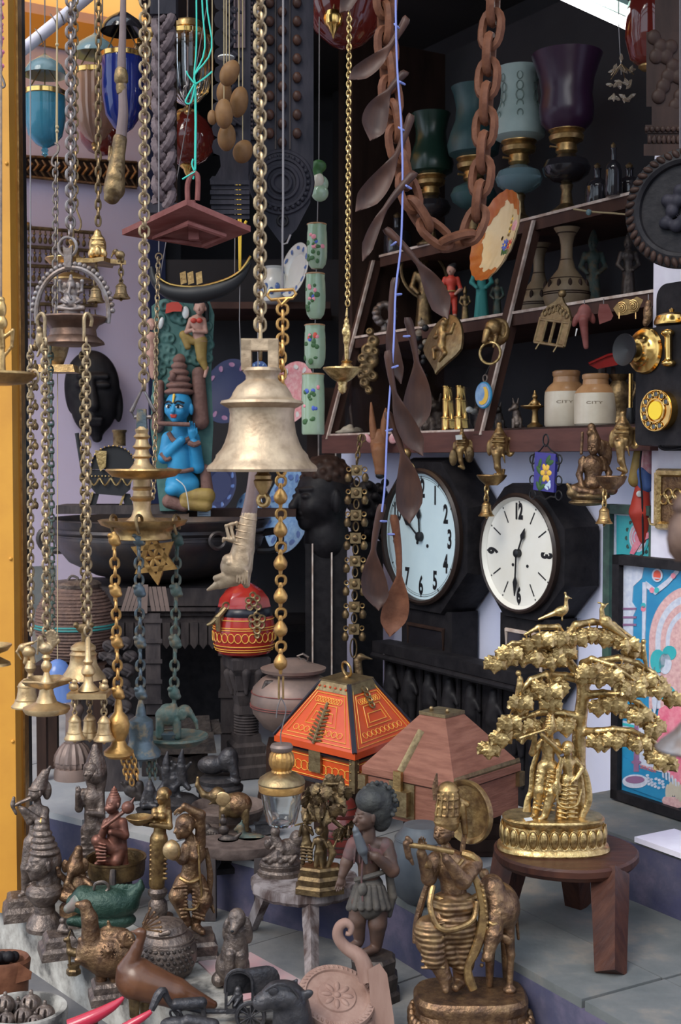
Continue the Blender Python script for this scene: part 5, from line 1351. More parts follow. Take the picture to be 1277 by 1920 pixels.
# --- brass wall pieces on and under the beam
def wall_fig(name,label,cat,px,py,o,group=None):
 p=WP(px,py,o);return T(name,label,cat,p.y,(px,py),group)
def ganesha_mask(label,cx,cy,s,o=.15):
 t=wall_fig('ganesha_mask',label,'mask',cx,cy+30*s,o,'brass elephant masks')
 def q(x,y,d=0):return(cx+x*s,cy+y*s,d*s)
 t.e(q(0,-8,4),(19*s,12*s,24*s)).e(q(-3,4,-6),(13*s,9*s,14*s)).c(q(-5,10,-10),q(-3,34,-10),8*s,6*s).c(q(-3,34,-10),q(4,52,-8),6*s,4*s).c(q(4,52,-8),q(-8,48,-10),4*s,3*s)
 t.e(q(20,-4,4),(11*s,4*s,19*s)).e(q(-18,-2,6),(6*s,4*s,15*s)).e(q(21,-4,1),(6*s,3*s,13*s),sub=True,k=2*s).c(q(0,-30,4),q(0,-40,4),11*s,5*s).e(q(0,-46,4),5*s)
 t.e(q(-9,-2,-12),(3.4*s,2.4*s,2.4*s)).e(q(6,-2,-12),(3.4*s,2.4*s,2.4*s)).c(q(-12,-14,-8),q(9,-14,-8),3*s,3*s,k=s).c(q(-11,-21,-6),q(9,-21,-6),2.4*s,2.4*s,k=s).c(q(8,12,-12),q(11,26,-14),2.6*s,1.2*s)
 t.build('mask','bronze_gold',1.2,3*s)
 return t,q
t,q=ganesha_mask('brass elephant god bell hanger below the moon keychain',936,842,1.0)
t.lathe('oil_cup','bronze_gold',922,[(0,908),(10,910),(20,900),(25,892),(24,890),(14,898),(0,900)],24,d=-14,sx=1.15)
q_=bell(t,912,940,968,15,'brass',d=-14);chain(t,[(913,908,-14),(912,938,-14)],4,6.5,1.8,'gold',pitch=9,parent=q_)
t.tube('arm','bronze_gold',[(944,880,0),(942,894,-4),(928,898,-10)],4,8)
t,q=ganesha_mask('brass elephant god bell hanger under the telephone',1168,826,1.1,.19)
t.lathe('oil_cup','bronze',1146,[(0,916),(12,918),(24,906),(29,894),(28,892),(14,904),(0,906)],24,d=-14)
q_=bell(t,1133,950,982,16,'brass',d=-14);chain(t,[(1134,918,-14),(1133,948,-14)],4,6.5,1.8,'gold',pitch=9,parent=q_)
t.tube('arm','bronze_gold',[(1174,880,0),(1166,894,-4),(1150,900,-10)],4,8)
t,q=ganesha_mask('small dark brass elephant mask with white tag on the beam',866,840,.72);t.add('price_tag',px_prism(t,[(854,816),(866,815),(867,824),(855,825)],-16,-14),'china_white')
t.e((880,852,-2),(9,4,16)).e((850,858,-2),(8,4,16));t.build('wings','brass_old',1.2,2)
# seated Shiva figure
t=wall_fig('shiva_figure','seated bronze deity on a coiled mat below the beam','statue',1108,945,.17)
t.b.cap((0,0,-9),(0,0,-9),0)if False else None
f=(-.5,0,-1)
head_shapes(t,(1114,838,-6),15,f);t.c((1114,826,-4),(1110,804,-2),13,7).e((1109,800,-2),7).e((1106,812,-8),(6,6,6))
torso(t,(1112,872,0),(1112,894,0),(1112,906,0),18)
t.c((1094,864,0),(1086,890,-4),7,6).c((1086,890,-4),(1092,912,-16),6,4.5).c((1130,864,0),(1142,886,0),7,6).c((1142,886,0),(1138,908,-14),6,4.5).c((1092,866,0),(1132,866,0),8,8)
for s in(-1,1):t.c((1112+s*10,912,0),(1112+s*36,918,-14),13,10).c((1112+s*36,918,-14),(1112,924,-26),9,6)
t.c((1094,858,-4),(1090,884,-8),4,4).c((1128,858,-4),(1134,880,-6),4,4)
t.e((1136,852,6),(12,3,26)).c((1090,850,4),(1092,812,4),3,3).e((1128,840,6),(9,5,16))
t.build('figure','bronze',1.2,2.5)
t.e((1104,930,-4),(40,28,11)).e((1100,942,-4),(34,24,7)).e((1074,924,-16),(12,10,9)).c((1070,916,-18),(1064,908,-18),5,3);t.build('mat','brass_old',1.5,3)
# flower tile on wrought iron
t=TW('flower_tile','blue ceramic tile painted with yellow flowers on a wrought iron hanger','tile',1023,885,.16)
mb=MB();hw=.038;hz=36*t.k
tile=t.add('tile',MB().box((0,0,0),(2*hw,.008,2*hz),Matrix.Rotation(R(4),4,'Y')),'tile_blue',local=True)
def dab(x,z,rx,rz,m,a=0,nm='painted_petal'):t.add(nm,MB().ball((0,0,0),(rx,.0012,rz),10,Matrix.Translation((x,-.0042,z))@Matrix.Rotation(R(a),4,'Y')),m,tile,local=True)
for i in range(6):a_=R(i*60);dab(.006+.012*cos(a_),-.002+.015*sin(a_),.0065,.009,'flower_yellow',-i*60+90)
dab(.006,-.002,.005,.006,'stone_jar_top')
for i in range(4):dab(.014+.006*cos(i),-.032+.006*sin(i*1.5),.004,.008,'sticker',i*40)
for x,z,a_ in((-.016,.020,20),(-.020,.004,-40),(-.014,-.02,10),(-.022,-.034,-30),(.014,.03,40),(.022,.022,70),(-.008,-.036,60)):dab(x,z,.006,.013,'leaf_green',a_,'painted_leaf')
mb=MB();mb.ring((0,0,hz+.030),.010,.002,(0,1,0),16,5,sz=1.4)
for s in(-1,1):
 mb.tube([(s*.003,0,hz+.02),(s*.020,0,hz+.006),(s*.044,0,hz-.004),(s*.050,0,hz-.03),(s*.044,0,hz-.045)],.002,5)
 for zz in(.030,-.020,-.055):mb.ring((s*.048,0,zz),.011,.0018,(0,1,0),14,5)
 mb.tube([(s*.04,0,-.06),(s*.02,0,-hz-.012),(0,0,-hz-.02)],.002,5)
t.add('iron_scrolls',mb,'black_paint',local=True)
# elephant ring handle
t=wall_fig('elephant_door_knocker','brass elephant head knocker with a large ring','knocker',922,684,.16)
t.e((934,622,4),(22,10,26)).e((925,615,-8),(16,14,17)).c((914,622,-18),(908,640,-22),8,5).c((930,632,-16),(926,650,-18),5,3).e((942,618,0),(12,4,20)).e((943,618,-4),(6,3,13),sub=True,k=2);t.build('head','bronze_gold',1.3,3)
t.add('ring',MB().ring(t.pt((919,662,-16)),20*t.k,2.6*t.k,(.5,1,0),32,8),'gold')
# moon keychain
t=TW('moon_charm','round blue enamel charm with a yellow crescent moon','charm',908,741,.12)
Rm=25*t.k;disc_prof(t,'disc','print_blue',Rm,[(1,0),(1.0,.003),(.92,.005),(0,.005)])
disc_prof(t,'sky','china_blue_pale',Rm,[(.9,.005),(.9,.0056),(0,.0056)])
cr=[(.72*cos(R(a)),.72*sin(R(a)))for a in range(-120,61,12)]+[(.16*1*cos(R(a))*3.4-.25,.16*3.6*sin(R(a))+.12)for a in range(50,-111,-12)]
t.add('crescent',MB().prism([(x*Rm,z*Rm)for x,z in cr],-.0068,-.0058),'flower_yellow',local=True)
t.add('loop',MB().ring((.004,0,Rm*1.25),Rm*.25,.0025,(0,1,0),16,6),'iron',local=True)
t.add('cord',MB().tube([(.004,0,Rm*1.5),(.008,.02,Rm*2.6)],.0012,5),'black_paint',local=True)
# leaf shaped plaque
t=TW('leaf_plaque','leaf shaped brass plaque with embossed dancing figure','plaque',833,640,.14)
hz=64*t.k;hw=.088;Mt=Matrix.Rotation(R(-14),4,'X')@Matrix.Rotation(R(4),4,'Y')
poly=[(hw*(sin(R(a))*(1-.12*cos(R(a))))if True else 0,hz*(-.15+(cos(R(a))*.95 if cos(R(a))>0 else cos(R(a))*.85)))for a in range(0,360,12)]
poly=[(x*(1 if z>-.3*hz else max(0.0,(z+hz)/(.7*hz))**.9),z)for x,z in poly]
t.add('leaf',MB().prism(list(reversed(poly)),-.006,.004,Mt,bev=.08),'ochre' if False else 'old_brass_plate',local=True)
B=Body()
for a_,b_,r0,r1 in(((-.01,.03),(.0,.01),.014,.012),((0,.01),(.006,-.014),.012,.014),((.006,-.014),(-.028,-.024),.010,.007),((-.028,-.024),(-.016,-.05),.007,.005),((.006,-.016),(.03,-.036),.010,.007),((.03,-.036),(.012,-.056),.007,.005),((-.01,.02),(-.036,.01),.006,.005),((-.036,.01),(-.03,.034),.005,.004),((0,.02),(.034,.022),.006,.005),((.034,.022),(.038,.046),.005,.004)):
 B.cap(Mt@Vector((a_[0],-.008,a_[1])),Mt@Vector((b_[0],-.008,b_[1])),r0,r1)
B.ell(Mt@Vector((-.006,-.010,.048)),.012);B.ell(Mt@Vector((-.004,-.008,.062)),(.010,.008,.010))
t.put(B.mesh('embossed_figure','bronze_gold',.002,.004,(0,0,0)),'embossed_figure')
# ornate brass foliage and smaller plaques along the mid shelf
t=wall_fig('foliage_bracket','ornate brass foliage bracket left of the spoons','ornament',690,742,.16)
for x,y,r_ in((694,622,8),(700,640,12),(690,656,13),(696,676,15),(686,694,15),(700,706,10),(684,718,10),(692,732,8),(680,672,10),(704,660,8),(678,704,8)):t.e((x,y,0),(r_,6,r_));t.e((x-2,y-2,-6),(r_*.5,4,r_*.5),sub=True,k=1.5)
t.build('foliage','brass_old',1.3,3)
t=TW('window_plaque','pierced brass plaque shaped like a little arched window','plaque',1040,606,.13)
Mt=Matrix.Rotation(R(10),4,'Y')@Matrix.Rotation(R(-10),4,'X')
w=.055;h=40*t.k
for a_,b_ in(((-w,-h),(w,-h)),((-w,-h),(-w,h*.2)),((w,-h),(w,h*.2)),((-w,h*.1),(w,h*.1)),((0,-h),(0,h*.1)),((-w*.55,-h),(-w*.55,h*.1)),((w*.55,-h),(w*.55,h*.1))):
 t.add('bar',MB().tube([Mt@Vector((a_[0],0,a_[1])),Mt@Vector((b_[0],0,b_[1]))],.0042,6),'old_brass_plate',local=True)
for s_ in(-1,1):t.add('side_panel',MB().box((s_*w*.78,.001,-h*.45),(w*.40,.004,h*1.05),Mt),'old_brass_plate',local=True)
top=[(-w,h*.1),(w,h*.1),(w,h*.35),(w*.7,h*.75),(w*.3,h*1.0),(0,h*1.35),(-w*.3,h*1.0),(-w*.7,h*.75),(-w,h*.35)]
pl=t.add('arched_top',MB().prism(top,-.003,.003,Mt),'old_brass_plate',local=True)
for i in range(7):t.add('scroll',MB().ring(Mt@Vector((-w*.72+i*w*.24,-.004,h*(.42+.28*(1-abs(i-3)/3)))),.008,.0022,(0,1,0),12,5),'brass_old',pl,local=True)
t.add('crest',MB().ball(Mt@Vector((0,0,h*1.4)),.010),'brass_old',local=True)
for x in(-w*.6,w*.6):t.add('hook',MB().tube([Mt@Vector((x,-.003,-h)),Mt@Vector((x,-.010,-h-.018))],.002,5),'old_brass_plate',local=True)
t=wall_fig('brass_fish_plaque','small brass plaque with two embossed rosettes and hooks','plaque',1180,590,.13)
t.add('plate',px_prism(t,[(1150,578),(1160,566),(1172,560),(1184,562),(1194,556),(1206,562),(1196,584),(1176,590),(1158,592)],-3,3),'brass')
for x,y in((1165,577),(1186,573)):
 for r_ in(10,6.5,3):t.add('rosette',MB().ring(t.pt((x,y,-4)),r_*t.k,1.4*t.k,(.4,1,0),18,5),'brass')
for x in(1161,1192):t.tube('hook','brass',[(x,586,-3),(x,598,-5)],1.4,5)
t=wall_fig('wood_animal_mask','brown wooden animal head with long snout under the middle shelf','mask',1098,655,.13)
t.e((1096,588,0),(13,9,18)).c((1094,600,-6),(1099,650,-4),9,5).e((1080,600,2),(6,4,14),tilt=20).e((1110,596,2),(6,4,12),tilt=-20);t.build('head','red_wood',1.3,3)
for x in(1082,1101):t.tube('tusk','china_white',[(x,616,-8),(x-3,630,-10)],[1.6,.8],6)
t.tube('wire','wire',[(1096,572,4),(1096,562,6)],1,4)
t=wall_fig('wood_fan','red brown wooden fan shaped piece under the middle shelf','ornament',1135,608,.12);t.add('blade',px_prism(t,[(1124,570),(1140,570),(1150,592),(1146,600),(1124,608),(1121,590)],-3,4),'red_wood');t.tube('wire','wire',[(1132,570,0),(1132,560,4)],1,4)
t=wall_fig('gold_tassel','dark carved tassel hanging beside the white column','ornament',1215,612,.13)
t.e((1215,588,0),(9,7,20)).e((1216,570,0),(6,5,8)).e((1211,604,0),(6,5,9));t.build('tassel','bronze',1.3,2);t.tube('wire','wire',[(1216,566,0),(1216,552,4)],1,4)
t=wall_fig('red_fan_tray','red lacquer tray edge in the lower right of the cabinet','tray',1140,692,-.06)
t.add('tray',px_prism(t,[(1104,684),(1130,670),(1180,658),(1200,662),(1192,676),(1150,686),(1120,692)],-4,30),'lacquer_red');t.tube('rim','lacquer_red',[(1104,682,-6),(1140,666,-6),(1196,656,-6)],2.5,6)
t.tube('stand','dark_wood',[(1150,688,10),(1150,800,14)],4,6)
# plate with orange rim
t=TW('flower_plate','scalloped cream plate with orange rim and painted flowers','plate',942,447,.17)
Rp=87*t.k;Mt=Matrix.Rotation(R(-10),4,'Z')@Matrix.Rotation(R(-15),4,'X')@Matrix.Rotation(R(90),4,'X')
rng=[]
N_=96;mb=MB();mo=MB()
def rad(a,f):return Rp*(f+(.012*sin(a*22)+.008*sin(a*13+1))*f)
def prof_ring(fs_,zz,mbx):
 vs=[]
 for f_,z in zip(fs_,zz):
  for i in range(N_):
   a_=2*PI*i/N_;r_=rad(a_,f_)if f_>.8 else Rp*(f_+(.05*(abs((i%6)-3)/3-.5)+.035*sin(a_*5))*(1 if .55<f_<.8 else 0))
   vs.append((r_*cos(a_),r_*sin(a_),z))
 fs=[(j*N_+i,j*N_+(i+1)%N_,(j+1)*N_+(i+1)%N_,(j+1)*N_+i)for j in range(len(fs_)-1)for i in range(N_)]
 mbx.add(vs,fs,Mt)
prof_ring([.05,.4,.66,.86,1.0,.99,.84,.5,.05],[0,.001,.005,.014,.024,.020,.009,-.005,-.006],mb);b0=t.add('plate',mb,'plate_cream',local=True)
prof_ring([.74,.86,1.001],[.0090,.0148,.0248],mo);t.add('orange_rim',mo,'plate_orange',b0,local=True)
def dabp(x,y,rx,ry,m,a=0,nm='painted_petal'):t.add(nm,MB().ball((0,0,0),(rx*Rp,ry*Rp,.0012),10,Mt@Matrix.Translation((x*Rp,y*Rp,.0035))@Matrix.Rotation(R(a),4,'Z')),m,b0,local=True)
for cx_,cy_,m in((.26,-.20,'flower_blue'),(.50,-.24,'paint_red')):
 for i in range(9):dabp(cx_+.085*cos(i*.7),cy_+.085*sin(i*.7),.06,.022,m,i*40)
 dabp(cx_,cy_,.035,.035,'flower_yellow')
for i in range(5):dabp(.50+.06*cos(i*1.25),.20+.07*sin(i*1.25),.06,.07,'china_pink',i*72)
for i in range(8):dabp(.30+.02*(i%2),.02+i*.07,.035,.035,'flower_yellow' if i%2 else 'ochre')
for i in range(6):dabp(.2+.07*i,-.34-.02*(i%3),.03,.09,'leaf_green',i*35,'painted_leaf')

# ------------------------------------------------------------------ cabinet contents
def proj(p):
 d=Vector(p)-Vector((0,0,CAMZ));f=d.y*cp_-d.z*sp_;u=d.y*sp_+d.z*cp_
 return CX+F*d.x/f,CY-F*u/f
def on_shelf(px,o,z):
 p=WP(px,862,o);b=Vector((p.x,p.y,z));return p.y,proj(b)[1]
UZ,MZ,BZ=1.6105,1.3525,1.0465
def oil_lamp(label,cx,o,sh,ms,mfont,sc=1.0):
 Y,by=on_shelf(cx,o,UZ);t=T('oil_lamp',label,'lamp',Y,(cx,by),'oil lamps on the top shelf');s=sc
 def h(v):return by-v*s
 def pr(l):return[(r*s,h(y))for r,y in l]
 t.lathe('foot','brass_old',cx,pr([(0,0),(30,0),(31,4),(22,9),(12,18),(9,40),(12,52),(8,58)]),32)
 t.lathe('font',mfont,cx,pr([(8,56),(24,60),(40,72),(44,84),(38,97),(20,106),(12,110)]),36)
 t.lathe('burner','brass',cx,pr([(14,108),(20,114),(18,128),(30,134),(32,142),(28,148),(33,152),(33,158)]),36)
 t.add('wick_knob',MB().tube([t.pt((cx-14*s,h(122),-8)),t.pt((cx-30*s,h(124),-14))],2.2*t.k,6),'brass')
 shade=t.lathe('shade',ms,cx,pr(sh),40)
 return t,h,shade
SH1=[(30,152),(47,162),(50,180),(44,202),(35,226),(33,250),(38,276),(43,290),(41,290),(35,272),(30,248),(34,222),(42,200),(46,178),(42,164),(28,156)]
SH2=[(30,150),(46,166),(50,190),(46,220),(50,250),(60,280),(64,292),(61,292),(54,270),(44,226),(46,190),(42,168),(28,154)]
oil_lamp('oil lamp with dark green shade at the left end of the top shelf',808,-.08,SH1,'glass_green','glass_dark',.85)
oil_lamp('oil lamp with teal glass shade behind the wooden chain',888,-.12,SH1,'glass_teal','glass_teal',.98)
t,h,shd=oil_lamp('oil lamp with pale seafoam etched shade',973,-.08,SH1,'glass_seafoam','glass_smoke',1.0)
for i in range(3):
 a_=R(-60+i*55)
 for j in range(5):
  hh=196+j*18;r_=[45,38,35,33.5,36][j]+1;c0=t.pt((973,h(hh),0));M_=Matrix.Translation((c0.x+r_*t.k*sin(a_),c0.y-r_*t.k*cos(a_),c0.z))@Matrix.Rotation(a_,4,'Z')
  t.add('etched_motif',MB().ring((0,0,0),(7-abs(j-2))*t.k,1.1*t.k,(0,1,0),12,4,M_,sz=1.4),'etch',shd)
oil_lamp('oil lamp with wide purple shade on the top shelf',1062,-.10,SH2,'glass_purple','glass_dark',1.02)
def jar(name,label,cat,cx,o,z,prof,m,seg=32,group=None,part='body'):
 Y,by=on_shelf(cx,o,z);t=T(name,label,cat,Y,(cx,by),group);t.lathe(part,m,cx,[(r,by-h)for r,h in prof],seg);return t,by
for i,(x,o,r_,hh,m)in enumerate(((1120,-.1,22,70,'glass_dark'),(1150,-.05,16,90,'glass_dark'),(1180,-.12,24,60,'glass_dark'),(745,-.1,26,70,'glass_dark'))):
 t,by=jar('dark_bottle',['squat dark bottle right of the purple lamp','slim dark bottle on the right of the top shelf','round dark bottle beside the white column','dark bottle at the left end of the top shelf'][i],'bottle',x,o,UZ,[(r_*.9,0),(r_,6),(r_,hh*.5),(r_*.8,hh*.65),(r_*.3,hh*.75),(r_*.28,hh*.95),(r_*.36,hh),(0,hh)],'glass_dark')
 t.lathe('stopper','brass_old',x,[(r_*.2,by-hh),(r_*.3,by-hh-6),(0,by-hh-12)],14)
t=T('crystal_prisms','cluster of clear crystal drops hanging at upper right','ornament',2.9,(1165,195))
for i in range(26):
 x=1165+26*sin(i*2.4)*(.4+.6*((i*37)%10)/10);y=108+(i*53)%80;t.add('crystal_drop',MB().lathe((0,0,0),[(0,-9*t.k),(4*t.k,-2*t.k),(2.5*t.k,5*t.k),(0,8*t.k)],6,Matrix.Translation(t.pt((x,y,(i*29)%30-15)))@Matrix.Rotation(R(i*40),4,'Y')),'crystal')
t.tube('wire','wire',[(1165,140,0),(1160,40,0),(1160,-330,0)],1,4)
for i in range(5):t.tube('wire_arm','brass_old',[(1165,120,0),(1165+24*cos(i*1.26),140+10*sin(i),20*sin(i*1.26))],1,4)
# middle shelf
VZ=[(24,0),(36,4),(44,26),(42,44),(30,62),(16,80),(11,100),(11,124),(14,140),(22,152),(24,156),(19,155),(10,138),(0,136)]
for x,o,s,lb in((1010,-.16,.92,'tan painted bottle vase, the shorter behind'),(1062,-.08,1.0,'tan painted bottle vase with flared lip')):
 Y,by=on_shelf(x,o,MZ);t=T('bottle_vase',lb,'vase',Y,(x,by),'painted bottle vases');t.lathe('body','vase_tan',x,[(r*s,by-h*s)for r,h in VZ],40)
 mb=MB()
 for hh,r_ in((34,44.3),(30,44.3),(96,11.6),(146,18.5),(60,31.5)):mb.ring(t.pt((x,by-hh*s,0)),r_*s*t.k,1.0*t.k,(0,0,1),32,5)
 t.add('painted_bands',mb,'dark_wood')['kind']='stuff'
 for i in range(7):a_=R(-90+i*30);c0=t.pt((x,by-48*s,0));t.add('painted_leaf',MB().ball((c0.x+39*s*t.k*sin(a_),c0.y-39*s*t.k*cos(a_),c0.z),(4*t.k,4*t.k,9*t.k),8),'dark_wood')
def small_figure(name,label,cx,o,z,H,m,f=(-.4,0,-1),crown=None,parts=None,robe=True,group=None,cat='figurine'):
 Y,by=on_shelf(cx,o,z);t=T(name,label,cat,Y,(cx,by),group);hr=H/13.0;q=lambda x,h,d=0:(cx+x*H,by-h*H,d*H)
 head_shapes(t,q(0,.90),hr,f,ears=False,crown=crown);t.c(q(0,.86),q(0,.78),hr*.45,hr*.5)
 torso(t,q(0,.72),q(0,.58),q(0,.50),hr*1.05)
 for s in(-1,1):limb(t,q(s*.10,.76),q(s*.15,.60,-.01),q(s*.07,.52,-.09),hr*.42,hr*.36,hr*.28,hr*.3)
 if robe:t.c(q(0,.50),q(0,.06),hr*1.0,hr*1.5);t.c(q(-.04,.40,-.05),q(-.06,.05,-.08),hr*.3,hr*.4);t.c(q(.04,.40,-.05),q(.06,.05,-.08),hr*.3,hr*.4)
 else:
  for s in(-1,1):limb(t,q(s*.05,.48),q(s*.06,.26,-.02),q(s*.06,.05),hr*.6,hr*.45,hr*.3,hr*.3);t.e(q(s*.07,.03,-.03),(hr*.35,hr*.6,hr*.25))
 t.build('figure',m,max(1.0,H/90),hr*.3)
 t.lathe('base',m,cx,[(0,by),(H*.14,by),(H*.14,by-H*.03),(H*.11,by-H*.05),(0,by-H*.05)],24);return t,q,hr,by
t,q,hr,by=small_figure('painted_figurine','plaster figurine in an orange red tunic with pale face',846,-.05,MZ,118,'paint_red',robe=False)
t.e(q(0,.90),(hr*.9,hr*.9,hr*1.05)).c(q(0,.83),q(0,.86),hr*.5);t.e(q(.05,.9,.03),.01)
head_shapes(t,q(0,.902,-.003),hr*1.04,(-.4,0,-1));t.build('face','skin_paint',1,hr*.2)
t.e(q(.015,.94,.015),(hr*.98,hr*.98,hr*.8)).e(q(.05,.985,.0),(hr*.5,hr*.4,hr*.4));t.build('hair','black_paint',1.1,2)
for s in(-1,1):t.c(q(s*.06,.27,-.02),q(s*.06,.05,-.005),hr*.52,hr*.36);t.c(q(s*.155,.60,-.012),q(s*.07,.52,-.095),hr*.44,hr*.32)
t.build('limbs','skin_paint',1.1,1.5)
t.lathe('belt','ochre',846,[(hr*1.22,by-.57*118),(hr*1.24,by-.55*118)],24)
small_figure('robed_figurine','figurine in a teal robe on a stone base',903,-.05,MZ,124,'basket_green')
small_figure('robed_figurine','little mottled green figure beside the cabinet stile',932,-.09,MZ,84,'verdigris')
small_figure('brass_figurine','tiny brass figure between the orange and teal figurines',872,-.02,MZ,64,'brass_old',crown='tall')
small_figure('green_deity','tall verdigris deity statue right of the bottle vases',1112,-.20,MZ,150,'verdigris',crown='tall')
small_figure('dark_deity','dark bronze deity figure near the white column on the middle shelf',1178,-.14,MZ,130,'bronze_dark',crown='tall')
t,q,hr,by=small_figure('brass_deity','ornate brass deity figure behind the slanting spoon',795,-.12,MZ,150,'brass_old',crown='tall')
t.add('halo',MB().ring(t.pt(q(0,.75,.05)),.26*150*t.k,3*t.k,(.4,1,0),32,6,sz=1.3),'brass_old')
t=T('silver_shell','crumpled silvery shell ornament on the left of the middle shelf','ornament',WP(722,800,-.03).y,(722,600));Y,by=on_shelf(722,-.03,MZ)
for i in range(16):t.e((722+16*cos(i*2.4),by-40+18*sin(i*2.4),10*sin(i*1.3)),(9,8,7));
t.build('shell','crystal' if False else 'steel_chain',1.4,2);t.lathe('stand','iron',722,[(18,by),(18,by-4),(8,by-10),(8,by-22)],20)
# string of beads
t=T('bead_string','string of dark and pearly beads hanging in the cabinet','beads',WP(792,650,.12).y,(792,720))
for i in range(13):t.ball('bead','crystal' if i<7 and i%2==0 else 'black_paint',(790+8*sin(i*1.9),606+i*9,6*cos(i*2)),7-i*.2)
t.tube('cord','black_paint',[(790,606,0),(790,596,4)],1,4)
# bottom shelf
for i,x in enumerate((837,862)):
 Y,by=on_shelf(x,.04,BZ);t=T('brass_telescope',['brass telescope tube standing on the lower shelf, the left one','brass telescope tube standing nearest the moon charm'][i],'telescope',Y,(x,by),'brass telescopes')
 for nm,r0,h0,h1 in(('outer_tube',10,0,26),('middle_tube',8,24,60),('eyepiece_tube',7,58,84)):t.lathe(nm,'gold_bright',x,[(r0,by-h0),(r0+1,by-h0-2),(r0-.5,by-h0-4),(r0-.5,by-h1+3),(r0+1,by-h1+2),(r0+.6,by-h1),(0,by-h1)],24)
JP=[(38,0),(41,4),(41,58),(40,66),(34,76),(25,84),(24,94),(26,97),(26,104),(22,106),(18,104),(0,100)]
for x,o,s,lb in((1062,.02,1.0,'stoneware jar with brown shoulder, the taller of the pair'),(1117,.04,.92,'squat stoneware jar with brown shoulder beside the telephone')):
 Y,by=on_shelf(x,o,BZ);t=T('stoneware_jar',lb,'jar',Y,(x,by),'stoneware jars');s2=1.06 if s<1 else 1
 t.lathe('body','stone_jar',x,[(r*s*s2,by-h*s)for r,h in JP[:4]],40);t.lathe('shoulder','stone_jar_top',x,[(r*s*s2,by-h*s)for r,h in JP[3:]],40)
 c0=t.pt((x,by-46*s,0));vs,fs=text_verts('CITY');rr=41.25*s*s2*t.k
 t.add('stamp',MB().add([(c0.x+rr*sin(v[0]*.36-.25),c0.y-rr*cos(v[0]*.36-.25),c0.z+v[1]*7*t.k)for v in vs],fs),'vase_tan',smooth=False)
Y,by=on_shelf(1160,.0,BZ);t=T('brass_pitcher','dark brass pitcher half hidden by the telephone','pitcher',Y,(1160,by));t.lathe('body','brass_old',1160,[(18,by),(20,by-6),(14,by-20),(20,by-44),(24,by-62),(18,by-76),(12,by-84),(20,by-96),(0,by-94)],30);t.tube('handle','brass_old',[(1178,by-86,0),(1192,by-76,0),(1184,by-48,0)],3,8,smooth=4)
Y,by=on_shelf(1140,-.12,BZ);t=T('tall_bottle','tall dark narrow necked bottle behind the stoneware jars','bottle',Y,(1128,by));t.lathe('body','bronze_dark',1128,[(26,by),(28,by-60),(20,by-84),(8,by-96),(8,by-118),(14,by-126),(0,by-126)],28)
def critter(name,label,cx,o,s,m):
 Y,by=on_shelf(cx,o,BZ);t=T(name,label,'figurine',Y,(cx,by),'animal figurines in the cabinet');q=lambda x,h,d=0:(cx+x*s,by-h*s,d*s)
 t.c(q(0,8),q(-2,28),9*s,7*s).e(q(-4,38,-2),(7*s,7*s,7*s)).c(q(-8,36,-4),q(-14,33,-6),4*s,3*s).c(q(-6,44),q(-8,54),2.4*s,1.2*s).c(q(0,44),q(2,54),2.4*s,1.2*s)
 for x in(-7,6):t.c(q(x,16,-4),q(x,1,-6),3.6*s,3*s)
 t.c(q(4,6,4),q(12,2,6),4*s,2*s);t.build('figure',m,1.1,2*s)
critter('dog_figurine','dark dog figurine beside the cabinet stile',938,.02,.95,'bronze_dark');critter('dog_figurine','upright dark animal figurine left of the little brass lamp',970,.04,1.05,'bronze_grey')
critter('horned_figurine','grey horned animal figurine behind the telescopes',800,-.02,1.5,'bronze_grey');critter('seated_animal','small dark seated animal behind the moon charm',900,-.10,1.1,'bronze_dark')
Y,by=on_shelf(1003,.04,BZ);t=T('lamp_figurine','little brass lamp lady with wide dish on the lower shelf','figurine',Y,(1003,by))
t.lathe('pedestal','brass',1003,[(14,by),(15,by-4),(7,by-10),(5,by-30),(8,by-36)],24);t.lathe('dish','brass',998,[(0,by-34),(14,by-36),(22,by-40),(22,by-42),(10,by-38),(0,by-37)],24)
t.e((1003,by-46,0),(7,6,9)).e((1003,by-59,0),5.5).c((1003,by-64,0),(1003,by-70,0),3,1.5).c((997,by-48,0),(990,by-40,-4),2.6,2).c((1009,by-48,0),(1014,by-42,-4),2.6,2);t.build('figure','brass',1.0,1.5)
Y,by=on_shelf(668,.04,BZ);t=T('small_shell','pale conch shell at the left end of the lower shelf','shell',Y,(652,by));t.e((652,by-7,0),(12,9,8)).c((640,by-4,0),(630,by-3,0),4,1.5).e((656,by-13,0),(6,6,5));t.build('shell','stone_jar',1,2)
Y,by=on_shelf(878,.05,BZ);t=T('china_stopper','round white china stopper on a black stem','stopper',Y,(880,by));t.ball('knob','china_white',(880,by-38,0),(7,7,6));t.tube('stem','black_paint',[(880,by-34,0),(882,by-14,0),(888,by,0)],2,6)
# string light and globe hanging from the top shelf
t=T('string_light','twisted cord with small round glass bulbs under the top shelf','light',WP(1150,410,-.02).y,(1187,432))
t.tube('cord','string_tan',[(1075,392,0),(1110,397,0),(1150,400,0),(1190,402,0),(1215,390,0)],1.8,6,smooth=3)
t.ball('bulb','glass_clear',(1187,419,0),13,18);t.ball('bulb','glass_smoke',(1104,398,0),6,12);t.tube('socket','brass_old',[(1187,403,0),(1187,408,0)],4,8)

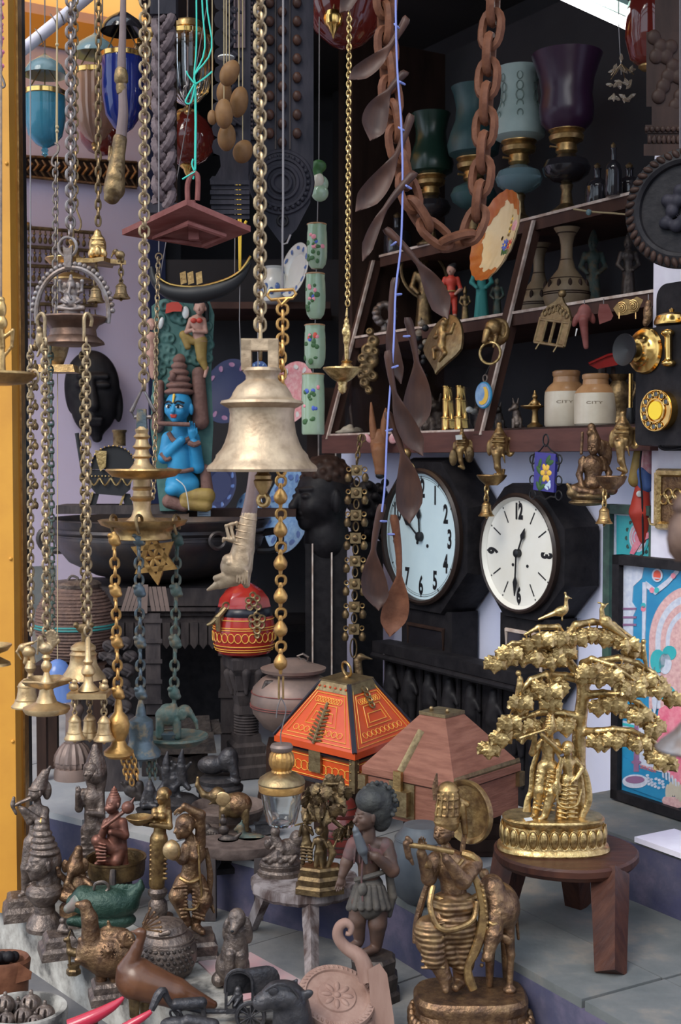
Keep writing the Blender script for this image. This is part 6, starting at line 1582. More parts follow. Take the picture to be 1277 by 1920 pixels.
# --- beam hangings: deer head, jingle plate strip
t=wall_fig('deer_head','carved wooden deer head hanging from the cabinet beam','carving',709,896,.17)
t.e((711,830,2),(17,12,26)).c((711,846,-6),(713,880,-10),15,10).e((714,886,-12),(11,9,9)).e((703,838,-10),(3,2,4)).e((720,838,-10),(3,2,4))
t.build('head','deer_wood',1.3,4)
for x0,x1,y1 in((702,696,754),(719,724,765)):t.tube('horn','deer_wood',[(x0,822,0),((x0+x1)/2-1,790,0),(x1,y1,0)],[8,6,1.5],10,smooth=3)
t.e((738,822,0),(9,3,11),tilt=30);t.build('ear','china_pink',1.2,1.5);t.e((690,822,0),(5,3,10),tilt=-30);t.build('ear','china_pink',1.2,1.5)
t.e((713,892,-14),(9,7,6));t.build('muzzle','black_paint',1.2,1)
t=T('jingle_strip','hanging strip of square brass plates with round jingle bells','hanging',3.58,(664,1222))
fine_chain(t,[(676,822,0),(672,846,0),(669,870,0)],4,7,1.7,'brass_old')
t.add('heart_hook',MB().ring(t.pt((678,822,0)),7*t.k,1.7*t.k,(0,1,0),16,6),'brass_old')
for i,y in enumerate((882,924,966,1009,1052,1095,1138,1180)):
 x=669-i*.8
 pl=t.add('brass_plate',px_prism(t,[(x-10,y-10),(x+10,y-10),(x+10,y+10),(x-10,y+10)],-2,2),'old_brass_plate')
 t.add('emblem',MB().ball(t.pt((x,y,-2)),(6*t.k,2.5*t.k,6.5*t.k),8),'brass_old',pl)
 for s in(-1,1):
  t.add('bell_ring',MB().ring(t.pt((x+s*15,y-2,0)),4*t.k,1.3*t.k,(0,1,0),12,5),'brass',pl)
  t.add('jingle_bell',MB().lathe((t.pt((x+s*16,y+14,0))),[(0,-9*t.k),(5*t.k,-7*t.k),(7*t.k,0),(5*t.k,6*t.k),(2*t.k,9*t.k),(0,10*t.k)],14),'brass_old',pl)
 if i<7:t.add('link',MB().ring(t.pt((x,y+21,0)),5*t.k,1.5*t.k,(0,1,0),12,5,sz=1.8),'brass_old')
t.add('end_link',MB().ring(t.pt((663,1215,0)),6*t.k,1.6*t.k,(0,1,0),16,5,sz=3),'brass_old')
t=wall_fig('brass_elephant_hook','small brass hook with ring behind the spoons','hook',768,890,.16);t.e((762,850,0),(9,7,10)).c((764,858,0),(768,868,-4),4,3);t.build('hook','brass',1.2,2);t.add('ring',MB().ring(t.pt((768,878,-2)),9*t.k,2*t.k,(.5,1,0),18,6),'gold')
# carved round plaque and bracket at far right
t=T('round_plaque','dark carved wooden roundel cut by the right edge','plaque',2.45,(1268,500),rotz=0)
cc=t.pt((1282,390,0));M_=Matrix.Translation(cc)@Matrix.Rotation(-R(30),4,'Z')@Matrix.Rotation(R(90),4,'X')
rr=112*t.k
t.add('disc',MB().lathe((0,0,0),[(0,-.004),(rr*.72,-.004),(rr*.74,.004),(rr*.80,.008),(rr*.98,.002),(rr,-.004),(rr*.96,-.016),(0,-.016)],72,M_),'black_wood')
mb=MB()
for i in range(44):a_=2*PI*i/44;mb.ball((0,0,0),(rr*.10,rr*.055,.008),8,M_@Matrix.Translation((rr*.9*cos(a_),rr*.9*sin(a_),.004))@Matrix.Rotation(a_+.5,4,'Z'))
t.add('petal_border',mb,'dark_wood')
B=Body()
for i in range(14):B.ell(M_@Vector((rr*.38*cos(i*2.4)*(.3+.05*i),rr*.5*sin(i*2.4)*(.3+.05*i),.002)),rr*.11)
t.put(B.mesh('carved_relief','panel_wood',.0025,.006,t.loc),'carved_relief')
t.tube('wire','wire',[(1275,290,10),(1275,-330,10)],1.2,5)
t=T('carved_corbel','dark carved wooden corbel in the upper right corner','corbel',2.55,(1250,292))
for i,(x0,y0,y1,d)in enumerate(((1228,-300,60,10),(1212,60,200,6),(1222,200,236,0),(1210,234,250,-6),(1214,250,272,-4),(1207,270,292,-8))):t.add('block',px_prism(t,[(x0,y0),(1310,y0),(1310,y1),(x0,y1)],d,60),'dark_wood')
for i in range(10):t.e((1218+i*9,262,-6),(4,4,9))
for i in range(14):t.e((1226+(i*23)%60,70+(i*37)%130,6),(13,7,14))
t.build('leaf_carving','dark_wood',1.6,2)
for i in range(9):t.e((1213+i*10,242,-8),(4.5,4,6))
t.build('bead_carving','dark_wood',1.6,1)
t=T('ruby_glass_shade','dark ruby glass shade behind the carved corbel','lamp',2.8,(1200,120));t.lathe('shade','glass_ruby',1214,[(10,-60),(26,-30),(38,20),(40,70),(30,110),(16,122),(0,124)],32,d=20);t.lathe('gold_band','brass',1214,[(16,122),(17,126),(10,132),(0,133)],24,d=20);t.tube('wire','wire',[(1214,-60,20),(1214,-330,20)],1.2,5)
# cloth dolls between mask and column
t=wall_fig('cloth_doll','bright cloth doll in red and blue hanging beside the column','doll',1204,1000,.07)
t.c((1200,850,0),(1192,900,0),12,14).c((1208,840,0),(1208,900,0),12,14);t.build('sleeves','ochre',1.6,3)
t.c((1212,850,-8),(1212,880,-8),12,14);t.build('bodice','china_pink',1.6,2);t.c((1206,886,-8),(1210,910,-8),14,15);t.build('sash','china_blue',1.6,2)
t.c((1204,918,-4),(1200,960,-4),14,20).c((1200,960,-4),(1208,1010,0),20,10);t.build('skirt','paint_red',1.6,3);t.ball('price_tag','china_white',(1199,926,-22),(6,1.5,6))
t.tube('cord','black_paint',[(1204,832,-20),(1200,880,-24),(1204,930,-24),(1206,1040,-20)],1.8,6,smooth=3)

# ================================================================== BACK ROOM AND LEFT
# --- black mask on the pink wall
p=pink(170,740,.05);t=T('wall_mask','large black wooden face mask with long ears on the pink wall','mask',p.y,(172,832))
f=(.15,0,-1)
t.e((172,725,10),(52,26,68)).e((176,765,6),(42,24,50)).c((178,790,4),(182,820,2),26,10)
t.c((172,712,-18),(176,762,-30),5,11).e((157,722,-16),(14,6,6)).e((194,722,-14),(14,6,6)).c((150,706,-16),(200,706,-14),5,5).c((164,786,-24),(190,786,-22),4,4).c((166,794,-22),(188,794,-20),4,4)
t.e((126,752,14),(10,8,36)).e((222,760,16),(9,8,32));t.build('mask','black_wood',2.0,6)
t.tube('wall_hook','wire',[(172,664,20),(172,652,40)],1.2,5)
# --- plank, palanquin and urli
t=T('bronze_cauldron','wide dark bronze cauldron on a carved wooden stand','cauldron',3.75,(300,1090))
t.lathe('bowl','urli',300,[(0,1090),(60,1088),(120,1074),(168,1050),(190,1022),(196,1004),(194,998),(199,993),(197,988),(204,980),(208,972),(204,970),(196,976),(184,1000),(150,1040),(80,1066),(0,1072)],72)
for yy,rr in((1000,195),(1006,194)):t.add('band',MB().ring(t.pt((300,yy,0)),rr*t.k,2*t.k,(0,0,1),64,6),'urli')
for s in(-1,1):t.tube('lug_handle','urli',[(300+s*188,1000,-10),(300+s*218,996,-12),(300+s*226,1012,-12),(300+s*214,1030,-10),(300+s*182,1032,-8)],7,8,smooth=4)
t.add('scroll_boss',MB().ring(t.pt((408,1014,-162)),14*t.k,4*t.k,(.5,-1,0),20,6),'urli')
t=T('wood_plank','weathered plank lying across the dark cauldron','plank',3.62,(235,965))
a=t.pt((235,954,0));t.add('plank',MB().box((a.x,a.y,a.z),(240*t.k,90*t.k,16*t.k)),'grey_wood')
t=T('shelf_board','dark board with pale blue sticker right of the painted carving','board',3.60,(470,985))
a=t.pt((455,962,0));t.add('board',MB().box((a.x,a.y+.05,a.z),(200*t.k,.12,14*t.k)),'dark_wood')
st_=t.add('sticker',px_prism(t,[(370,957),(395,957),(395,968),(370,968)],-8,-7),'sticker');
for yy in(960,964):t.add('printed_line',px_prism(t,[(373,yy),(391,yy+.5),(391,yy+1.6),(373,yy+1.1)],-8.6,-8.2),'sticker_line',st_)
t=T('palanquin_model','black model palanquin with brass studded canopy','model',3.60,(210,948))
t.add('body',px_prism(t,[(160,880),(250,882),(244,918),(230,930),(180,926),(164,906)],-20,40),'black_paint')
mb=MB();n=10;vs=[]
for d in(-26,46):
 for i in range(n+1):a_=PI*i/n;vs.append(t.pt((212-42*cos(a_),880-44*sin(a_)**.8,d)))
fs=[(i,i+1,n+2+i,n+1+i)for i in range(n)];mb.add(vs,fs);t.add('canopy',mb,'brass_old')
t.add('canopy_end',px_prism(t,[(212-42*cos(PI*i/n),880-44*sin(PI*i/n)**.8)for i in range(n+1)],-22,-18),'black_paint')
mb=MB()
for i in range(17):a_=PI*i/16;mb.ball(t.pt((212-41*cos(a_),879-43*sin(a_)**.8,-27)),2*t.k,6)
for i in range(14):mb.ball(t.pt((166+i*6.4,893,-22)),1.8*t.k,6)
t.add('brass_studs',mb,'gold')
for i in range(4):t.tube('swag','gold',[(166+i*21,896,-24),(176+i*21,910,-26),(186+i*21,897,-24)],1.6,5,smooth=4)
t.lathe('chimney','brass_old',224,[(12,836),(12,812),(14,809),(14,806),(0,806)],20,d=20)
t.add('brass_scroll',px_prism(t,[(178,844),(200,846),(198,876),(188,884),(182,866)],-30,-27),'gold')
for x,s in((178,-1),(236,1)):t.add('leg',px_prism(t,[(x-8,924),(x+8,926),(x+8+s*6,948),(x-8+s*6,948)],-14,30),'black_paint')
for x,s in((170,-1),(230,-1)):t.add('leg_edging',px_prism(t,[(x+2,922),(x+6,922),(x+2+s*4,948),(x-3+s*4,948)],-18,-14),'gold')
t.add('pole',MB().tube([t.pt((144,812,10)),t.pt((158,900,10))],4*t.k,8),'black_paint')
# --- painted Krishna carving
t=T('painted_krishna_carving','painted wood carving of a blue faced flute player with teal foliage','carving',3.52,(340,958))
t.add('back_board',px_prism(t,[(284,574),(300,562),(390,556),(402,590),(396,700),(400,800),(392,958),(300,958),(282,800),(288,680)],14,30),'panel_teal')
for i in range(60):x=rnd.uniform(290,392);y=rnd.uniform(570,780);t.e((x,y,14),(11,7,11));t.e((x+2,y,7),(4.5,5,5.5),sub=True,k=2)
t.build('carved_foliage','panel_teal',1.8,4)
fc=(-.42,0,-1);hd=(335,763,-10)
at=head_shapes(t,hd,30,fc)
t.c((337,788,-4),(338,812,0),13,15).e((338,836,0),(33,17,30)).c((338,850,0),(338,890,0),25,23).e((342,908,-2),(32,20,26))
t.c((316,822,-4),(308,858,-10),13,11).c((308,858,-10),(340,826,-30),11,8).c((362,822,-2),(371,876,-8),13,12).c((371,876,-8),(364,832,-22),11,9)
hand_shapes(t,(362,828,-22),(358,790,-28),9,(1,0,0),(0,0,-.5));t.e((324,918,-14),(15,11,12))
t.build('blue_body','krishna_blue',1.3,4)
for s in(-1,1):
 t.e(at(.70,s*.32,-.02),(7.5,4,4.2));t.build('eye_white','white_eye',.9,1);t.ball('pupil','ink',at(.82,s*.32+.02,-.01),3,8)
 t.tube('eye_line','ink',[at(.80,s*.06+s*.02,.02),at(.86,s*.3,-.15),at(.68,s*.60,-.02)],1.1,6,smooth=3)
 t.tube('eyebrow','ink',[at(.90,s*.08,-.22),at(.88,s*.32,-.36),at(.64,s*.66,-.24)],1.6,6,smooth=3)
t.c(at(.84,-.16,.52),at(.84,.16,.52),2.2).c(at(.82,-.12,.62),at(.82,.12,.62),2.2);t.build('lips','paint_red',.9,1)
t.c(at(.74,0,-.75),at(.90,0,-.30),2.6,1.6);t.build('forehead_mark','flower_yellow',.9,1)
for j in range(6):t.e((336,735-j*12,-4),(28-j*3.2,24-j*2.6,8))
t.e((337,672,-4),(10,9,9)).e((324,705,-22),(6,5,8));t.build('turban','carved_brown',1.3,2)
t.c((372,700,4),(376,790,6),12,16).c((300,720,6),(296,800,8),8,12);t.build('hair_side','carved_brown',1.8,4)
t.tube('flute','carved_brown',[(292,794,-34),(356,796,-32)],4.2,10)
for nm,pts,r_ in(('necklace',[(316,812,-12),(326,826,-18),(340,830,-20),(356,822,-14)],5),('waist_band',[(314,880,-20),(338,884,-26),(362,880,-18)],4),('armlet',[(302,850,-18),(312,862,-22),(320,858,-20)],4),('bracelet',[(354,830,-32),(364,834,-34),(374,830,-28)],5)):t.tube(nm,'carved_brown',pts,r_,8,smooth=3)
t.c((350,930,-6),(388,930,-6),14,16).c((346,944,-8),(386,948,-8),12,12);t.build('ochre_cloth','ochre',1.6,4)
t.c((318,940,-6),(345,950,-8),14,10).c((384,880,0),(390,930,0),10,12);t.build('brown_cloth','carved_brown',1.6,4)
t.tube('tag_wire','china_white',[(330,898,-26),(346,912,-28),(352,938,-26),(354,956,-22)],1.1,5,smooth=3)
head_shapes(t,(375,577,-2),13,(-.2,0,-1));torso(t,(370,604,2),(372,628,2),(376,640,2),13);t.c((358,600,0),(350,622,-6),5,4).c((350,622,-6),(362,618,-12),4,3).c((382,600,0),(386,622,-4),5,4).c((386,622,-4),(364,622,-14),4,3).c((388,690,0),(384,706,-4),4,3);t.build('apsara_body','skin_paint',1.1,2)
t.c((376,640,2),(378,672,0),13,9).c((378,672,0),(386,692,0),9,5).c((362,640,0),(344,628,0),7,8).c((344,628,0),(352,650,-2),7,6);t.build('apsara_skirt','ochre',1.2,2)
for x in(363,374):t.ball('red_bodice','paint_red',(x,601,-10),(6,4,5),10)
t.e((376,570,6),(13,10,12)).c((386,574,4),(388,600,6),6,4);t.build('apsara_hair','black_paint',1.2,2)
t.e((348,586,4),(7,4,12));t.build('white_wing','china_white',1.2,1.5);t.e((302,606,4),(5,4,12),tilt=15);t.build('white_wing','china_white',1.2,1.5)
t.add('red_fan',px_prism(t,[(310,588),(312,570),(322,566),(334,566),(342,574),(340,584),(326,584)],-2,12),'paint_red')
head_shapes(t,(284,608,4),11,(.4,0,-1));torso(t,(282,634,4),(284,654,4),(284,668,4),11);t.c((284,668,4),(288,706,2),10,6);t.build('side_figure','skin_paint',1.3,2)
# --- plates on the inner shelf
def shelf_plate(label,px,py,rpx,Y,m1,m2,yaw=40,tilt=12,name='plate',n=12):
 t=T(name,label,'plate',Y,(px,py+rpx),'patterned plates');r_=rpx*t.k
 M_=Matrix.Translation(t.pt((px,py,0)))@Matrix.Rotation(-R(yaw),4,'Z')@Matrix.Rotation(-R(tilt),4,'X')@Matrix.Rotation(R(90),4,'X')
 b_=t.add('plate',MB().lathe((0,0,0),[(0,0),(r_*.60,.001),(r_*.68,.007),(r_*.97,.014),(r_,.013),(r_*.95,.009),(r_*.6,-.004),(0,-.005)],48,M_),m1)
 for i in range(n):
  a_=2*PI*i/n;t.add('painted_motif',MB().ball((0,0,0),(r_*.13,r_*.075,.0012),8,M_@Matrix.Translation((r_*.83*cos(a_),r_*.83*sin(a_),.0115))@Matrix.Rotation(a_+1.2*(i%2),4,'Z')),m2,b_)
 return t,M_,r_
shelf_plate('white plate with blue floral rim behind the celadon vases',557,508,52,4.14,'china_white','china_blue',58)
shelf_plate('pink patterned plate behind the bell crown',552,738,60,4.16,'china_pink','china_white',45)
shelf_plate('pale blue patterned plate beside the dark stone head',545,960,80,4.12,'china_blue_pale','china_blue',55,n=18)
shelf_plate('dark navy plate deep in the shade right of the carving',432,735,62,4.25,'navy','print_purple',35)
shelf_plate('dim blue plate low behind the bell',412,912,50,4.25,'navy','china_blue',40)
shelf_plate('small blue plate seen through the bell loop',487,704,26,4.2,'china_blue','china_blue_pale',35)
shelf_plate('pale blue plate edge beneath the bell clapper',472,955,34,4.2,'china_blue_pale','china_blue',40)
t=T('blue_white_jar','blue and white porcelain jar left of the plates','jar',4.2,(514,572));t.lathe('body','china_white',514,[(14,570),(22,566),(27,545),(24,520),(16,508),(14,504),(18,500),(0,500)],32)
for i in range(8):a_=R(-80+i*24);c0=t.pt((514,540+8*(i%2),0));t.add('painted_motif',MB().ball((c0.x+26*t.k*sin(a_),c0.y-26*t.k*cos(a_),c0.z),(5*t.k,4*t.k,7*t.k),8),'china_blue')
# --- dark Buddha head on a post
t=T('buddha_head','dark wooden serene head facing left on a post','sculpture',3.70,(606,1022));f=(-1,0,-.55)
head_shapes(t,(604,932,0),62,f);t.c((612,970,4),(614,1010,6),36,40).c((612,1008,6),(612,1016,6),42,42);t.build('head','black_wood',2.0,8)
t.e((612,896,4),(47,47,44));
for i in range(40):a_=i*2.4;h_=(i/40);t.e((612+46*cos(a_)*math.sqrt(1-h_*h_*.8),900-40*h_,4+46*sin(a_)*math.sqrt(1-h_*h_*.8)),6)
t.build('curled_hair','bronze_dark' if False else 'dark_wood',2.0,3)
a=t.pt((612,1120,8));t.add('post',MB().box((a.x,a.y,(.12+t.pt((612,1018,0)).z)/2),(.12,.10,t.pt((612,1018,0)).z-.12)),'black_wood')
for x in(586,622):q=t.pt((x,1100,-30));t.add('edge_bead',MB().box((q.x,q.y,.45),(.004,.004,.55)),'pale_edge')
# dark curly head right of strip
t=T('curly_stone_head','dark curled stone head behind the jingle strip','sculpture',3.88,(690,1040))
t.e((688,960,0),(32,26,60));
for i in range(44):a_=i*2.4;t.e((690+32*cos(a_),905+i*2.6,26*sin(a_)),8)
t.build('head','black_wood',2.0,3);a=t.pt((690,1100,0));t.add('stand',MB().box((a.x,a.y,(.12+t.pt((690,1015,0)).z)/2),(.09,.07,t.pt((690,1015,0)).z-.12)),'black_wood')
# --- carved stand below the cauldron
t=T('carved_stand','weathered carved wooden table carrying the bronze cauldron','table',3.75,(310,1320));z0=.12;zt=P(300,1092,3.75).z
a=t.pt((310,1110,0));t.add('top',MB().box((a.x,a.y,zt-.025),(.52,.34,.05)),'grey_wood')
for i in range(3):t.add('top_moulding',MB().box((a.x,a.y,zt-.06-i*.014),(.50-.03*i,.33-.03*i,.012)),'grey_wood')
for sx in(-.20,.20):
 for sy in(-.12,.12):
  q=t.add('leg',MB().box((a.x+sx,a.y+sy,(z0+zt)/2-.04),(.05,.05,zt-z0-.08)),'grey_wood')
  for zz in(.2,.3,.42,.5):t.add('leg_ring',MB().box((a.x+sx,a.y+sy,zz),(.062,.062,.018)),'grey_wood',q)
for i in range(14):x=a.x-.17+i*.026;t.add('apron_tongue',MB().prism([(x,zt-.10),(x+.022,zt-.10),(x+.022,zt-.16),(x+.011,zt-.175),(x,zt-.16)],a.y-.15,a.y-.13),'grey_wood')
t.add('apron',MB().box((a.x,a.y-.13,zt-.12),(.38,.02,.09)),'grey_wood')
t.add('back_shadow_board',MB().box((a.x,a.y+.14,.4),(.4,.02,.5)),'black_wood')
t=T('carved_bracket_leg','reddish carved dragon bracket leaning under the cauldron','carving',3.26,(225,1372))
for x,y,r_ in((205,1212,14),(232,1206,15),(244,1230,14),(214,1236,17),(238,1256,16),(204,1262,13),(228,1284,18),(244,1300,14),(212,1310,16),(232,1326,17),(240,1350,15),(216,1348,16),(226,1366,18),(194,1230,10)):
 t.e((x,y,0),(r_,12,r_*.8),tilt=x*7%60-30);t.c((x-r_*.6,y-4,-12),(x+r_*.5,y+5,-14),3.5,2.5,k=1.5);t.c((x+r_*.5,y+5,-14),(x,y+r_*.8,-13),2.5,2,k=1.5)
t.build('carving','grey_wood',1.7,3)
a=t.pt((225,1376,0));t.add('foot',MB().box((a.x,a.y,(.12+a.z+.01)/2),(60*t.k,.05,a.z+.01-.12)),'grey_wood')
t=T('roof_model','small weathered carved house roof under the cauldron','carving',3.40,(285,1160))
for s,x0,x1 in((-1,232,262),(1,276,312)):
 for i in range(4):t.add('roof_slat',px_prism(t,[(x0+i*(x1-x0)/4+(8 if s<0 else 0),1100),(x0+(i+.85)*(x1-x0)/4+(8 if s<0 else 0),1100),(x0+(i+.85)*(x1-x0)/4-(6 if s<0 else-8),1146),(x0+i*(x1-x0)/4-(6 if s<0 else-8),1146)],-6,6),'clay_bronze')
a,b=t.pt((270,1100,0)),t.pt((270,1330,0))
t.add('ridge',px_prism(t,[(262,1096),(278,1096),(276,1150),(264,1150)],-8,20),'clay_bronze');t.add('pillar',px_prism(t,[(272,1150),(300,1150),(302,1340),(274,1340)],-4,24),'grey_wood')
for i in range(5):t.add('pillar_ring',px_prism(t,[(268,1160+i*38),(304,1160+i*38),(304,1168+i*38),(268,1168+i*38)],-8,28),'grey_wood')
q=t.pt((287,1342,10));t.add('foot',MB().box((q.x,q.y,(q.z+.12)/2),(.055,.05,q.z-.12)),'grey_wood')
# --- basket and bits at far left
t=T('woven_basket','round brown woven basket with lid and turquoise band','basket',3.42,(140,1236))
t.lathe('body','basket',141,[(44,1236),(58,1222),(70,1195),(74,1170),(70,1140),(56,1114),(46,1104),(44,1098),(40,1098)],44)
mb=MB()
for i in range(22):y=1232-i*6;r_=np.interp(y,[1104,1114,1140,1170,1195,1222,1236],[46,56,70,74,70,58,44]);mb.ring(t.pt((141,y,0)),r_*t.k,2.6*t.k,(0,0,1),40,5)
t.add('coil',mb,'basket')
mb=MB()
for y in(1169,1174):mb.ring(t.pt((141,y,0)),75*t.k,2.4*t.k,(0,0,1),40,5)
t.add('turquoise_band',mb,'basket_green');t.lathe('lid','bronze_grey',143,[(46,1100),(47,1094),(40,1089),(0,1086)],36);t.tube('lid_loop','iron',[(126,1090,-10),(134,1080,-10),(146,1084,-10),(142,1090,-10)],2.4,6,smooth=3)
a=t.pt((141,1236,0));T2=T('basket_stool','dark low stool under the woven basket','stool',3.42,(141,1240),loc=(a.x,a.y,.12))
T2.add('seat',MB().box((a.x,a.y,a.z-.018),(.19,.17,.03)),'dark_wood')
for sx in(-1,1):
 for sy in(-1,1):T2.add('leg',MB().box((a.x+sx*.075,a.y+sy*.065,(a.z-.03+.12)/2),(.025,.025,a.z-.03-.12)),'dark_wood')
t=T('mossy_board','green stained board leaning behind the woven basket','board',3.9,(85,1150));t.add('board',px_prism(t,[(60,1062),(106,1060),(108,1310),(60,1315)],0,12),'slab_green')
# --- red lacquer pot on carved pedestal
t=T('carved_pedestal','grey carved wooden pedestal under the red lacquer pot','pedestal',3.40,(462,1448))
def sq(name,rows,m,par=None,cx=462):
 mb=MB();prof=[(r,y)for r,y in rows];c0=t.pt((cx,rows[0][1],0));mb.lathe((c0.x,c0.y,0),[(r*1.2*t.k,t.pt((cx,y,0)).z)for r,y in prof],4,a0=PI/4+.35);return t.add(name,mb,m,par,ang=20)
sq('capital',[(30,1290),(34,1262),(42,1250),(44,1232),(40,1228)],'grey_wood');sq('neck',[(24,1336),(22,1320),(28,1300),(26,1288)],'grey_wood')
for i in range(8):a_=i*PI/4;t.c((462+34*cos(a_),1262,34*sin(a_)),(462+26*cos(a_),1300,26*sin(a_)),9,4)
t.build('leaf_brackets','grey_wood',1.6,2)
q=t.lathe('ribbed_shaft','grey_wood',462,[(22+(2 if i%2 else 0),1376-i*2.6)for i in range(16)],28)
sq('base',[(42,1452),(44,1432),(38,1428),(40,1412),(34,1408),(36,1394),(28,1388),(26,1374)],'grey_wood')
t=T('red_lacquer_pot','round red lacquer pot with pierced brass hinges on the pedestal','pot',3.40,(458,1228))
t.lathe('body','lacquer_red',458,[(36,1228),(50,1222),(57,1205),(59,1185),(57,1168),(54,1152)],48);t.lathe('black_band','lacquer_black',458,[(54,1153),(55,1148),(53,1140),(50,1137)],48);t.lathe('lid','lacquer_red',458,[(50,1138),(46,1122),(34,1106),(18,1096),(8,1090),(0,1088)],6)
for y,r_ in((1158,56),(1172,58.3),(1176,58.8),(1206,57.4),(1212,55.5),(1216,54)):t.add('gold_line',MB().ring(t.pt((458,y,0)),(r_+.3)*t.k,.8*t.k,(0,0,1),48,4),'lacquer_line')
for i in range(14):
 a_=R(-85+i*13);c0=t.pt((458,1190,0));M_=Matrix.Translation((c0.x+59.5*t.k*sin(a_),c0.y-59.5*t.k*cos(a_),c0.z))@Matrix.Rotation(a_,4,'Z');t.add('scroll_line',MB().ring((0,0,0),6.5*t.k,.8*t.k,(0,1,0),14,4,M_,sz=1.3),'lacquer_line')
def pierced(t,m,pts,x,y,d,s=1.0,par=None,nm='hinge_leaf'):
 mb=MB()
 for(a_,b_,r_)in pts:mb.ring(t.pt((x+a_*s,y+b_*s,d)),r_*s*t.k,2.0*s*t.k,(0,1,0),12,5)
 return t.add(nm,mb,m,par)
pierced(t,'old_brass_plate',[(0,0,6),(-9,4,6),(9,4,6),(-8,16,6),(8,16,6),(0,12,6),(0,26,6),(0,36,4)],482,1156,-56)
pierced(t,'old_brass_plate',[(0,0,6),(-8,-6,6),(8,-6,5),(0,-14,6),(-10,-18,5),(6,-22,5),(-2,-28,5)],476,1144,-48)
pierced(t,'old_brass_plate',[(0,0,6),(-5,10,6),(4,12,5),(-10,22,5),(-2,24,6)],424,1136,-40)
t.tube('clasp','old_brass_plate',[(424,1140,-44),(408,1158,-46),(398,1168,-46),(388,1172,-46)],[5,6,5,2],8,smooth=3);t.tube('clasp','old_brass_plate',[(408,1156,-46),(410,1184,-48)],[7,4],8)
# --- bronze lidded pot
t=T('bronze_lidded_pot','round brown bronze pot with flat lid and ring','pot',3.20,(548,1392))
t.lathe('body','clay_bronze',550,[(22,1392),(24,1380),(30,1376),(56,1362),(76,1336),(81,1312),(76,1288),(60,1272),(44,1264),(42,1258)],48)
for y,r_ in((1318,81.3),(1322,81),(1296,79)):t.add('red_line',MB().ring(t.pt((550,y,0)),r_*t.k,1.0*t.k,(0,0,1),48,5),'red_wood')
t.lathe('lid','clay_bronze',550,[(44,1262),(60,1258),(62,1252),(56,1250),(30,1242),(22,1236),(0,1235)],44);t.tube('lid_ring','iron',[(566,1238,-6),(558,1230,-10),(568,1226,-12),(578,1232,-10),(576,1240,-6)],2.2,6,closed=True)
t.e((508,1284,-40),(12,6,9)).c((500,1280,-40),(494,1292,-42),5,4);t.build('hasp','bronze_dark',1.5,2)
a=t.pt((550,1392,0));t2=T('pot_block','dark wooden block under the brown bronze pot','block',3.20,(550,1400),loc=(a.x,a.y,.12));t2.add('block',MB().box((a.x,a.y,(.12+a.z)/2),(.13,.13,a.z-.12)),'dark_wood');t2.add('plinth_board',MB().box((a.x,a.y,.13),(.17,.17,.02)),'dark_wood')
# --- dark carved bench panel
t=TW('carved_bench_panel','black carved wooden panel of small figures leaning below the clocks','panel',845,1440,.20)
s0,s1=L_(t,715,1440,.20).x,L_(t,985,1440,.20).x;z1=L_(t,845,1232,.20).z;z0=.12-t.loc.z
t.add('board',MB().box(((s0+s1)/2,.03,(z0+z1)/2),(s1-s0,.04,z1-z0)),'black_wood',local=True)
t.add('top_rail',MB().box(((s0+s1)/2,.005,z1-.012),(s1-s0+.02,.06,.03)),'black_wood',local=True)
t.add('top_moulding',MB().tube([(s0,-.03,z1-.035),(s1,-.03,z1-.035)],.008,8),'black_wood',local=True)
for i in range(7):
 x=s0+.05+i*(s1-s0-.08)/6;B=Body();zc=z1-.13
 B.ell((x,0,zc+.06),(.014,.012,.017));B.cap((x,0,zc+.04),(x,0,zc),.018,.022);B.cap((x-.02,0,zc+.03),(x-.032,0,zc),.008,.006);B.cap((x+.02,0,zc+.03),(x+.034,0,zc+.01),.008,.006);B.cap((x-.01,0,zc-.01),(x-.012,0,zc-.07),.014,.008);B.cap((x+.01,0,zc-.01),(x+.014,0,zc-.07),.014,.008)
 t.put(B.mesh('carved_figure','black_wood',.0045,.008,(0,0,0)),'carved_figure')
for i in range(8):x=s0+.02+i*(s1-s0-.04)/7;t.add('divider',MB().tube([(x,.005,z1-.04),(x,.005,z0+.05)],.007,6),'black_wood',local=True)
t=T('brass_duck','dull brass duck with long beak above the orange box','figurine',3.24,(676,1320));t.c((676,1300,0),(672,1240,0),10,6).e((676,1232,0),(8,7,7)).c((682,1232,0),(698,1236,0),4,1.5).c((672,1260,0),(668,1238,0),6,5);t.build('duck','brass_old',1.5,3);t.lathe('base','brass_old',676,[(16,1330),(16,1310),(8,1300),(0,1298)],20)
a=t.pt((676,1330,0));t2=T('duck_post','carved dark post standing behind the orange box','post',3.24,(676,1336),loc=(a.x,a.y,.12));t2.add('post',MB().box((a.x,a.y,(.12+a.z)/2),(.05,.05,a.z-.12)),'dark_wood');t2.add('foot',MB().box((a.x,a.y,.13),(.08,.08,.02)),'dark_wood')

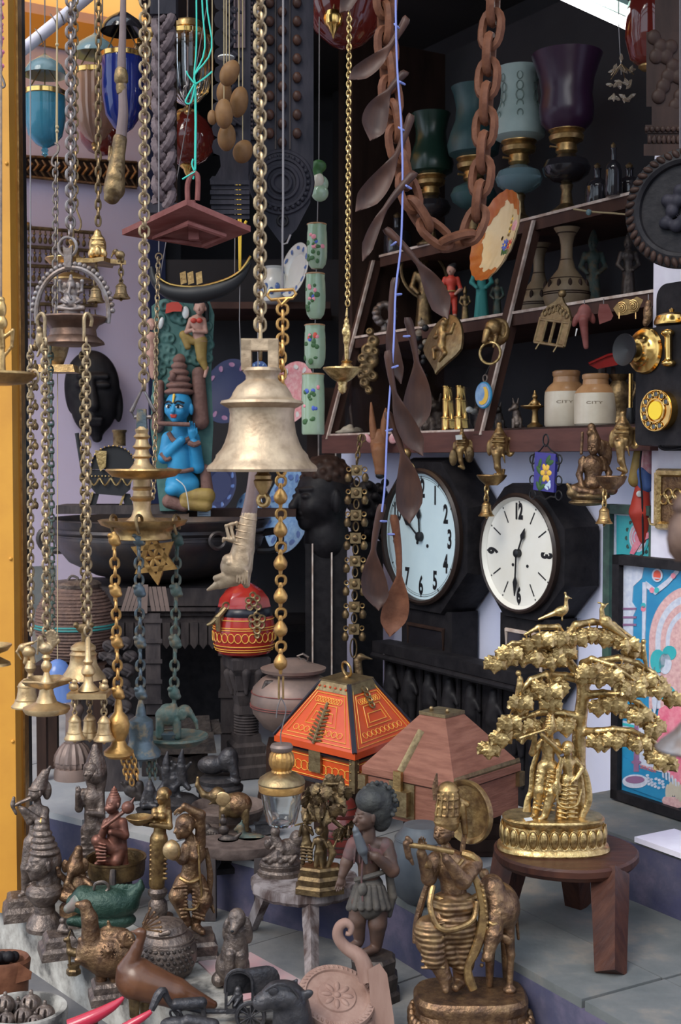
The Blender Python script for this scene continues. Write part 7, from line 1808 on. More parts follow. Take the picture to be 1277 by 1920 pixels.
# ------------------------------------------------------------------ the two pyramid-lidded boxes
def hip_box(t,S_,H1,H2,top,M_,mb_body,mb_lid,edge=None,over=.012):
 h=S_/2
 body=t.add('body',MB().box((0,0,H1/2),(S_,S_,H1),M_),mb_body)
 def ring_pts(r,z):return[(-r,-r,z),(r,-r,z),(r,r,z),(-r,r,z)]
 e=h+over;mb=MB();mb.add(ring_pts(h,H1)+ring_pts(e,H1+.003)+ring_pts(e,H1+.018)+ring_pts(top,H1+.018+H2),[(j*4+i,j*4+(i+1)%4,(j+1)*4+(i+1)%4,(j+1)*4+i)for j in range(3)for i in range(4)]+[(0,3,2,1),(12,13,14,15)],M_)
 lid=t.add('lid',mb,mb_lid,ang=20);return body,lid,e
Fp=P(664,1486,2.78);yaw=R(39);S_=.212
t=T('orange_lacquer_box','orange lacquered box with pyramid lid, brass fittings and ring','box',2.75,None,loc=Fp)
M0=Matrix.Translation(Fp)@Matrix.Rotation(R(4),4,'X')@Matrix.Rotation(-yaw,4,'Z')@Matrix.Rotation(0,4,'X')
# local: corner F at origin; box occupies x in [-S,0], y in [0,S] after the yaw
M_=M0@Matrix.Translation((-S_/2,S_/2,0));H1,H2=.074,.125
body,lid,e=hip_box(t,S_,H1,H2,.040,M_,'lacquer_orange','lacquer_orange')
tp=.040;zt=H1+.018;zr=zt+H2
def lidp(face,u,v,out=.0016):
 """point on a lid face: face 0 front (-y), 1 right (+x); u in -1..1, v 0..1 up"""
 r=e+(tp-e)*v;z=zt+H2*v;nrm=.7
 p=Vector((u*r,-r-out*.75,z+out*.7))if face==0 else Vector((r+out*.75,u*r,z+out*.7));return M_@p
def sidep(face,u,z,out=.0015):
 h=S_/2;return M_@(Vector((u*h,-h-out,z))if face==0 else Vector((h+out,u*h,z)))
for fc_ in(0,1):
 t.add('black_band',MB().tube([sidep(fc_,-1,H1-.004,.002),sidep(fc_,1,H1-.004,.002)],.007,4),'lacquer_black',body)
 t.add('base_band',MB().tube([sidep(fc_,-1,.005,.002),sidep(fc_,1,.005,.002)],.005,4),'lacquer_black',body)
 for q0,q1 in((.05,.93),(.11,.80),(.30,.62),(.36,.50)):
  mb=MB();uu=.90 if q0<.08 else(.78 if q0<.2 else(.46 if q0<.33 else .34));mb.tube([lidp(fc_,-uu,q0),lidp(fc_,uu,q0),lidp(fc_,uu*.9,q1),lidp(fc_,-uu*.9,q1)],.0011,4,True);t.add('gold_border',mb,'lacquer_line',lid)
 mb=MB()
 for i in range(9):
  for v,uu in((.20,-.62+i*.155),(.70,-.5+i*.125)):
   c0=lidp(fc_,uu,v);mb.ring(c0,.007,.0007,(M_.to_3x3()@(Vector((0,-.75,.66))if fc_==0 else Vector((.75,0,.66)))),10,4)
 t.add('gold_scrolls',mb,'lacquer_line',lid)['kind']='stuff'
 mb=MB()
 for i in range(11):mb.ring(sidep(fc_,-.85+i*.17,.034),.011,.0008,(M_.to_3x3()@(Vector((0,-1,0))if fc_==0 else Vector((1,0,0)))),12,4)
 t.add('gold_scrolls',mb,'lacquer_line',body)['kind']='stuff'
 for z_ in(.058,.014):t.add('gold_line',MB().tube([sidep(fc_,-.95,z_),sidep(fc_,.95,z_)],.0009,4),'lacquer_line',body)
t.add('lid_hip',MB().tube([lidp(0,1,0,.001),lidp(0,1,1,.001)],.006,5),'lacquer_black',lid)
t.add('lid_hip',MB().tube([lidp(0,-1,0,.001),lidp(0,-1,1,.001)],.004,5),'lacquer_black',lid);t.add('lid_hip',MB().tube([lidp(1,1,0,.001),lidp(1,1,1,.001)],.004,5),'lacquer_black',lid)
cap=t.add('brass_cap',MB().box((0,0,zr),(tp*2.2,tp*2.2,.008),M_),'old_brass_plate',lid);mb=MB()
mb.add([M_@Vector(v)for v in[(-tp*1.12,-tp*1.12,zr),(tp*1.12,-tp*1.12,zr),(tp*1.35,-tp*1.35,zr-.02),(-tp*1.35,-tp*1.35,zr-.02),(tp*1.12,tp*1.12,zr),(tp*1.35,tp*1.35,zr-.02)]],[(0,1,2,3),(1,4,5,2)]);t.add('brass_skirt',mb,'old_brass_plate',cap)
for i in range(6):t.add('rivet',MB().ball(lidp(0,-.8+i*.32,.9,.004),.0028,6),'lacquer_orange',cap)
t.add('ring',MB().ring(M_@Vector((0,0,zr+.024)),.017,.0032,M_.to_3x3()@Vector((.3,1,.2)),24,8),'brass',lid);t.add('ring_staple',MB().ball(M_@Vector((0,0,zr+.005)),.006),'brass',lid)
hs=MB()
for i in range(9):v=.04+i*.06;hs.tube([lidp(0,-.06,v,.003),lidp(0,.06,v+.02,.003)],.0026,5);hs.tube([lidp(0,-.18,v+.03,.003),lidp(0,0,v,.004),lidp(0,.18,v+.03,.003)],.0024,5)
hs.tube([lidp(0,0,0,.003),lidp(0,0,.66,.003)],.0035,5);t.add('hasp',hs,'old_brass_plate',lid)
t.add('lock_plate',MB().box((0,0,0),(.034,.007,.05),M_@Matrix.Translation((0,-S_/2-.006,H1-.022))),'old_brass_plate',body)
hs=MB()
for i in range(4):hs.ring(lidp(1,0,.86-i*.085,.003),.008,.0022,M_.to_3x3()@Vector((.75,0,.66)),12,5)
t.add('hinge_leaf',hs,'old_brass_plate',lid)
for cx_,cy_ in((1,-1),(-1,-1),(1,1)):
 q=t.add('corner_strap',MB().box((cx_*S_/2,cy_*S_/2,H1/2),(.016,.016,H1*1.0),M_),'old_brass_plate',body)
 for i in range(4):t.add('stud',MB().ball(M_@Vector((cx_*S_/2-.004*cx_*1,cy_*(S_/2+.008),.010+i*.018)),.0025,6),'brass',q);t.add('stud',MB().ball(M_@Vector((cx_*(S_/2+.008),cy_*S_/2-.004*cy_,.010+i*.018)),.0025,6),'brass',q)
a=M_@Vector((0,0,0));t2=T('box_crate','dark crate under the orange lacquer box','crate',2.8,None,loc=(a.x,a.y+.02,.12));t2.add('crate',MB().box((a.x,a.y+.03,(.12+a.z-.008)/2),(.15,.12,a.z-.128)),'dark_wood');t2.add('lid_board',MB().box((a.x,a.y+.03,a.z-.010),(.17,.13,.008)),'dark_wood')
# plain wooden box
Fp=P(851,1562,2.52);yaw=R(41);S_=.232
t=T('brown_wooden_box','reddish wooden box with pyramid lid and brass lock','box',2.6,None,loc=Fp)
M_=Matrix.Translation(Fp)@Matrix.Rotation(-yaw,4,'Z')@Matrix.Translation((-S_/2,S_/2,0));H1,H2=.080,.112;tp=.030;zt=H1+.018;zr=zt+H2
body,lid,e=hip_box(t,S_,H1,H2,tp,M_,'box_wood','box_wood',over=.004)
t.add('seam',MB().box((0,0,H1+.001),(S_+.002,S_+.002,.003),M_),'dark_wood',body)
cap=t.add('brass_cap',MB().box((0,0,zr),(tp*2.3,tp*2.3,.007),M_),'old_brass_plate',lid)
for sx in(-1,1):t.add('cap_knob',MB().ball(M_@Vector((sx*tp*.7,-tp*.3,zr+.007)),.005,8),'old_brass_plate',cap)
t.add('strap',MB().tube([lidp(0,-.12,.02,.002),lidp(0,-.12,.70,.002)],.010,4,flat=.25),'old_brass_plate',lid)
t.add('lid_edge_brass',MB().tube([lidp(1,-1,.04,.002),lidp(1,1,.04,.002)],.007,4,flat=.4),'old_brass_plate',lid)
hw=t.add('lock_box',MB().box((0,0,0),(.048,.016,.050),M_@Matrix.Translation((-.014,-S_/2-.010,H1-.040))),'old_brass_plate',body)
t.add('lock_backplate',MB().box((0,0,0),(.066,.004,.072),M_@Matrix.Translation((-.014,-S_/2-.002,H1-.036))),'old_brass_plate',body)
t.add('hasp',MB().box((0,0,0),(.020,.008,.04),M_@Matrix.Translation((-.018,-S_/2-.010,H1+.004))),'brass',lid)
t.add('keyhole',MB().box((0,0,0),(.003,.002,.012),M_@Matrix.Translation((-.010,-S_/2-.0185,H1-.040))),'ink',hw)
for cx_,cy_ in((1,-1),(-1,-1),(1,1)):t.add('corner_plate',MB().box((cx_*S_/2,cy_*S_/2,H1-.014),(.02,.02,.03),M_),'old_brass_plate',body)
a=M_@Vector((0,.04,0));t2=T('box_plinth','dark wooden crate under the brown wooden box','crate',2.7,None,loc=(a.x,a.y,.12));t2.add('crate',MB().box((a.x,a.y+.05,(.12+a.z-.001)/2),(.20,.14,a.z-.121)),'dark_wood')
for i in range(3):t2.add('slat',MB().box((a.x,a.y-.022,.145+i*.035),(.20,.006,.026)),'dark_wood')
# grey round pot below
gy=GY(782,1690,.12);t=T('grey_round_pot','round blue grey metal pot under the brown wooden box','pot',gy,(786,1690))
t.lathe('body','pot_grey',790,[(0,1692),(30,1690),(52,1672),(60,1640),(58,1600),(48,1566),(36,1552),(34,1546),(0,1545)],44);t.add('rim_line',MB().ring(t.pt((790,1570,0)),50*t.k,1.6*t.k,(0,0,1),40,5),'pot_grey')

# ================================================================== FLOOR: STOOLS, STATUES, VESSELS
def hexbase(t,name,rows,m,cx,seg=4,a0=PI/4,d=0,sy=1.0,parent=None):
 """stepped block: rows (half width, py) bottom to top"""
 c0=t.pt((cx,rows[0][1],d));q=1/cos(PI/seg)
 return t.add(name,MB().lathe((c0.x,c0.y,0),[(r*q*t.k,t.pt((cx,y,d)).z)for r,y in rows],seg,a0=a0,sy=sy),m,parent,ang=25)
def down_to(t,name,cx,y,d,w,m,z,seg=16):
 """a support reaching from row y down to height z"""
 c0=t.pt((cx,y,d));t.add(name,MB().lathe((c0.x,c0.y,0),[(w*t.k,z),(w*t.k,c0.z)],seg),m)

# --- brown stool with the golden tree
SY=2.26
t=T('brown_stool','low round brown wooden stool under the golden tree','stool',SY,(1060,1600));c0=t.pt((1060,1590,0));zt=c0.z;Rr=136*t.k
t.add('seat',MB().lathe((c0.x,c0.y,0),[(0,zt-.022),(Rr*.95,zt-.022),(Rr*1.0,zt-.014),(Rr,zt-.004),(Rr*.97,zt),(0,zt)],56,rib=.012,ribn=5),'stool_wood')
fp=P(1145,1826,GY(1145,1826,.12))
def leg(a,b,w0,w1,m,nm='leg'):
 a,b=Vector(a),Vector(b);mid=a+(b-a)*.35
 return t.add(nm,MB().tube([a,mid,a+(b-a)*.42,b],[w0,w0*.95,w1*1.15,w1],4),m,ang=20)
leg((c0.x+.062,c0.y-.085,zt-.015),(fp.x,fp.y,.12),.034,.027,'stool_wood')
leg((c0.x-.09,c0.y+.03,zt-.015),(c0.x-.12,c0.y+.02,.12),.034,.027,'stool_wood')
leg((c0.x+.03,c0.y+.10,zt-.015),(c0.x+.05,c0.y+.14,.12),.030,.025,'stool_wood')
t.add('stretcher_block',MB().box((c0.x+.062,c0.y-.085,zt-.03),(.04,.03,.02)),'amber_metal' if False else 'pale_wood')

t=T('golden_tree_couple','polished golden tree sculpture with flute player couple and peacocks','sculpture',SY,(1040,1590))
# lotus base: rounded oblong
def oval(cx,y,rx,ry,d=0,n=48,p=2.6):
 c=t.pt((cx,y,d));out=[]
 for i in range(n):
  a_=2*PI*i/n;out.append(Vector((c.x+rx*t.k*abs(cos(a_))**(2/p)*(1 if cos(a_)>0 else-1),c.y+ry*t.k*abs(sin(a_))**(2/p)*(1 if sin(a_)>0 else-1),c.z)))
 return out
def loft(name,m,rings,parent=None,ang=38):
 n=len(rings[0]);vs=[v for r in rings for v in r];fs=[(j*n+i,j*n+(i+1)%n,(j+1)*n+(i+1)%n,(j+1)*n+i)for j in range(len(rings)-1)for i in range(n)]
 fs+=[tuple(reversed(range(n))),tuple((len(rings)-1)*n+i for i in range(n))]
 return t.add(name,MB().add(vs,fs),m,parent,ang=ang)
BX=1037
ROWS=[(104,66,1592),(106,68,1587),(104,66,1581),(99,62,1578),(97,60,1566),(91,55,1542),(95,58,1536),(96,59,1531),(92,56,1528)]
base=loft('base','gold',[oval(BX,y,rx,ry)for rx,ry,y in ROWS])
pm=None
ring=[(97*abs(cos(q_))**(2/2.6)*(1 if cos(q_)>0 else-1),60*abs(sin(q_))**(2/2.6)*(1 if sin(q_)>0 else-1))for q_ in[2*PI*i/400+.001 for i in range(400)]]
cum=np.concatenate([[0],np.cumsum([math.hypot(ring[i][0]-ring[i-1][0],ring[i][1]-ring[i-1][1])for i in range(1,400)])])
for i in range(28):
 j_=int(np.searchsorted(cum,cum[-1]*(i+.5)/28))%398+1;x,y=ring[j_];na=math.atan2(-(ring[(j_+1)%400][0]-ring[j_-1][0]),ring[(j_+1)%400][1]-ring[j_-1][1])
 c0_=t.pt((BX,1560,0))
 if pm is None:
  q=MB();q.ball((0,0,0),(7.6*t.k,4.6*t.k,17*t.k),12);q.ring((0,-.8*t.k,0),9*t.k,1.4*t.k,(0,1,0),16,5,sz=1.95);pm=mesh_of(q,'petal','gold')
 t.put(pm,'petal',base,Vector((c0_.x+x*t.k,c0_.y+y*t.k,c0_.z))-t.loc,(R(0),0,na+PI/2))
# trunk and branches
def br(pts,r0,r1):
 for i in range(len(pts)-1):
  f0,f1=i/(len(pts)-1),(i+1)/(len(pts)-1);t.c(pts[i],pts[i+1],r0+(r1-r0)*f0,r0+(r1-r0)*f1)
t.c((1086,1538,30),(1084,1440,26),17,14).c((1084,1440,26),(1086,1366,20),14,13).c((1086,1366,20),(1094,1300,14),13,12).c((1094,1300,14),(1090,1270,12),12,10).c((1090,1270,12),(1064,1238,8),10,8)
BR=[[(1064,1238,8),(1034,1214,0),(1004,1206,-14),(962,1206,-20),(930,1222,-20)],[(1064,1238,8),(1060,1200,4),(1046,1176,-10),(1010,1176,-24),(985,1190,-30)],
 [(1060,1200,4),(1080,1172,0),(1112,1166,10),(1150,1170,20),(1190,1200,24)],[(1094,1290,14),(1127,1240,10),(1160,1234,10),(1196,1244,16),(1226,1262,10),(1248,1286,6)],
 [(1090,1275,12),(1060,1268,4),(1026,1264,-10),(996,1274,-20),(972,1300,-24),(962,1330,-24)],[(1094,1304,14),(1130,1300,0),(1160,1302,-10),(1198,1318,-14),(1232,1346,-14)],
 [(1087,1372,20),(1120,1372,-4),(1150,1368,-16),(1184,1370,-20),(1222,1388,-20),(1250,1412,-20)],[(1090,1345,16),(1056,1338,10),(1013,1336,6),(966,1350,0),(918,1380,-6)],
 [(1092,1270,12),(1094,1244,-10),(1110,1236,-30),(1150,1248,-44),(1190,1276,-44)],[(1026,1264,-10),(1034,1284,-30),(1030,1300,-38)]]
for b_ in BR:br(b_,9 if b_ is not BR[9]else 6,3.4)
t.build('trunk','gold',1.7,4)
# leaves: one lobed, ribbed leaf mesh shared by every leaf
k_=t.k*1.26;vs=[];NV=15
for i in range(NV+1):
 v=i/NV;hw=(11.5*sin(PI*min(1,v*.93+.05)**.8)**.8)*(1+.15*cos(2*PI*v*3.6+2.6))+.3;z=-31*v
 for u in(-1,-.55,0,.55,1):
  y=-2.6*(1-abs(u))**1.5+.9*cos(2*PI*(v*7-abs(u)*.9))*(1 if 0<abs(u)<1 else 0)+2.0*(v-.4)**2*4+1.2*u*u
  vs.append((u*hw*k_,y*k_,(z-3.2*abs(u)*(1-v))*k_))
n=len(vs);vs+=[(x,y+1.5*k_,z)for x,y,z in vs];fs=[]
for i in range(NV):
 for j in range(4):
  a_,b_=i*5+j,i*5+j+1;fs.append((a_,b_,b_+5,a_+5));fs.append((n+a_+5,n+b_+5,n+b_,n+a_))
 fs.append((i*5,i*5+5,n+i*5+5,n+i*5));fs.append((i*5+4,n+i*5+4,n+i*5+9,i*5+9))
leaf_me=mesh_of(MB().add(vs,fs),'leaf','gold',ang=50)
def leafcluster(b_,n,seed=1):
 rr=random.Random(seed);L=len(b_)-1
 for i in range(n):
  f=.22+.8*i/(n-1);s=min(f*L,L-1e-3);j=int(s);u=s-j
  p=tuple(b_[j][q]+(b_[j+1][q]-b_[j][q])*u for q in range(3));side=1 if i%2 else-1
  x=p[0]+rr.uniform(-6,6);y=p[1]+rr.uniform(5,13);dd=p[2]+side*rr.uniform(6,24)-6
  t.tube('leaf_stem','gold',[(p[0],p[1],p[2]),((p[0]+x)/2,(p[1]+y)/2-2,(p[2]+dd)/2),(x,y,dd)],1.7,5)
  for tl,of in((-42,-3),(0,-7),(40,-3)):
   if tl and rr.random()<.12:continue
   t.put(leaf_me,'leaf',None,t.pt((x,y-1,dd+of))-t.loc,(R(rr.uniform(-14,10)),R(tl+rr.uniform(-9,9)),R(rr.uniform(-22,18))),(rr.uniform(.8,.98),)*3)
for i,(b_,n_)in enumerate(zip(BR,(7,7,8,8,7,7,8,6,7,2))):leafcluster(b_,n_,seed=i+3)
def peacock(x,y,s,flip):
 t.e((x,y,-6),(15*s,9*s,10*s),tilt=-20*flip).c((x+flip*10*s,y-6*s,-6),(x+flip*10*s,y-22*s,-6),5*s,3.4*s).e((x+flip*11*s,y-27*s,-6),4.6*s).c((x+flip*14*s,y-27*s,-6),(x+flip*21*s,y-25*s,-6),2.2*s,.8*s).c((x+flip*9*s,y-31*s,-6),(x+flip*8*s,y-36*s,-6),1.4*s,2.6*s)
 t.c((x-flip*8*s,y+2*s,-6),(x-flip*44*s,y+16*s,-6),6*s,2.2*s).c((x+2,y+8*s,-6),(x+2,y+18*s,-6),1.8*s,1.8*s);t.build('peacock','gold',1.3,2.5)
peacock(1052,1146,.95,1)
t.e((1136,1166,-4),(12,9,12)).c((1130,1160,-4),(1128,1142,-4),6,4).e((1131,1136,-4),5).c((1134,1135,-4),(1141,1131,-4),2,1).c((1128,1131,-4),(1122,1130,-4),1.5,2).c((1140,1170,-4),(1184,1204,-4),8,3);t.build('peacock','gold',1.3,2.5)
t.e((1206,1214,6),(5,5,9)).c((1206,1222,6),(1214,1256,4),6,2).e((1207,1203,6),5);t.build('bird','gold',1.3,2)
t.e((975,1276,-30),(6,6,10)).e((972,1262,-30),5.5).c((975,1284,-30),(964,1330,-30),7,3);t.build('bird','gold',1.3,2)
# the couple, cast in one piece each
f=(-.45,0,-1)
t.b=Body();at=head_shapes(t,(1031,1366,-20),15,f,crown='tall');t.c((1031,1376,-14),(1030,1390,-10),7,8);torso(t,(1030,1398,-8),(1028,1418,-8),(1027,1432,-8),14)
limb(t,(1016,1390,-10),(998,1412,-20),(1004,1378,-34),6,5,3.6,3);limb(t,(1044,1392,-6),(1050,1408,-22),(1016,1378,-38),6,5,3.6,3)
hand_shapes(t,(1004,1378,-34),(1002,1362,-38),4.5,(1,0,0),(0,0,-.3));hand_shapes(t,(1016,1378,-38),(1008,1366,-40),4.5,(0,1,0),(0,0,-.3))
limb(t,(1020,1438,-8),(1012,1482,-16),(1004,1526,-8),11,9,6,4);limb(t,(1036,1438,-10),(1034,1486,-22),(1022,1528,-26),11,9,6,4)
t.c((1004,1528,-8),(996,1534,-16),6,4).c((1022,1530,-26),(1012,1536,-34),6,4)
for j in range(9):
 y=1446+j*8.5;t.c((1006-j*.9+2,y,-18),(1024-j*.9,y+5,-18),2.6,2.2,k=1.2);t.c((1028-j*.6,y+2,-28),(1046-j*.9,y+5,-24),2.6,2.2,k=1.2)
t.c((1040,1404,-20),(1054,1430,-24),3,3).c((1054,1430,-24),(1046,1470,-28),3,3);t.build('flute_player','gold',1.25,2.2)
t.tube('flute','gold',[(974,1384,-44),(1004,1374,-43),(1026,1367,-40)],[3,2.6,2.4],8);t.tube('flute_flare','gold',[(982,1382,-44),(978,1394,-44)],2.6,6)
head_shapes(t,(1064,1403,-24),13,(-.5,0,-1),crown='bun');t.c((1064,1412,-20),(1064,1422,-16),6,7);torso(t,(1064,1430,-14),(1066,1446,-14),(1066,1458,-14),12,female=True)
limb(t,(1054,1424,-18),(1048,1444,-30),(1044,1470,-34),5,4.4,3.4,3);limb(t,(1078,1424,-10),(1092,1440,-12),(1080,1460,-24),5,4.4,3.4,3);t.e((1044,1478,-36),(9,7,16));hand_shapes(t,(1080,1460,-24),(1070,1470,-30),4,(0,1,0))
t.c((1060,1462,-16),(1050,1536,-18),12,9).c((1072,1462,-14),(1068,1540,-18),12,9)
for j in range(8):y=1470+j*8.5;t.c((1046,y,-26),(1062,y+4,-30),2.4,2.2,k=1.2);t.c((1064,y+2,-28),(1082,y+3,-24),2.4,2.2,k=1.2)
t.c((1050,1538,-20),(1042,1544,-30),6,4).c((1068,1542,-22),(1064,1550,-32),6,4);t.build('companion','gold',1.25,2.2)
for pts in([(1012,1400,4),(1000,1440,2),(998,1480,0),(990,1500,-4),(988,1522,-6)],[(1090,1432,-4),(1100,1460,-4),(1104,1500,-6),(1092,1530,-10),(1088,1548,-14)]):t.tube('sash','gold',pts,[4,6,7,6,8],8,smooth=4,flat=.45)
t.tube('long_garland','gold',[(1052,1420,-34),(1046,1470,-40),(1046,1504,-42),(1062,1514,-44),(1082,1508,-38),(1090,1480,-30)],2.6,7,smooth=4)
t.add('price_tag',px_prism(t,[(982,1534),(996,1532),(1000,1538),(986,1540)],-54,-53),'china_white')

# --- bronze flute player with cow
YK=2.07
t=T('bronze_flute_player_cow','bronze flute player with halo beside a cow on a lotus base','statue',YK,(880,1935))
BX=882
bs=loft('base','bronze',[oval(BX,y,rx,ry,0,48,3.2)for rx,ry,y in((120,84,1948),(122,86,1938),(116,80,1926),(110,75,1905),(104,70,1885),(108,74,1876),(108,74,1866),(102,68,1858))])
mb=MB()
for i in range(34):
 a_=2*PI*i/34;ca,sa=cos(a_),sin(a_);p_=3.2;c0_=t.pt((BX,1908,0));x=112*abs(ca)**(2/p_)*(1 if ca>0 else-1);y=77*abs(sa)**(2/p_)*(1 if sa>0 else-1)
 t.add('petal',MB().ball((c0_.x+x*t.k,c0_.y+y*t.k,c0_.z),(9*t.k,9*t.k,18*t.k),10),'bronze',bs)
f=(-.62,.05,-1)
at=head_shapes(t,(832,1560,-14),23,f)
t.c((836,1588,-6),(842,1606,-2),10,12)
torso(t,(847,1624,0),(850,1664,0),(853,1700,0),29,w=.98)
t.c((820,1612,0),(886,1618,4),16,17)
limb(t,(816,1614,-4),(804,1646,-26),(790,1600,-44),14,12,8,5);limb(t,(888,1622,2),(868,1652,-40),(838,1612,-54),15,13,8,5)
hand_shapes(t,(790,1602,-44),(790,1568,-50),8.5,(1,0,0),(.2,0,-.4));hand_shapes(t,(838,1612,-54),(826,1586,-56),8,(.8,.3,0),(-.3,0,-.2))
limb(t,(864,1706,2),(866,1768,-8),(864,1836,2),26,20,12,7);limb(t,(838,1706,-6),(804,1766,-34),(834,1832,-40),25,20,12,7)
t.c((864,1842,-2),(854,1852,-24),11,8).c((834,1836,-42),(836,1856,-50),11,7)
t.build('figure','bronze',1.5,4)
# face gilding, crown, ornaments as separate castings
t.c((838,1540,-8),(840,1486,-4),24,21).e((840,1480,-4),(22,20,5)).e((840,1473,-4),(13,12,7))
for j in range(4):t.e((838+j*.6,1540-j*15,-7),(26-j*.8,25-j*.8,3.5),k=1)
for j in range(7):a_=R(-150+j*30);t.c((838+24*cos(a_),1530,-8+24*sin(a_)),(840+21*cos(a_),1490,-6+21*sin(a_)),2.2,2,k=1)
t.c((866,1512,0),(872,1560,2),8,6).c((862,1500,4),(876,1508,4),6,6);t.build('crown','bronze_gold',1.5,2)
t.add('plume',MB().tube([t.pt((818,1500,-14)),t.pt((816,1474,-14)),t.pt((819,1450,-14))],[6*t.k,6*t.k,1.5*t.k],8,flat=.4),'bronze')
Mh=Matrix.Translation(t.pt((876,1522,26)))@Matrix.Rotation(-R(48),4,'Z')@Matrix.Rotation(R(90),4,'X');hr_=62*t.k
t.add('halo',MB().lathe((0,0,0),[(0,-.002),(hr_*.8,-.001),(hr_*.88,.004),(hr_*.97,.005),(hr_,.001),(hr_*.97,-.006),(0,-.007)],56,Mh),'bronze_gold')
t.tube('halo_stem','bronze',[(872,1560,16),(866,1600,8)],5,8)
t.tube('flute','bronze_gold',[(764,1584,-62),(800,1588,-62),(850,1598,-52)],5.2,10)
t.c((762,1582,-62),(766,1606,-60),7,6).c((764,1572,-62),(770,1578,-62),5,5).c((768,1606,-60),(774,1620,-60),5,3);t.build('flute_tassel','bronze',1.4,2)
# dhoti, sashes, garlands
t.e((850,1694,-10),(46,34,24)).e((846,1734,-14),(50,34,40)).c((806,1746,-34),(814,1796,-42),30,22).c((868,1740,-8),(868,1806,-8),30,22).c((838,1700,-30),(846,1790,-26),16,10).c((818,1760,-30),(850,1800,-20),20,14)
for j in range(7):t.c((792,1742+j*12,-50),(832,1730+j*14,-54),3.4,3,k=1.5)
for j in range(8):t.c((848,1724+j*11,-30),(886,1724+j*11,-26),3.2,2.8,k=1.5)
for j in range(4):t.c((838+j*9,1700,-28),(840+j*9,1742,-34),3.5,2,k=1.5)
t.build('draped_skirt','bronze_fold',1.6,4)
t.tube('waist_belt','bronze_gold',[(818,1682,-18),(840,1690,-30),(872,1690,-28),(894,1680,-8)],6,8,smooth=4)
t.tube('right_sash','bronze_gold',[(884,1636,-20),(898,1662,-24),(906,1706,-26),(902,1750,-30),(890,1786,-34),(878,1812,-36),(880,1836,-38),(888,1856,-38)],[5,8,9,10,9,7,9,8],8,smooth=4,flat=.5)
mb=MB()
for i in range(16):f_=i/15;mb.ball(t.pt((904-2*f_+10*sin(f_*3),1660+f_*150,-28)),4*t.k,6)
t.add('sash_beads',mb,'bronze_gold')
t.tube('left_sash','bronze',[(812,1640,-16),(800,1664,-14),(788,1702,-12),(780,1736,-14),(778,1768,-16)],[5,6,7,6,5],8,smooth=4)
t.tube('front_garland','bronze_gold',[(812,1660,-30),(806,1696,-44),(816,1730,-54),(834,1744,-58),(866,1738,-48),(888,1722,-36),(894,1690,-26)],5.5,8,smooth=4)
t.tube('necklace','bronze_gold',[(828,1600,-14),(838,1622,-26),(852,1628,-28),(868,1612,-16)],4,7,smooth=4);t.tube('shoulder_cloth','bronze_gold',[(866,1600,-4),(884,1606,-6),(896,1618,-4)],[8,9,6],8,smooth=3)
for p_,q_ in(((795,1622,-38),(806,1620,-46)),((848,1630,-50),(856,1622,-44))):t.tube('bracelet','bronze_gold',[p_,q_],8,10)
t.e((936,1700,40),(40,58,46)).e((922,1672,20),(26,28,34)).c((930,1690,10),(926,1744,-14),26,17).e((925,1752,-22),(18,18,19)).c((922,1762,-28),(915,1792,-36),14,10).e((914,1795,-38),(10,10,9))
for x,x1 in((918,917),(934,939)):t.c((x,1738,-20),(x1,1712,-20),5,1.8,k=1)
t.e((950,1762,-14),(13,5,8),tilt=35).e((905,1762,-10),(8,4,6),tilt=-30).e((916,1752,-38),(3,2.5,2.5)).e((932,1754,-38),(3,2.5,2.5))
t.c((952,1736,10),(958,1790,2),13,8).c((958,1790,2),(956,1846,-2),7,6).e((956,1856,-4),(13,12,8)).c((948,1740,70),(950,1842,70),12,7).c((920,1740,70),(918,1842,70),12,7).c((918,1736,12),(918,1846,20),11,7).e((908,1640,50),(10,12,12)).c((966,1690,70),(972,1760,74),4,3)
t.build('cow','bronze',1.7,5)
t.tube('cow_collar','bronze_gold',[(906,1716,-6),(924,1734,-26),(946,1718,-4)],4.5,8,smooth=4);t.add('horn_band',MB().ring(t.pt((926,1739,-24)),12*t.k,3*t.k,(0,-.6,1),18,6),'bronze_gold')

# --- boy with bird
YB=GY(700,1868,0.0);t=T('boy_with_bird_statue','painted wooden boy holding a blue bird, standing on a dark plinth','statue',YB,(700,1868))
hexbase(t,'plinth',[(50,1870),(50,1856),(44,1850),(46,1826),(40,1820),(42,1796),(36,1790)],'bronze_dark',700,8,PI/8)
f=(-.9,.08,-.55)
head_shapes(t,(688,1530,-2),27,f);t.c((692,1556,0),(692,1574,0),12,13);t.c((668,1582,0),(720,1584,4),13,14);t.e((692,1604,0),(28,20,26));t.c((692,1612,0),(692,1654,0),22,20)
limb(t,(664,1584,-4),(650,1618,-10),(642,1640,-16),12,10,7,4);hand_shapes(t,(642,1640,-16),(634,1672,-22),9,(.9,.1,0),(-.1,0,-.2))
limb(t,(724,1586,2),(736,1632,-14),(704,1606,-34),13,11,8,4);hand_shapes(t,(706,1606,-34),(684,1600,-38),8,(0,1,0),(-.5,.2,0))
limb(t,(674,1690,-6),(670,1724,-10),(674,1760,-4),17,14,9,4);limb(t,(710,1690,2),(708,1732,-6),(706,1770,2),18,15,10,4)
t.c((672,1768,-6),(656,1776,-20),9,7).c((704,1778,0),(684,1786,-18),10,7);t.build('figure','boy_skin',1.5,3.5)
t.e((706,1508,8),(33,32,42)).e((696,1500,-4),(30,28,26)).e((714,1530,10),(22,22,30));
for i in range(26):a_=R(-160+i*14);t.e((708+34*cos(a_),1506-40*sin(a_)*.95,-6+(i%3)*8),5,k=1.5)
t.build('hair','boy_hair',1.6,2.5)
t.e((690,1602,0),(31,23,22)).c((664,1584,-4),(656,1604,-8),15,14).c((722,1586,2),(730,1608,-2),16,15)
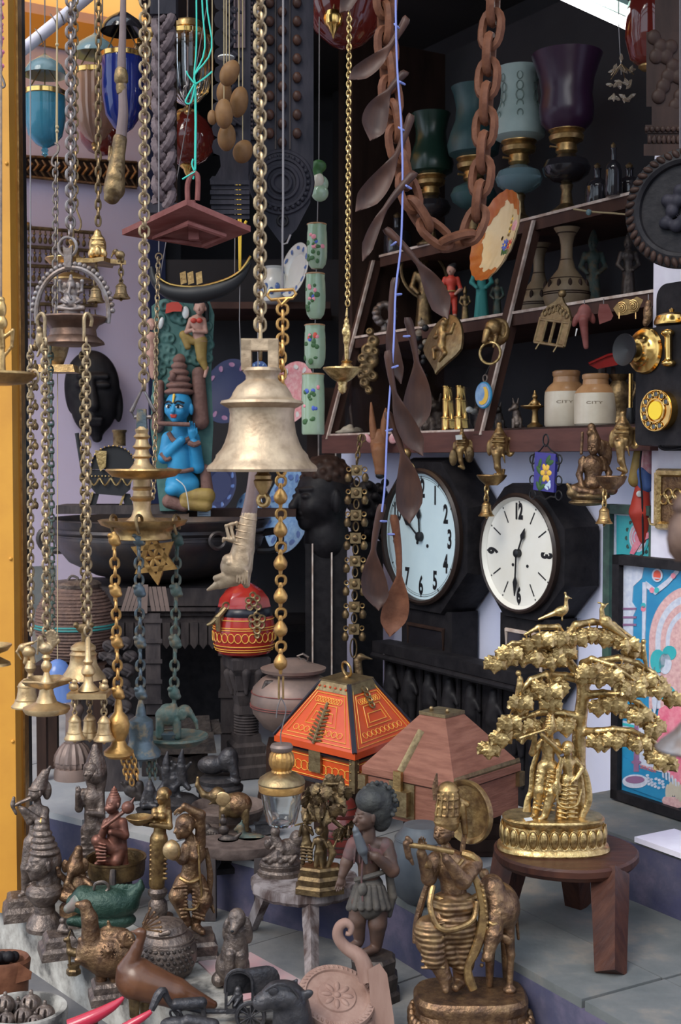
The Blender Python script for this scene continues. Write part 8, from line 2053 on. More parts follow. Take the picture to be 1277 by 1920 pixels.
for j in range(5):t.c((668+j*6,1584,-22),(664+j*11,1618,-22),2,2,k=1)
t.build('tunic','boy_cloth',1.6,3)
t.e((692,1656,0),(26,23,14)).c((692,1662,0),(692,1690,0),27,34)
for i in range(16):a_=2*PI*i/16;t.c((692+26*cos(a_),1664,26*sin(a_)),(692+37*cos(a_),1702,34*sin(a_)),5,7,k=2)
t.build('pleated_skirt','boy_skirt',1.6,3)
t.tube('belt','boy_skirt',[(666,1650,-16),(690,1644,-26),(716,1636,-18),(724,1632,0)],5,8,smooth=3);t.c((728,1630,6),(736,1680,4),7,9).c((736,1680,4),(730,1716,2),8,5);t.build('side_sash','boy_skirt',1.6,3);t.tube('cord','boy_cloth',[(680,1610,-24),(678,1650,-28),(680,1690,-34)],2,6);t.e((680,1668,-30),(9,7,13));t.build('pouch','boy_skirt',1.6,2)
t.c((670,1566,-44),(680,1594,-44),8,10).c((680,1594,-44),(687,1618,-44),8,3).e((667,1557,-44),6.5).c((666,1552,-44),(664,1546,-44),3,1);t.build('bird','pot_grey',1.4,3)

# --- worn white stool with two small sculptures
YS=2.52;t=T('worn_stool','low three legged stool with worn white paint','stool',YS,(572,1680));c0=t.pt((572,1646,0));zt=c0.z;Rr=102*t.k
mb=MB();rr=random.Random(4);N_=64;vs=[];
for r_,z in((.0,-.026),(.93,-.026),(1.0,-.018),(1.0,-.006),(.98,0),(0,0)):
 for i in range(N_):a_=2*PI*i/N_;q=1+.018*sin(i*2.3)+.012*sin(i*5.1)if r_>.9 else 1;vs.append((c0.x+Rr*r_*q*cos(a_),c0.y+Rr*r_*q*sin(a_)*.95,zt+z))
mb.add(vs,[(j*N_+i,j*N_+(i+1)%N_,(j+1)*N_+(i+1)%N_,(j+1)*N_+i)for j in range(5)for i in range(N_)]);t.add('seat',mb,'worn_stool',ang=30)
fp=P(585,1840,GY(585,1840,0));leg((c0.x+.012,c0.y-.07,zt-.012),(fp.x,fp.y,0),.017,.013,'worn_stool');fp=P(470,1742,GY(470,1742,0));leg((c0.x-.07,c0.y+.01,zt-.012),(fp.x,fp.y,0),.017,.013,'worn_stool');leg((c0.x+.07,c0.y+.02,zt-.012),(c0.x+.11,c0.y+.035,0),.017,.013,'worn_stool')
t=T('small_tree_couple','small dull brass couple under a leafy tree on a stepped base','statue',2.44,(598,1668))
hexbase(t,'stepped_base',[(46,1670),(46,1660),(40,1655),(42,1644),(36,1638),(38,1626),(34,1622)],'brass_old',600,6,PI/6,sy=.72)
head_shapes(t,(574,1535,-10),9,(-.4,0,-1),crown='tall');torso(t,(573,1556,-6),(574,1570,-6),(575,1580,-6),9);t.c((565,1552,-8),(562,1566,-14),3.6,3).c((562,1566,-14),(566,1546,-18),3,2.4).c((582,1552,-8),(586,1564,-14),3.6,3).c((586,1564,-14),(572,1546,-20),3,2.4).c((571,1584,-6),(568,1618,-8),7,4).c((580,1584,-6),(582,1616,-10),7,4)
for j in range(5):t.c((564,1588+j*6,-12),(586,1590+j*6,-14),1.8,k=.8)
t.build('flute_player','brass_old',1.2,1.8);t.tube('flute','brass_old',[(552,1548,-20),(574,1542,-18)],1.8,6)
head_shapes(t,(598,1558,-14),8,(-.2,0,-1),crown='bun');torso(t,(598,1576,-10),(598,1588,-10),(598,1596,-10),8);t.c((590,1574,-12),(586,1590,-16),3.2,2.6).c((606,1574,-12),(614,1588,-14),3.2,2.6).c((595,1598,-10),(592,1624,-12),6,4).c((602,1598,-10),(604,1626,-12),6,4).c((616,1580,-8),(624,1600,-8),5,7).c((624,1600,-8),(614,1628,-10),7,4).c((626,1588,-8),(632,1574,-8),3,1.5);t.build('companion','brass_old',1.2,1.8)
t.c((604,1624,20),(608,1560,16),9,8).c((608,1560,16),(602,1500,8),8,7).c((606,1540,14),(636,1520,10),5,4).c((602,1510,8),(578,1490,-4),5,4).c((602,1500,8),(610,1462,0),6,4).c((604,1520,10),(648,1558,4),5,4).c((610,1470,0),(640,1470,0),4,3);t.build('trunk','brass_old',1.4,3)
rr=random.Random(9);lm2=leaf_me.copy();lm2.materials.clear();lm2.materials.append(MATS['brass_old'])
for i in range(46):
 a_=rr.uniform(0,2*PI);r_=rr.uniform(.3,1);x=606+48*r_*cos(a_);y=1488+40*r_*sin(a_);t.put(lm2,'leaf',None,t.pt((x,y,rr.uniform(-34,26)))-t.loc,(R(rr.uniform(-30,20)),R(rr.uniform(-60,60)),R(rr.uniform(-60,60))),(rr.uniform(.75,1.0),)*3)
for i in range(8):t.put(lm2,'leaf',None,t.pt((634+(i%4)*7,1552+(i//4)*14,-6+3*i))-t.loc,(0,R(i*25),R(i*30)),(.8,)*3)
t=T('rock_relief_statue','weathered bronze figure reclining on rocks, on the worn stool','statue',2.54,(525,1632))
t.e((526,1618,0),(40,28,14)).e((540,1596,6),(26,20,24)).e((556,1576,8),(14,14,20)).c((520,1600,-14),(500,1612,-16),8,6).e((516,1560,-2),(9,9,11)).c((516,1572,-2),(528,1594,-6),9,11).c((528,1594,-6),(506,1608,-14),7,5).c((522,1576,-6),(508,1592,-12),4,3).e((504,1582,0),(9,8,11))
for j in range(6):t.c((496+j*10,1612+(j%2)*4,-22),(510+j*9,1606,-20),5,4)
t.build('figure','bronze_grey',1.4,3);hexbase(t,'base',[(42,1640),(43,1632),(38,1628),(40,1620),(36,1616)],'bronze_grey',526,12,0,sy=.7)
yr=GY(636,1600,.12);t=T('dark_red_pot','dark red lacquer pot with carved bands behind the small tree','pot',yr,(638,1600));t.lathe('body','maroon',640,[(30,1602),(36,1596),(42,1570),(38,1545),(30,1530),(34,1522),(24,1500),(12,1490),(0,1488)],40)
for y,r_ in((1590,38),(1578,41.5),(1562,41),(1548,39.4),(1512,29)):t.add('dark_band',MB().ring(t.pt((640,y,0)),r_*t.k,1.6*t.k,(0,0,1),40,5),'dark_wood')

# --- left cluster on the kerb
t=T('small_flute_player','slim bronze flute player with peacock plume at the far left','statue',GY(45,1712,0),(45,1712))
hexbase(t,'square_base',[(40,1716),(38,1700),(32,1692),(30,1680),(24,1676)],'bronze_grey',46,4,PI/4+.3)
head_shapes(t,(67,1486,-4),16,(-.85,.05,-.6),crown='band');t.c((74,1474,2),(84,1450,2),15,8).c((86,1452,2),(94,1438,2),5,3).e((88,1482,6),(9,7,18)).c((70,1500,0),(70,1512,0),7,8);torso(t,(70,1526,0),(68,1556,0),(66,1576,0),16)
limb(t,(60,1518,-6),(56,1540,-18),(40,1516,-24),7,6,4.5,3);limb(t,(84,1520,2),(82,1546,-16),(46,1518,-26),7.5,6,4.5,3);hand_shapes(t,(42,1517,-24),(32,1508,-26),5.5,(.3,1,0));limb(t,(60,1580,-2),(52,1626,-8),(48,1672,0),14,11,7,4);limb(t,(74,1580,2),(70,1626,0),(60,1672,4),14,11,7,4)
t.c((48,1674,-2),(38,1680,-12),7,5).c((60,1674,2),(54,1680,-10),7,5).c((86,1530,6),(90,1600,8),6,7)
for j in range(8):t.c((48,1596+j*9,-10),(78,1592+j*9,-8),3,k=1.2)
t.build('figure','bronze_grey',1.4,3);t.tube('flute','bronze_grey',[(22,1512,-30),(58,1496,-24)],3.4,8);t.c((24,1508,-30),(26,1496,-30),5,3).c((24,1512,-30),(30,1526,-30),4,2.5);t.build('flute_tassel','bronze_grey',1.3,1.5)
t=T('tall_hair_bust','bronze bust with towering coiled hair and a gilt knob','bust',GY(84,1736,0),(84,1738))
hexbase(t,'pedestal',[(34,1742),(35,1734),(30,1722),(20,1710),(19,1696),(32,1680),(35,1672),(33,1664),(24,1656)],'bronze_grey',84,16,0)
head_shapes(t,(76,1620,-4),30,(-.85,.05,-.6));t.c((84,1640,0),(86,1664,0),16,19);
for j in range(6):t.e((84-j*1.5,1596-j*11,0),(29-j*3.4,27-j*3.4,9))
t.e((96,1616,8),(20,20,34)).c((104,1640,8),(104,1668,8),12,9)
t.build('head','bronze_grey',1.5,3);t.e((77,1541,0),(10,10,9));t.build('gilt_knob','gold_bright',1.4,1)
t=T('small_ganesha','small brown elephant god statue leaning in the left cluster','statue',2.62,(140,1698))
t.e((142,1664,0),(24,18,26)).e((140,1626,-4),(17,16,17)).c((134,1634,-16),(126,1656,-22),7,5).c((126,1656,-22),(138,1668,-24),5,3.5).e((158,1622,2),(9,4,14)).e((122,1624,-2),(7,4,13)).c((142,1612,0),(148,1592,0),13,7).c((146,1592,2),(156,1640,6),6,5).c((124,1650,-4),(112,1640,-10),6,5).c((112,1640,-10),(108,1628,-12),5,4).c((160,1650,0),(170,1660,-8),6,5).c((120,1680,-8),(152,1690,-20),11,9).c((164,1682,-4),(140,1692,-18),10,8)
for j in range(7):t.e((150+j*1.5,1596+j*9,8),4.5,k=1)
t.build('figure','bronze',1.4,3);hexbase(t,'base',[(30,1712),(30,1700),(26,1694)],'bronze',142,12,0);down_to(t,'foot_block',142,1711,0,24,'bronze_grey',0)
t=T('stepped_stone_base','stepped grey base with a tiny seated figure near the kerb edge','base',GY(112,1785,0),(112,1787));hexbase(t,'steps',[(38,1788),(36,1774),(30,1768),(28,1756),(22,1750)],'bronze_grey',112,4,PI/4+.35)
t.e((118,1740,-4),(9,8,10)).e((117,1726,-4),6).c((112,1744,-10),(126,1746,-10),5,5);t.build('tiny_figure','bronze_grey',1.2,2)
t=T('hooded_standing_statue','slender dark standing statue with hooded halo and raised hand','statue',2.86,(175,1662))
t.c((178,1400,6),(178,1450,6),6,22).e((180,1450,8),(21,9,46)).c((186,1470,8),(188,1600,8),10,12);t.build('hood','bronze_grey',1.6,4)
head_shapes(t,(170,1446,-4),17,(-.6,.1,-.8),crown='ushnisha');t.c((172,1462,0),(172,1478,0),8,9);torso(t,(172,1496,0),(172,1528,0),(174,1550,0),17);limb(t,(156,1486,-2),(148,1516,-12),(146,1490,-22),7,6,4.5,3);hand_shapes(t,(146,1492,-22),(146,1472,-24),5.5,(1,0,0));limb(t,(188,1488,2),(190,1526,-8),(164,1524,-20),7,6,4.5,3);t.c((166,1556,0),(164,1650,0),15,12).c((182,1556,0),(184,1650,0),15,12)
for j in range(8):t.c((154,1570+j*11,-12),(194,1568+j*11,-10),3,k=1)
t.build('figure','bronze_grey',1.5,3.5);t.lathe('base','bronze_grey',174,[(34,1672),(34,1662),(28,1656),(26,1648),(0,1648)],24)
t=T('brass_dish','round dark brass dish with handle holding the kneeling statue','dish',2.72,(218,1648));t.lathe('dish','brass_old',218,[(0,1640),(52,1640),(54,1632),(55,1612),(57,1610),(57,1606),(53,1608),(50,1634),(0,1634)],48);t.tube('handle','bronze_dark',[(212,1632,-54),(211,1650,-66),(212,1672,-70)],[6,7,6],8);down_to(t,'stand',218,1640,0,30,'bronze_dark',0)
t=T('kneeling_monkey_god','reddish kneeling monkey god with mace, in the brass dish','statue',2.72,(210,1634))
head_shapes(t,(212,1508,-4),17,(-.75,.1,-.7),crown='cone');t.e((203,1516,-14),(7,7,6)).c((214,1524,0),(214,1534,0),9,10);torso(t,(214,1548,0),(214,1572,0),(216,1590,0),16);limb(t,(200,1542,-4),(192,1564,-14),(200,1546,-26),7,6,4.5,3);limb(t,(230,1542,0),(234,1566,-8),(208,1560,-26),8,7,5,3);t.c((206,1590,-6),(182,1576,-16),13,11).c((182,1576,-16),(192,1612,-14),10,7).c((224,1592,2),(218,1614,-8),14,12).c((218,1614,-8),(192,1616,-6),10,7).c((190,1616,-14),(180,1620,-20),6,4).c((230,1560,6),(232,1620,4),7,9)
for j in range(6):t.c((178+j,1580+j*7,-24),(198,1584+j*6,-26),2.4,k=1)
t.build('figure','red_statue',1.4,3);t.tube('mace','red_statue',[(192,1552,-30),(214,1536,-28),(232,1522,-26)],4,8);t.e((240,1514,-26),(12,11,12)).c((246,1506,-26),(252,1496,-26),4,1.5);t.build('mace_head','red_statue',1.3,1.5);t.lathe('base','red_statue',210,[(36,1634),(37,1626),(32,1620),(0,1619)],28)
t=T('lamp_lady','golden brown lamp lady holding out a shallow bowl','statue',GY(296,1725,0),(296,1728))
hexbase(t,'square_base',[(26,1732),(26,1722),(20,1716)],'bronze',296,4,PI/4);t.lathe('pedestal','bronze_grey',296,[(16,1718),(19,1706),(18,1692),(12,1684),(18,1676),(19,1670),(14,1664)],24)
head_shapes(t,(306,1492,-2),15,(-.8,.1,-.6),crown='bun');t.c((307,1506,0),(305,1514,0),7,8);torso(t,(302,1528,0),(300,1556,0),(299,1574,0),14);t.e((292,1530,-12),(7,7,7));t.e((304,1531,-12),(7,7,7));limb(t,(290,1520,-4),(288,1546,-12),(270,1545,-26),5.5,5,3.6,3);limb(t,(316,1522,2),(318,1550,-8),(282,1546,-28),5.5,5,3.6,3);t.c((298,1574,0),(294,1656,0),17,15)
for j in range(8):t.c((282,1586+j*9,-10),(312,1584+j*9,-8),2.6,k=1)
t.c((314,1500,6),(316,1540,10),6,5);t.build('figure','bronze_gold',1.4,3);t.lathe('lamp_bowl','bronze_gold',262,[(0,1546),(10,1546),(20,1538),(24,1532),(23,1531),(14,1538),(0,1541)],28,d=-28,sx=1.1)
t=T('dancing_drummer','bronze dancing woman with round drum and arm over her head','statue',GY(372,1790,0),(372,1795))
hexbase(t,'stepped_base',[(38,1800),(38,1788),(32,1782),(34,1764),(28,1758),(28,1748)],'bronze_grey',372,4,PI/4+.2)
head_shapes(t,(346,1550,-8),22,(-.85,.2,-.55),crown='bun');t.c((354,1566,-2),(360,1582,0),9,11);torso(t,(362,1600,0),(358,1628,0),(356,1648,0),20);t.e((350,1604,-14),9).e((366,1606,-14),9)
limb(t,(376,1582,2),(376,1528,-6),(346,1512,-14),9,8,6,4);hand_shapes(t,(346,1513,-14),(328,1524,-18),6,(.4,.6,0),(-.3,.5,0));limb(t,(350,1588,-8),(342,1612,-20),(330,1606,-26),9,8,6,4);limb(t,(346,1656,-4),(332,1680,-22),(350,1726,-10),17,13,8,4);limb(t,(368,1656,2),(384,1688,-6),(366,1730,0),17,13,8,4);t.c((350,1732,-12),(336,1736,-22),8,5).c((366,1736,-2),(380,1748,-24),9,6)
for j in range(9):t.c((326+j*2,1664+j*7,-30),(350,1662+j*7,-26),3,k=1.2);t.c((362,1662+j*7,-16),(390-j,1668+j*7,-12),3,k=1.2)
t.build('figure','bronze',1.5,3.5);t.e((322,1594,-34),(17,13,18));t.build('drum','brass_pale',1.4,1);t.add('drum_rim',MB().ring(t.pt((324,1594,-30)),17.5*t.k,2.4*t.k,(-.6,-.8,0),24,6),'bronze_gold');t.tube('sash','bronze',[(386,1590,8),(394,1640,8),(392,1680,6),(402,1712,2)],[4,6,6,2],8,smooth=4,flat=.4);t.tube('girdle','bronze_gold',[(338,1646,-16),(356,1654,-24),(376,1646,-14)],4,8,smooth=3)
t.tube('beaded_cord','bronze_gold',[(372,1584,-14),(374,1630,-20),(378,1680,-18),(366,1704,-20),(344,1704,-30)],2.6,6,smooth=4)
# vessels and animals at the front left
t=T('green_fish_box','green patinated fish shaped box with open mouth and ring','box',2.50,(196,1742))
t.e((196,1694,0),(66,34,34)).c((240,1690,0),(262,1664,0),22,9).c((262,1664,0),(264,1652,0),9,4).c((156,1684,0),(140,1692,0),24,16).e((196,1724,0),(60,30,20)).c((160,1724,-4),(132,1728,-6),16,8).e((138,1712,-6),(22,22,5),sub=True,k=3)
for j in range(5):t.c((214+j*8,1664,0),(222+j*8,1658,0),4,1.5)
t.build('body','fish_green',1.7,4);t.c((150,1690,-6),(128,1704,-8),19,9).e((146,1698,-24),(5,4,5));t.build('snout','fish_face',1.5,3);t.tube('lid_ring','iron',[(176,1668,-14),(180,1656,-18),(196,1654,-18),(204,1664,-14),(198,1672,-14)],3,7,smooth=3);t.lathe('foot','bronze_dark',196,[(30,1772),(26,1760),(24,1738),(0,1736)],20);down_to(t,'foot_disc',196,1772,0,26,'bronze_dark',0)
t=T('elephant_vessel','brown bronze beaked animal vessel with raised trunk','vessel',GY(195,1872,0),(195,1874))
t.e((206,1790,0),(52,38,42)).e((176,1784,-6),(34,28,34)).c((172,1776,-10),(168,1722,-12),20,15).c((168,1722,-12),(160,1698,-12),15,11).c((160,1698,-12),(146,1696,-12),10,6).c((164,1796,-16),(144,1800,-22),13,5).c((150,1762,-16),(158,1788,-20),5,3).e((203,1784,-36),(11,4,9)).e((236,1762,-14),(18,10,18)).c((200,1752,0),(230,1756,0),16,16).c((203,1728,0),(205,1738,0),3,4).e((203,1784,-40),(4,3,3.5));
for j in range(6):t.c((228,1774,-26),(236+j*4,1750+j*4,-28),2.6,2.4,k=1)
for j in range(12):a_=R(j*30);t.e((203+14*cos(a_),1784+11*sin(a_),-37),2.2,k=.6)
t.c((190,1826,0),(190,1850,0),12,9).c((216,1826,0),(216,1850,0),12,9);t.build('vessel','clay_bronze' if False else 'bronze',1.6,4);hexbase(t,'base',[(30,1876),(30,1862),(24,1856),(25,1844),(20,1838)],'bronze_grey',198,4,PI/4+.3)
t=T('tiny_brass_deer','tiny brass deer on a hexagonal base at the kerb edge','figurine',GY(138,1822,0),(138,1824));t.lathe('base','brass_old',138,[(14,1826),(14,1818),(11,1815),(12,1808),(0,1808)],6);t.c((132,1784,0),(148,1788,0),8,8).c((130,1782,0),(128,1766,0),5,4).e((125,1762,0),(7,5,5)).c((128,1758,0),(132,1746,0),2,1.5);[t.c((x,1790,-3),(x+1,1808,-4),3,2.5)for x in(130,150)];t.build('deer','brass_old',1.2,2)
t=T('lattice_pot','round bronze pot with lid and lattice pattern','pot',GY(313,1826,0),(313,1828));t.lathe('body','bronze_grey',313,[(34,1830),(48,1820),(57,1798),(57,1776),(48,1754),(38,1745)],44);t.lathe('lid','bronze_grey',310,[(40,1748),(42,1742),(38,1738),(34,1730),(20,1724),(0,1722)],40);t.c((302,1752,-38),(316,1748,-38),5,5);t.build('clasp','bronze_grey',1.4,1)
for i in range(5):
 for j in range(11):
  a_=R(-62+j*12+(i%2)*6);y=1768+i*9.5-abs(j-5)*.3;r_=np.interp(y,[1745,1754,1776,1798,1820],[38,48,57,57,48]);c0_=t.pt((313,y,0));t.add('lattice_stud',MB().ball((c0_.x+r_*t.k*sin(a_),c0_.y-r_*t.k*cos(a_),c0_.z),(4.2*t.k,2.6*t.k,3.8*t.k),6),'bronze_dark')
for y,r_ in((1758,50),(1763,52.5)):t.add('rope_band',MB().ring(t.pt((313,y,0)),r_*t.k,1.8*t.k,(0,0,1),40,5),'bronze_grey')
t=T('brown_peacock','glossy brown carved peacock with fan crest at the front','carving',GY(262,1908,0),(270,1908))
t.e((254,1834,0),(38,34,40)).c((262,1838,0),(330,1862,0),38,28).c((330,1862,0),(400,1884,6),28,8).c((240,1818,-4),(256,1780,-4),22,11).c((256,1780,-4),(266,1756,-4),11,8).e((264,1748,-4),(11,9,9)).c((258,1748,-6),(246,1746,-6),4,1.5);t.build('body','brown_gloss',1.7,5)
for i in range(6):a_=R(66-i*15);q_=(268+34*cos(a_),1742-42*sin(a_)*(1-.05*i),-4);t.tube('crest_feather','bronze',[(266,1742,-4),q_],[1.4,2.2],6);t.ball('crest_tip','bronze',q_,3,8)
for x,d in((252,-14),(272,14)):t.tube('foot','brass_old',[(x,1866,d),(x,1906,d)],[12,9],10)
t=T('seated_dog','worn brown carved dog sitting beside the worn stool','carving',GY(432,1852,0),(436,1852))
t.e((444,1722,-4),(17,16,20)).c((442,1732,-14),(438,1744,-22),11,8).e((464,1744,0),(10,8,26),tilt=-8,k=1.5).e((425,1742,-4),(8,7,22),tilt=8,k=1.5).c((444,1744,2),(440,1790,4),20,27).e((436,1812,8),(33,30,34)).c((432,1790,-20),(428,1846,-26),10,8).c((452,1792,-16),(452,1842,-22),10,8).e((428,1852,-30),(9,12,6)).e((452,1848,-26),(9,12,6)).e((410,1836,2),(14,18,14));t.build('dog','bronze_grey',1.6,3)
t.e((436,1746,-28),(4,3,3));t.build('nose','ink',1.2,.5)
# front: bull cart, bull head, scraper
t=T('bull_cart_model','dark metal model cart with arched canopy and driver','model',2.14,(475,1925))
n=9;mb=MB();vs=[]
for off in(0,1):
 for i in range(n+1):a_=PI*i/n;vs.append(t.pt((448-26*cos(a_)+off*52,1862-44*sin(a_)**.55-off*8,-16+off*30)))
vs2=[v+Vector((0,0,-.006))for v in vs];m_=len(vs)
fs=[(i,i+1,n+2+i,n+1+i)for i in range(n)];mb.add(vs+vs2,fs+[tuple(m_+q for q in reversed(f_))for f_ in fs]+[(i,m_+i,m_+i+1,i+1)for i in range(n)]);t.add('canopy',mb,'dark_stone')
t.tube('canopy_rim','dark_stone',[(448-26*cos(PI*i/n),1862-44*sin(PI*i/n)**.55,-17)for i in range(n+1)],3,6)
t.add('floor',px_prism(t,[(424,1892),(520,1886),(520,1896),(424,1902)],-30,30),'dark_stone')
for x in(424,474):t.add('side_post',px_prism(t,[(x-3,1860),(x+3,1860),(x+3,1894),(x-3,1894)],-18,-12),'dark_stone')
for d in(-34,34):
 t.add('wheel',MB().ring(t.pt((470,1906,d)),26*t.k,4*t.k,(0,1,0),24,6),'dark_stone');mb=MB()
 for i in range(6):a_=i*PI/6;mb.tube([t.pt((470-24*cos(a_),1906-24*sin(a_),d)),t.pt((470+24*cos(a_),1906+24*sin(a_),d))],1.8*t.k,5)
 t.add('wheel_spokes',mb,'dark_stone')
t.e((446,1856,-8),(7,7,8)).c((446,1864,-8),(446,1886,-8),9,11).c((440,1868,-12),(428,1884,-22),4,3).c((452,1868,-12),(440,1886,-22),4,3);t.build('driver','dark_stone',1.3,2)
for d in(-14,14):t.tube('shaft','dark_stone',[(430,1896,d),(380,1896,d),(338,1888,d)],5,8)
t=T('ox_yoke_model','dark metal model oxen yoke with strapped ends beside the cart','model',2.10,(330,1925));t.tube('yoke_beam','dark_stone',[(284,1894,-20),(296,1868,-12),(306,1858,-6),(316,1876,0),(340,1908,6)],[6,9,8,6,6],8,smooth=4)
t.c((330,1884,4),(378,1880,10),12,11).c((380,1884,10),(384,1920,10),5,5).c((336,1890,4),(334,1926,2),5,5).e((330,1920,-20),(30,14,14)).c((352,1914,-20),(400,1922,-16),12,12);t.build('ox_backs','dark_stone',1.5,3);t.add('strap',MB().ring(t.pt((330,1902,0)),12*t.k,2.4*t.k,(.3,1,.3),18,6),'dark_stone');down_to(t,'foot',336,1930,0,8,'dark_stone',0);down_to(t,'foot',386,1926,8,8,'dark_stone',0)
t=T('bull_sculpture','dark stone bull head with ears, looking left at the bottom edge','sculpture',1.98,(540,1960))
t.e((530,1866,0),(40,32,28)).c((516,1868,-6),(496,1876,-10),26,18).e((490,1880,-12),(17,16,15)).e((478,1876,-20),(3,3,3),sub=True,k=1).c((546,1880,8),(552,1950,14),34,44).e((572,1866,-4),(17,6,9),tilt=-25).c((548,1848,14),(556,1838,14),6,3).e((512,1858,-26),(6,4,5)).e((512,1858,-28),(10,3,8),k=2)
t.build('head','dark_stone',1.6,5);t.tube('rope_halter','dark_stone',[(498,1858,-26),(520,1846,-30),(544,1850,-26),(560,1870,-20)],3,6,smooth=3);down_to(t,'neck_block',552,1950,14,42,'dark_stone',0)
t=T('coconut_scraper','pale carved wooden block with rosette lid and curled handle','carving',2.06,(640,1940))
Mr=Matrix.Translation(t.pt((632,1866,0)))@Matrix.Rotation(R(26),4,'X')@Matrix.Rotation(R(10),4,'Y');Rr=76*t.k
rd=t.add('rosette_lid',MB().lathe((0,0,0),[(0,-.012),(Rr*.98,-.012),(Rr,-.006),(Rr*.97,0),(Rr*.80,.001),(Rr*.78,-.003),(Rr*.50,-.003),(Rr*.48,.000),(0,.001)],56,Mr),'pale_wood')
for i in range(8):a_=2*PI*i/8;t.add('rosette_petal',MB().ball((0,0,0),(Rr*.16,Rr*.075,.004),10,Mr@Matrix.Rotation(a_,4,'Z')@Matrix.Translation((Rr*.27,0,0))),'pale_wood',rd)
t.add('rosette_centre',MB().ball((0,0,0),(Rr*.1,Rr*.1,.005),10,Mr),'pale_wood',rd)
for i in range(44):a_=2*PI*i/44;t.add('border_ridge',MB().ball((0,0,0),(Rr*.075,Rr*.03,.003),6,Mr@Matrix.Rotation(a_,4,'Z')@Matrix.Translation((Rr*.885,0,0))@Matrix.Rotation(.6,4,'Z')),'pale_wood',rd)
c0=t.pt((636,1880,10));t.add('block',MB().lathe((c0.x,c0.y,0),[(Rr*.9,0),(Rr*.98,.03),(Rr*.92,c0.z-.02),(0,c0.z-.02)],40),'pale_wood')
t.add('side_block',px_prism(t,[(690,1818),(712,1806),(726,1826),(738,1905),(742,1945),(700,1950)],-10,30),'pale_wood')
t.tube('handle','pale_wood',[(690,1836,10),(676,1796,10),(648,1776,10),(634,1756,8),(636,1738,6),(648,1730,6),(658,1738,6),(656,1750,6),(648,1750,6)],[18,15,12,11,10,9,7,5,4],12,smooth=4)
# red painted horns
t=T('red_painted_horn','long red painted horn lying across the kerb','horn',2.12,(190,1930));t.tube('horn','paint_pink',[(232,1870,10),(212,1886,4),(176,1906,-6),(130,1926,-14)],[3,9,13,15],14,smooth=4);c0=t.pt((176,1916,-6));down_to(t,'rest',176,1916,-6,8,'dark_wood',-.13);down_to(t,'rest',140,1928,-12,8,'dark_wood',-.13)
t=T('red_painted_horn','short red painted horn tip against the ox yoke','horn',2.06,(262,1930));t.tube('horn','paint_pink',[(284,1896,6),(270,1906,2),(250,1918,-2),(230,1930,-4)],[4,7,9,10],14,smooth=4);down_to(t,'rest',250,1922,-2,7,'dark_wood',0)
# bowl of jingle bells and wooden tray in front of the kerb
YW=2.18;t=T('white_bowl','white stone bowl full of jingle bells at the lower left corner','bowl',YW,(40,1960));c0=t.pt((40,1898,0));k=t.k
t.add('bowl',MB().lathe((c0.x,c0.y,0),[(60*k,-.128),(66*k,-.12),(84*k,c0.z-.03),(88*k,c0.z),(86*k,c0.z+.008),(76*k,c0.z+.008),(70*k,c0.z-.01),(60*k,c0.z-.055),(0,c0.z-.06)],48,sx=1.0,sy=.9),'whitewash')
for i,(x,y,d,r_)in enumerate(((10,1884,10,15),(58,1884,10,17),(84,1902,-14,16),(44,1906,-18,15),(12,1914,-24,14),(34,1890,28,13),(66,1918,-40,13),(-14,1900,0,15))):
 tb=T('jingle_bell',['jingle bell at the back left of the white bowl','largest round jingle bell in the white bowl','jingle bell nearest the right rim of the white bowl','jingle bell in the middle of the white bowl','front left jingle bell in the white bowl','small jingle bell at the back of the white bowl','jingle bell at the front of the white bowl','jingle bell cut by the left picture edge'][i],'bell',YW,(x,y+r_),'bells in the white bowl')
 r_*=1.22;tb.e((x,y,d),(r_,r_,r_*.95)).e((x,y,d-r_),(r_*.13,r_*.5,r_*.9),sub=True,k=.8).e((x-r_*.6,y,d-r_*.6),(r_*.12,r_*.5,r_*.8),tilt=0,sub=True,k=.8).c((x,y-r_,d),(x,y-r_*1.2,d),r_*.22,r_*.2);tb.build('bell','bronze_grey',1.3,1.5)
t=T('wooden_tray','curved brown wooden tray with dark contents at the left edge','tray',2.36,(15,1850));c0=t.pt((4,1800,0));k=t.k
t.add('tray',MB().lathe((c0.x,c0.y,0),[(44*k,-.13),(50*k,c0.z-.03),(54*k,c0.z),(50*k,c0.z+.006),(42*k,c0.z),(36*k,c0.z-.03),(0,c0.z-.034)],40,sy=.8),'link_wood');[t.e((4+26*cos(i*2.4)*(i/9),1800-(i%3)*3,20*sin(i*2.4)*(i/9)),11)for i in range(10)];t.build('contents','black_wood',1.6,2);t.add('spout',px_prism(t,[(36,1806),(60,1822),(58,1836),(10,1850),(8,1838)],-30,0),'link_wood')
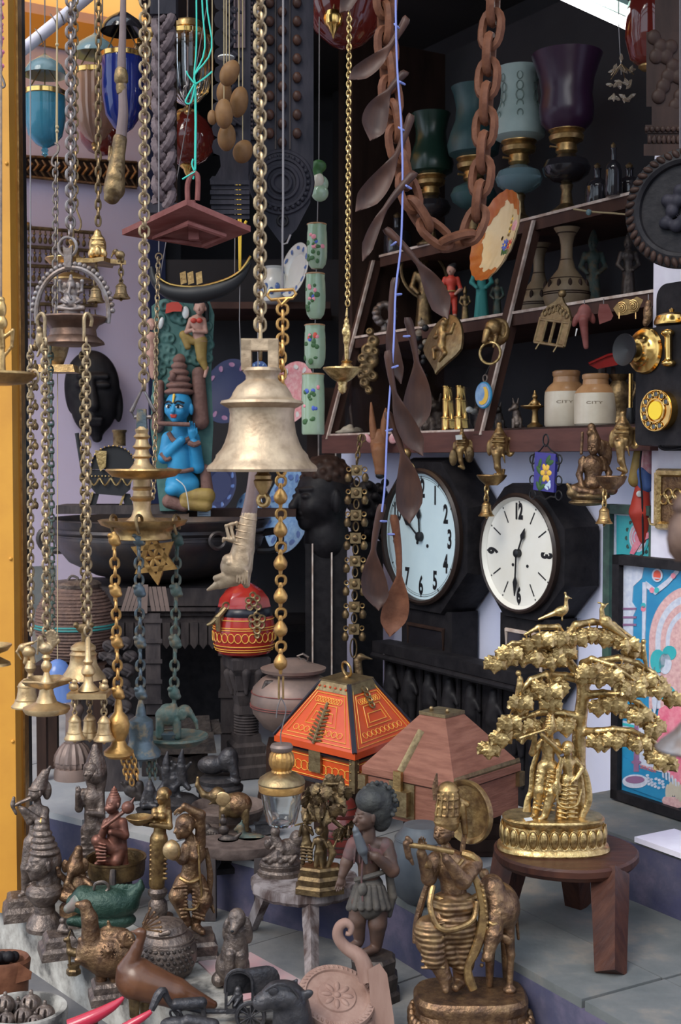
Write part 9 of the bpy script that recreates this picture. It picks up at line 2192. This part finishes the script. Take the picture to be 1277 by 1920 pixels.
# --- middle dark cluster on the upper floor
ZU=.12
yy=GY(420,1556,ZU);t=T('round_clay_tray','broken round clay tray rim in the dark cluster','tray',2.98,(420,1560));c0=t.pt((428,1516,0));zt=ZU
t.add('tray',MB().lathe((c0.x,c0.y,0),[(0,ZU),(60*t.k,ZU),(66*t.k,ZU+.03),(70*t.k,ZU+.035),(72*t.k,ZU+.03),(64*t.k,ZU+.012),(0,ZU+.010)],44),'driftwood')
def px_fig(name,label,Y,base,cat='statue',group=None):return T(name,label,cat,Y,base,group)
t=px_fig('brass_elephant','small brass elephant with raised trunk and pale ear',2.84,(420,1548));t.e((440,1510,0),(30,20,24)).e((408,1492,-4),(16,14,17)).c((398,1494,-6),(382,1490,-8),8,6).c((382,1490,-8),(370,1472,-8),6,4).c((370,1472,-8),(371,1458,-8),4,3);[t.c((x,1520,d),(x,1556,d),8,7)for x in(418,460)for d in(-10,10)];t.c((402,1504,-10),(392,1508,-14),2.5,1.2);t.build('elephant','brass_old',1.4,4);t.e((418,1498,-16),(15,3,14),tilt=15);t.build('ear','brass_pale',1.3,1);t.e((446,1508,0),(27,22,23));t.build('saddle_cloth','bronze',1.5,2);down_to(t,'slab',438,1556,0,34,'bronze_dark',ZU)
t=px_fig('dark_lion','dark stone reclining lion on an oval base',3.12,(412,1480));t.e((398,1434,0),(28,18,18)).e((428,1426,-4),(20,18,22)).e((430,1416,-6),(15,14,15)).c((436,1430,-12),(440,1452,-16),10,9).e((436,1464,-16),(16,12,8));t.build('lion','dark_stone',1.5,4);t.lathe('base','dark_stone',412,[(44,1482),(45,1474),(38,1468),(40,1460),(34,1456),(0,1455)],32);down_to(t,'foot',412,1482,0,40,'black_wood',ZU)
t=px_fig('dark_dancers','dark cast group of dancing figures with raised arms',3.10,(325,1500))
for x,y,s in((312,1432,1),(340,1428,1),(326,1450,.9)):t.e((x,y,0),8*s).c((x,y-8,0),(x+2,y-22,0),6,2).c((x,y+10,0),(x+2,y+34,0),10,10).c((x-8,y+14,0),(x-18,y,-6),4,3).c((x+8,y+14,0),(x+18,y+2,-6),4,3).c((x,y+36,0),(x-14,y+50,-8),7,5).c((x+2,y+36,0),(x+14,y+50,-8),7,5)
t.build('figures','dark_stone',1.4,3);t.lathe('base','dark_stone',326,[(48,1512),(48,1500),(40,1494),(0,1492)],28);down_to(t,'foot',326,1512,0,40,'black_wood',ZU)
t=px_fig('dark_seated_buddha','small dark seated figure on a round lotus base',2.95,(280,1532));t.e((281,1472,0),(7,7,8)).e((281,1464,0),4).c((281,1482,0),(281,1500,0),11,13).c((272,1486,0),(266,1504,-8),4,3.5).c((290,1486,0),(296,1504,-8),4,3.5).c((268,1508,-4),(292,1512,-14),7,6).c((294,1508,-4),(270,1512,-14),7,6);t.build('figure','dark_stone',1.3,2.5);t.lathe('lotus_base','dark_stone',280,[(28,1536),(29,1528),(22,1524),(26,1516),(0,1514)],28);down_to(t,'foot',280,1535,0,22,'black_wood',ZU)
t=px_fig('dark_kneeling_pair','low dark cast figures behind the seated lotus figure',3.15,(252,1510));t.e((246,1482,0),(14,10,12)).e((240,1466,0),7).c((250,1488,0),(268,1496,0),9,6).c((240,1478,0),(228,1468,-4),4,3).e((262,1470,4),7).c((262,1476,4),(260,1494,4),8,10);t.build('figures','bronze_dark',1.4,3);t.lathe('base','bronze_dark',250,[(30,1514),(30,1504),(0,1500)],24)
t=px_fig('brass_bird_lamp','little dark bird lamp on a black stepped pedestal',2.72,(428,1628));hexbase(t,'pedestal',[(28,1630),(28,1620),(18,1612),(16,1604),(12,1600)],'black_wood',428,4,PI/4+.3);t.c((428,1600,0),(428,1586,0),4,4).e((428,1574,0),(18,10,10)).e((420,1556,0),(10,8,10)).e((419,1540,0),(8,7,8)).c((440,1572,0),(452,1562,0),6,2).e((418,1530,0),(4,4,4));t.build('bird','bronze_dark',1.3,2.5);down_to(t,'foot',428,1630,0,20,'black_wood',ZU+.03)
t=px_fig('green_horse','small dark green bronze horse beside the bird lamp',2.74,(468,1606));t.c((456,1574,0),(486,1576,0),13,12).c((456,1570,0),(450,1552,0),9,7).c((452,1550,0),(442,1556,0),7,4).c((452,1546,0),(454,1538,0),2.5,1.5);[t.c((x,1580,d),(x,1606,d),5,4)for x in(454,486)for d in(-6,6)];t.c((496,1572,0),(500,1590,0),4,2);t.build('horse','verdigris',1.3,3);down_to(t,'slab',470,1605,0,26,'bronze_dark',ZU+.03)
t=px_fig('dark_hen','dark round hen figurine on a ring base behind the dancer',2.80,(398,1606));t.e((398,1572,0),(20,16,22)).e((388,1552,0),(8,8,9)).c((396,1590,0),(396,1600,0),14,17);
for j in range(5):t.c((384+j*5,1560+j,-14),(386+j*6,1586,-15),2.4,k=1)
t.build('hen','bronze_dark',1.3,3);t.lathe('base','bronze_dark',397,[(24,1612),(24,1602),(18,1598),(0,1597)],24);down_to(t,'foot',397,1612,0,20,'black_wood',ZU)
t=px_fig('iron_box','flat dark iron box beside the glass lantern',2.86,(498,1566),'box');t.add('box',px_prism(t,[(478,1546),(520,1542),(522,1562),(480,1568)],-14,18),'dark_stone');t.add('lid',px_prism(t,[(476,1541),(522,1537),(522,1543),(476,1547)],-16,20),'dark_stone');down_to(t,'foot',500,1566,2,14,'black_wood',ZU)
YT=2.70;t=T('low_wood_table','low grey wooden table top behind the worn stool','table',YT,(440,1640));c0=t.pt((440,1618,0));t.add('top',MB().lathe((c0.x,c0.y,0),[(0,.128),(84*t.k,.128),(88*t.k,.134),(88*t.k,.150),(0,.150)],40,sy=.62),'driftwood')
for x,y in((-.05,-.045),(.06,-.04)):t.add('leg',MB().box((c0.x+x,c0.y+y,.066),(.03,.03,.13)),'grey_wood')
t=T('lotus_stupa_base','brown carved lotus base standing on the pale floor','carving',GY(138,1458,ZU),(138,1460));t.lathe('foot','clay_bronze',138,[(36,1462),(37,1450),(35,1438),(30,1436)],36);t.lathe('rope_ring','clay_bronze',138,[(32,1437),(35,1432),(34,1426),(30,1424)],60,rib=.06,ribn=20);t.lathe('petal_skirt','clay_bronze',138,[(36,1426),(34,1414),(26,1400),(18,1392),(0,1390)],60,rib=.05,ribn=15);t.c((138,1392,0),(138,1320,0),16,14).e((138,1300,0),(18,16,22)).e((138,1330,0),(20,14,14));t.build('carved_stem','clay_bronze',1.8,4)
t=T('dark_anvil_blocks','stepped dark green metal blocks on the floor behind the elephant chain','block',3.35,(345,1425));
for x0,x1,y0,y1,d in((280,392,1345,1382,0),(296,400,1376,1412,-14),(380,410,1352,1376,6)):t.add('block',px_prism(t,[(x0,y0),(x1,y0-4),(x1+6,y1),(x0-4,y1+4)],d-30,d+40),'bronze_dark')
down_to(t,'foot',344,1412,0,46,'bronze_dark',ZU,4)
# --- hanging bells close to the camera at the right edge
t=T('near_hanging_bell','blurred dark brown bell hanging close at the right edge','bell',1.00,(1300,1060));t.lathe('bell','brown_lamp',1302,[(8,918),(26,924),(38,940),(40,952),(36,962),(46,980),(50,1010),(46,1036),(34,1052),(0,1054)],36);t.tube('rope','iron',[(1302,920,0),(1302,-800,0)],4,8)
t=T('near_hanging_bell','blurred pale metal bell hanging lower at the right edge','bell',1.00,(1300,1412));t.lathe('bell','steel_chain',1304,[(6,1310),(14,1320),(22,1350),(40,1372),(66,1392),(74,1402),(70,1408),(30,1410),(0,1411)],40);t.tube('rope','iron',[(1304,1312,0),(1304,1054,0)],4,8)
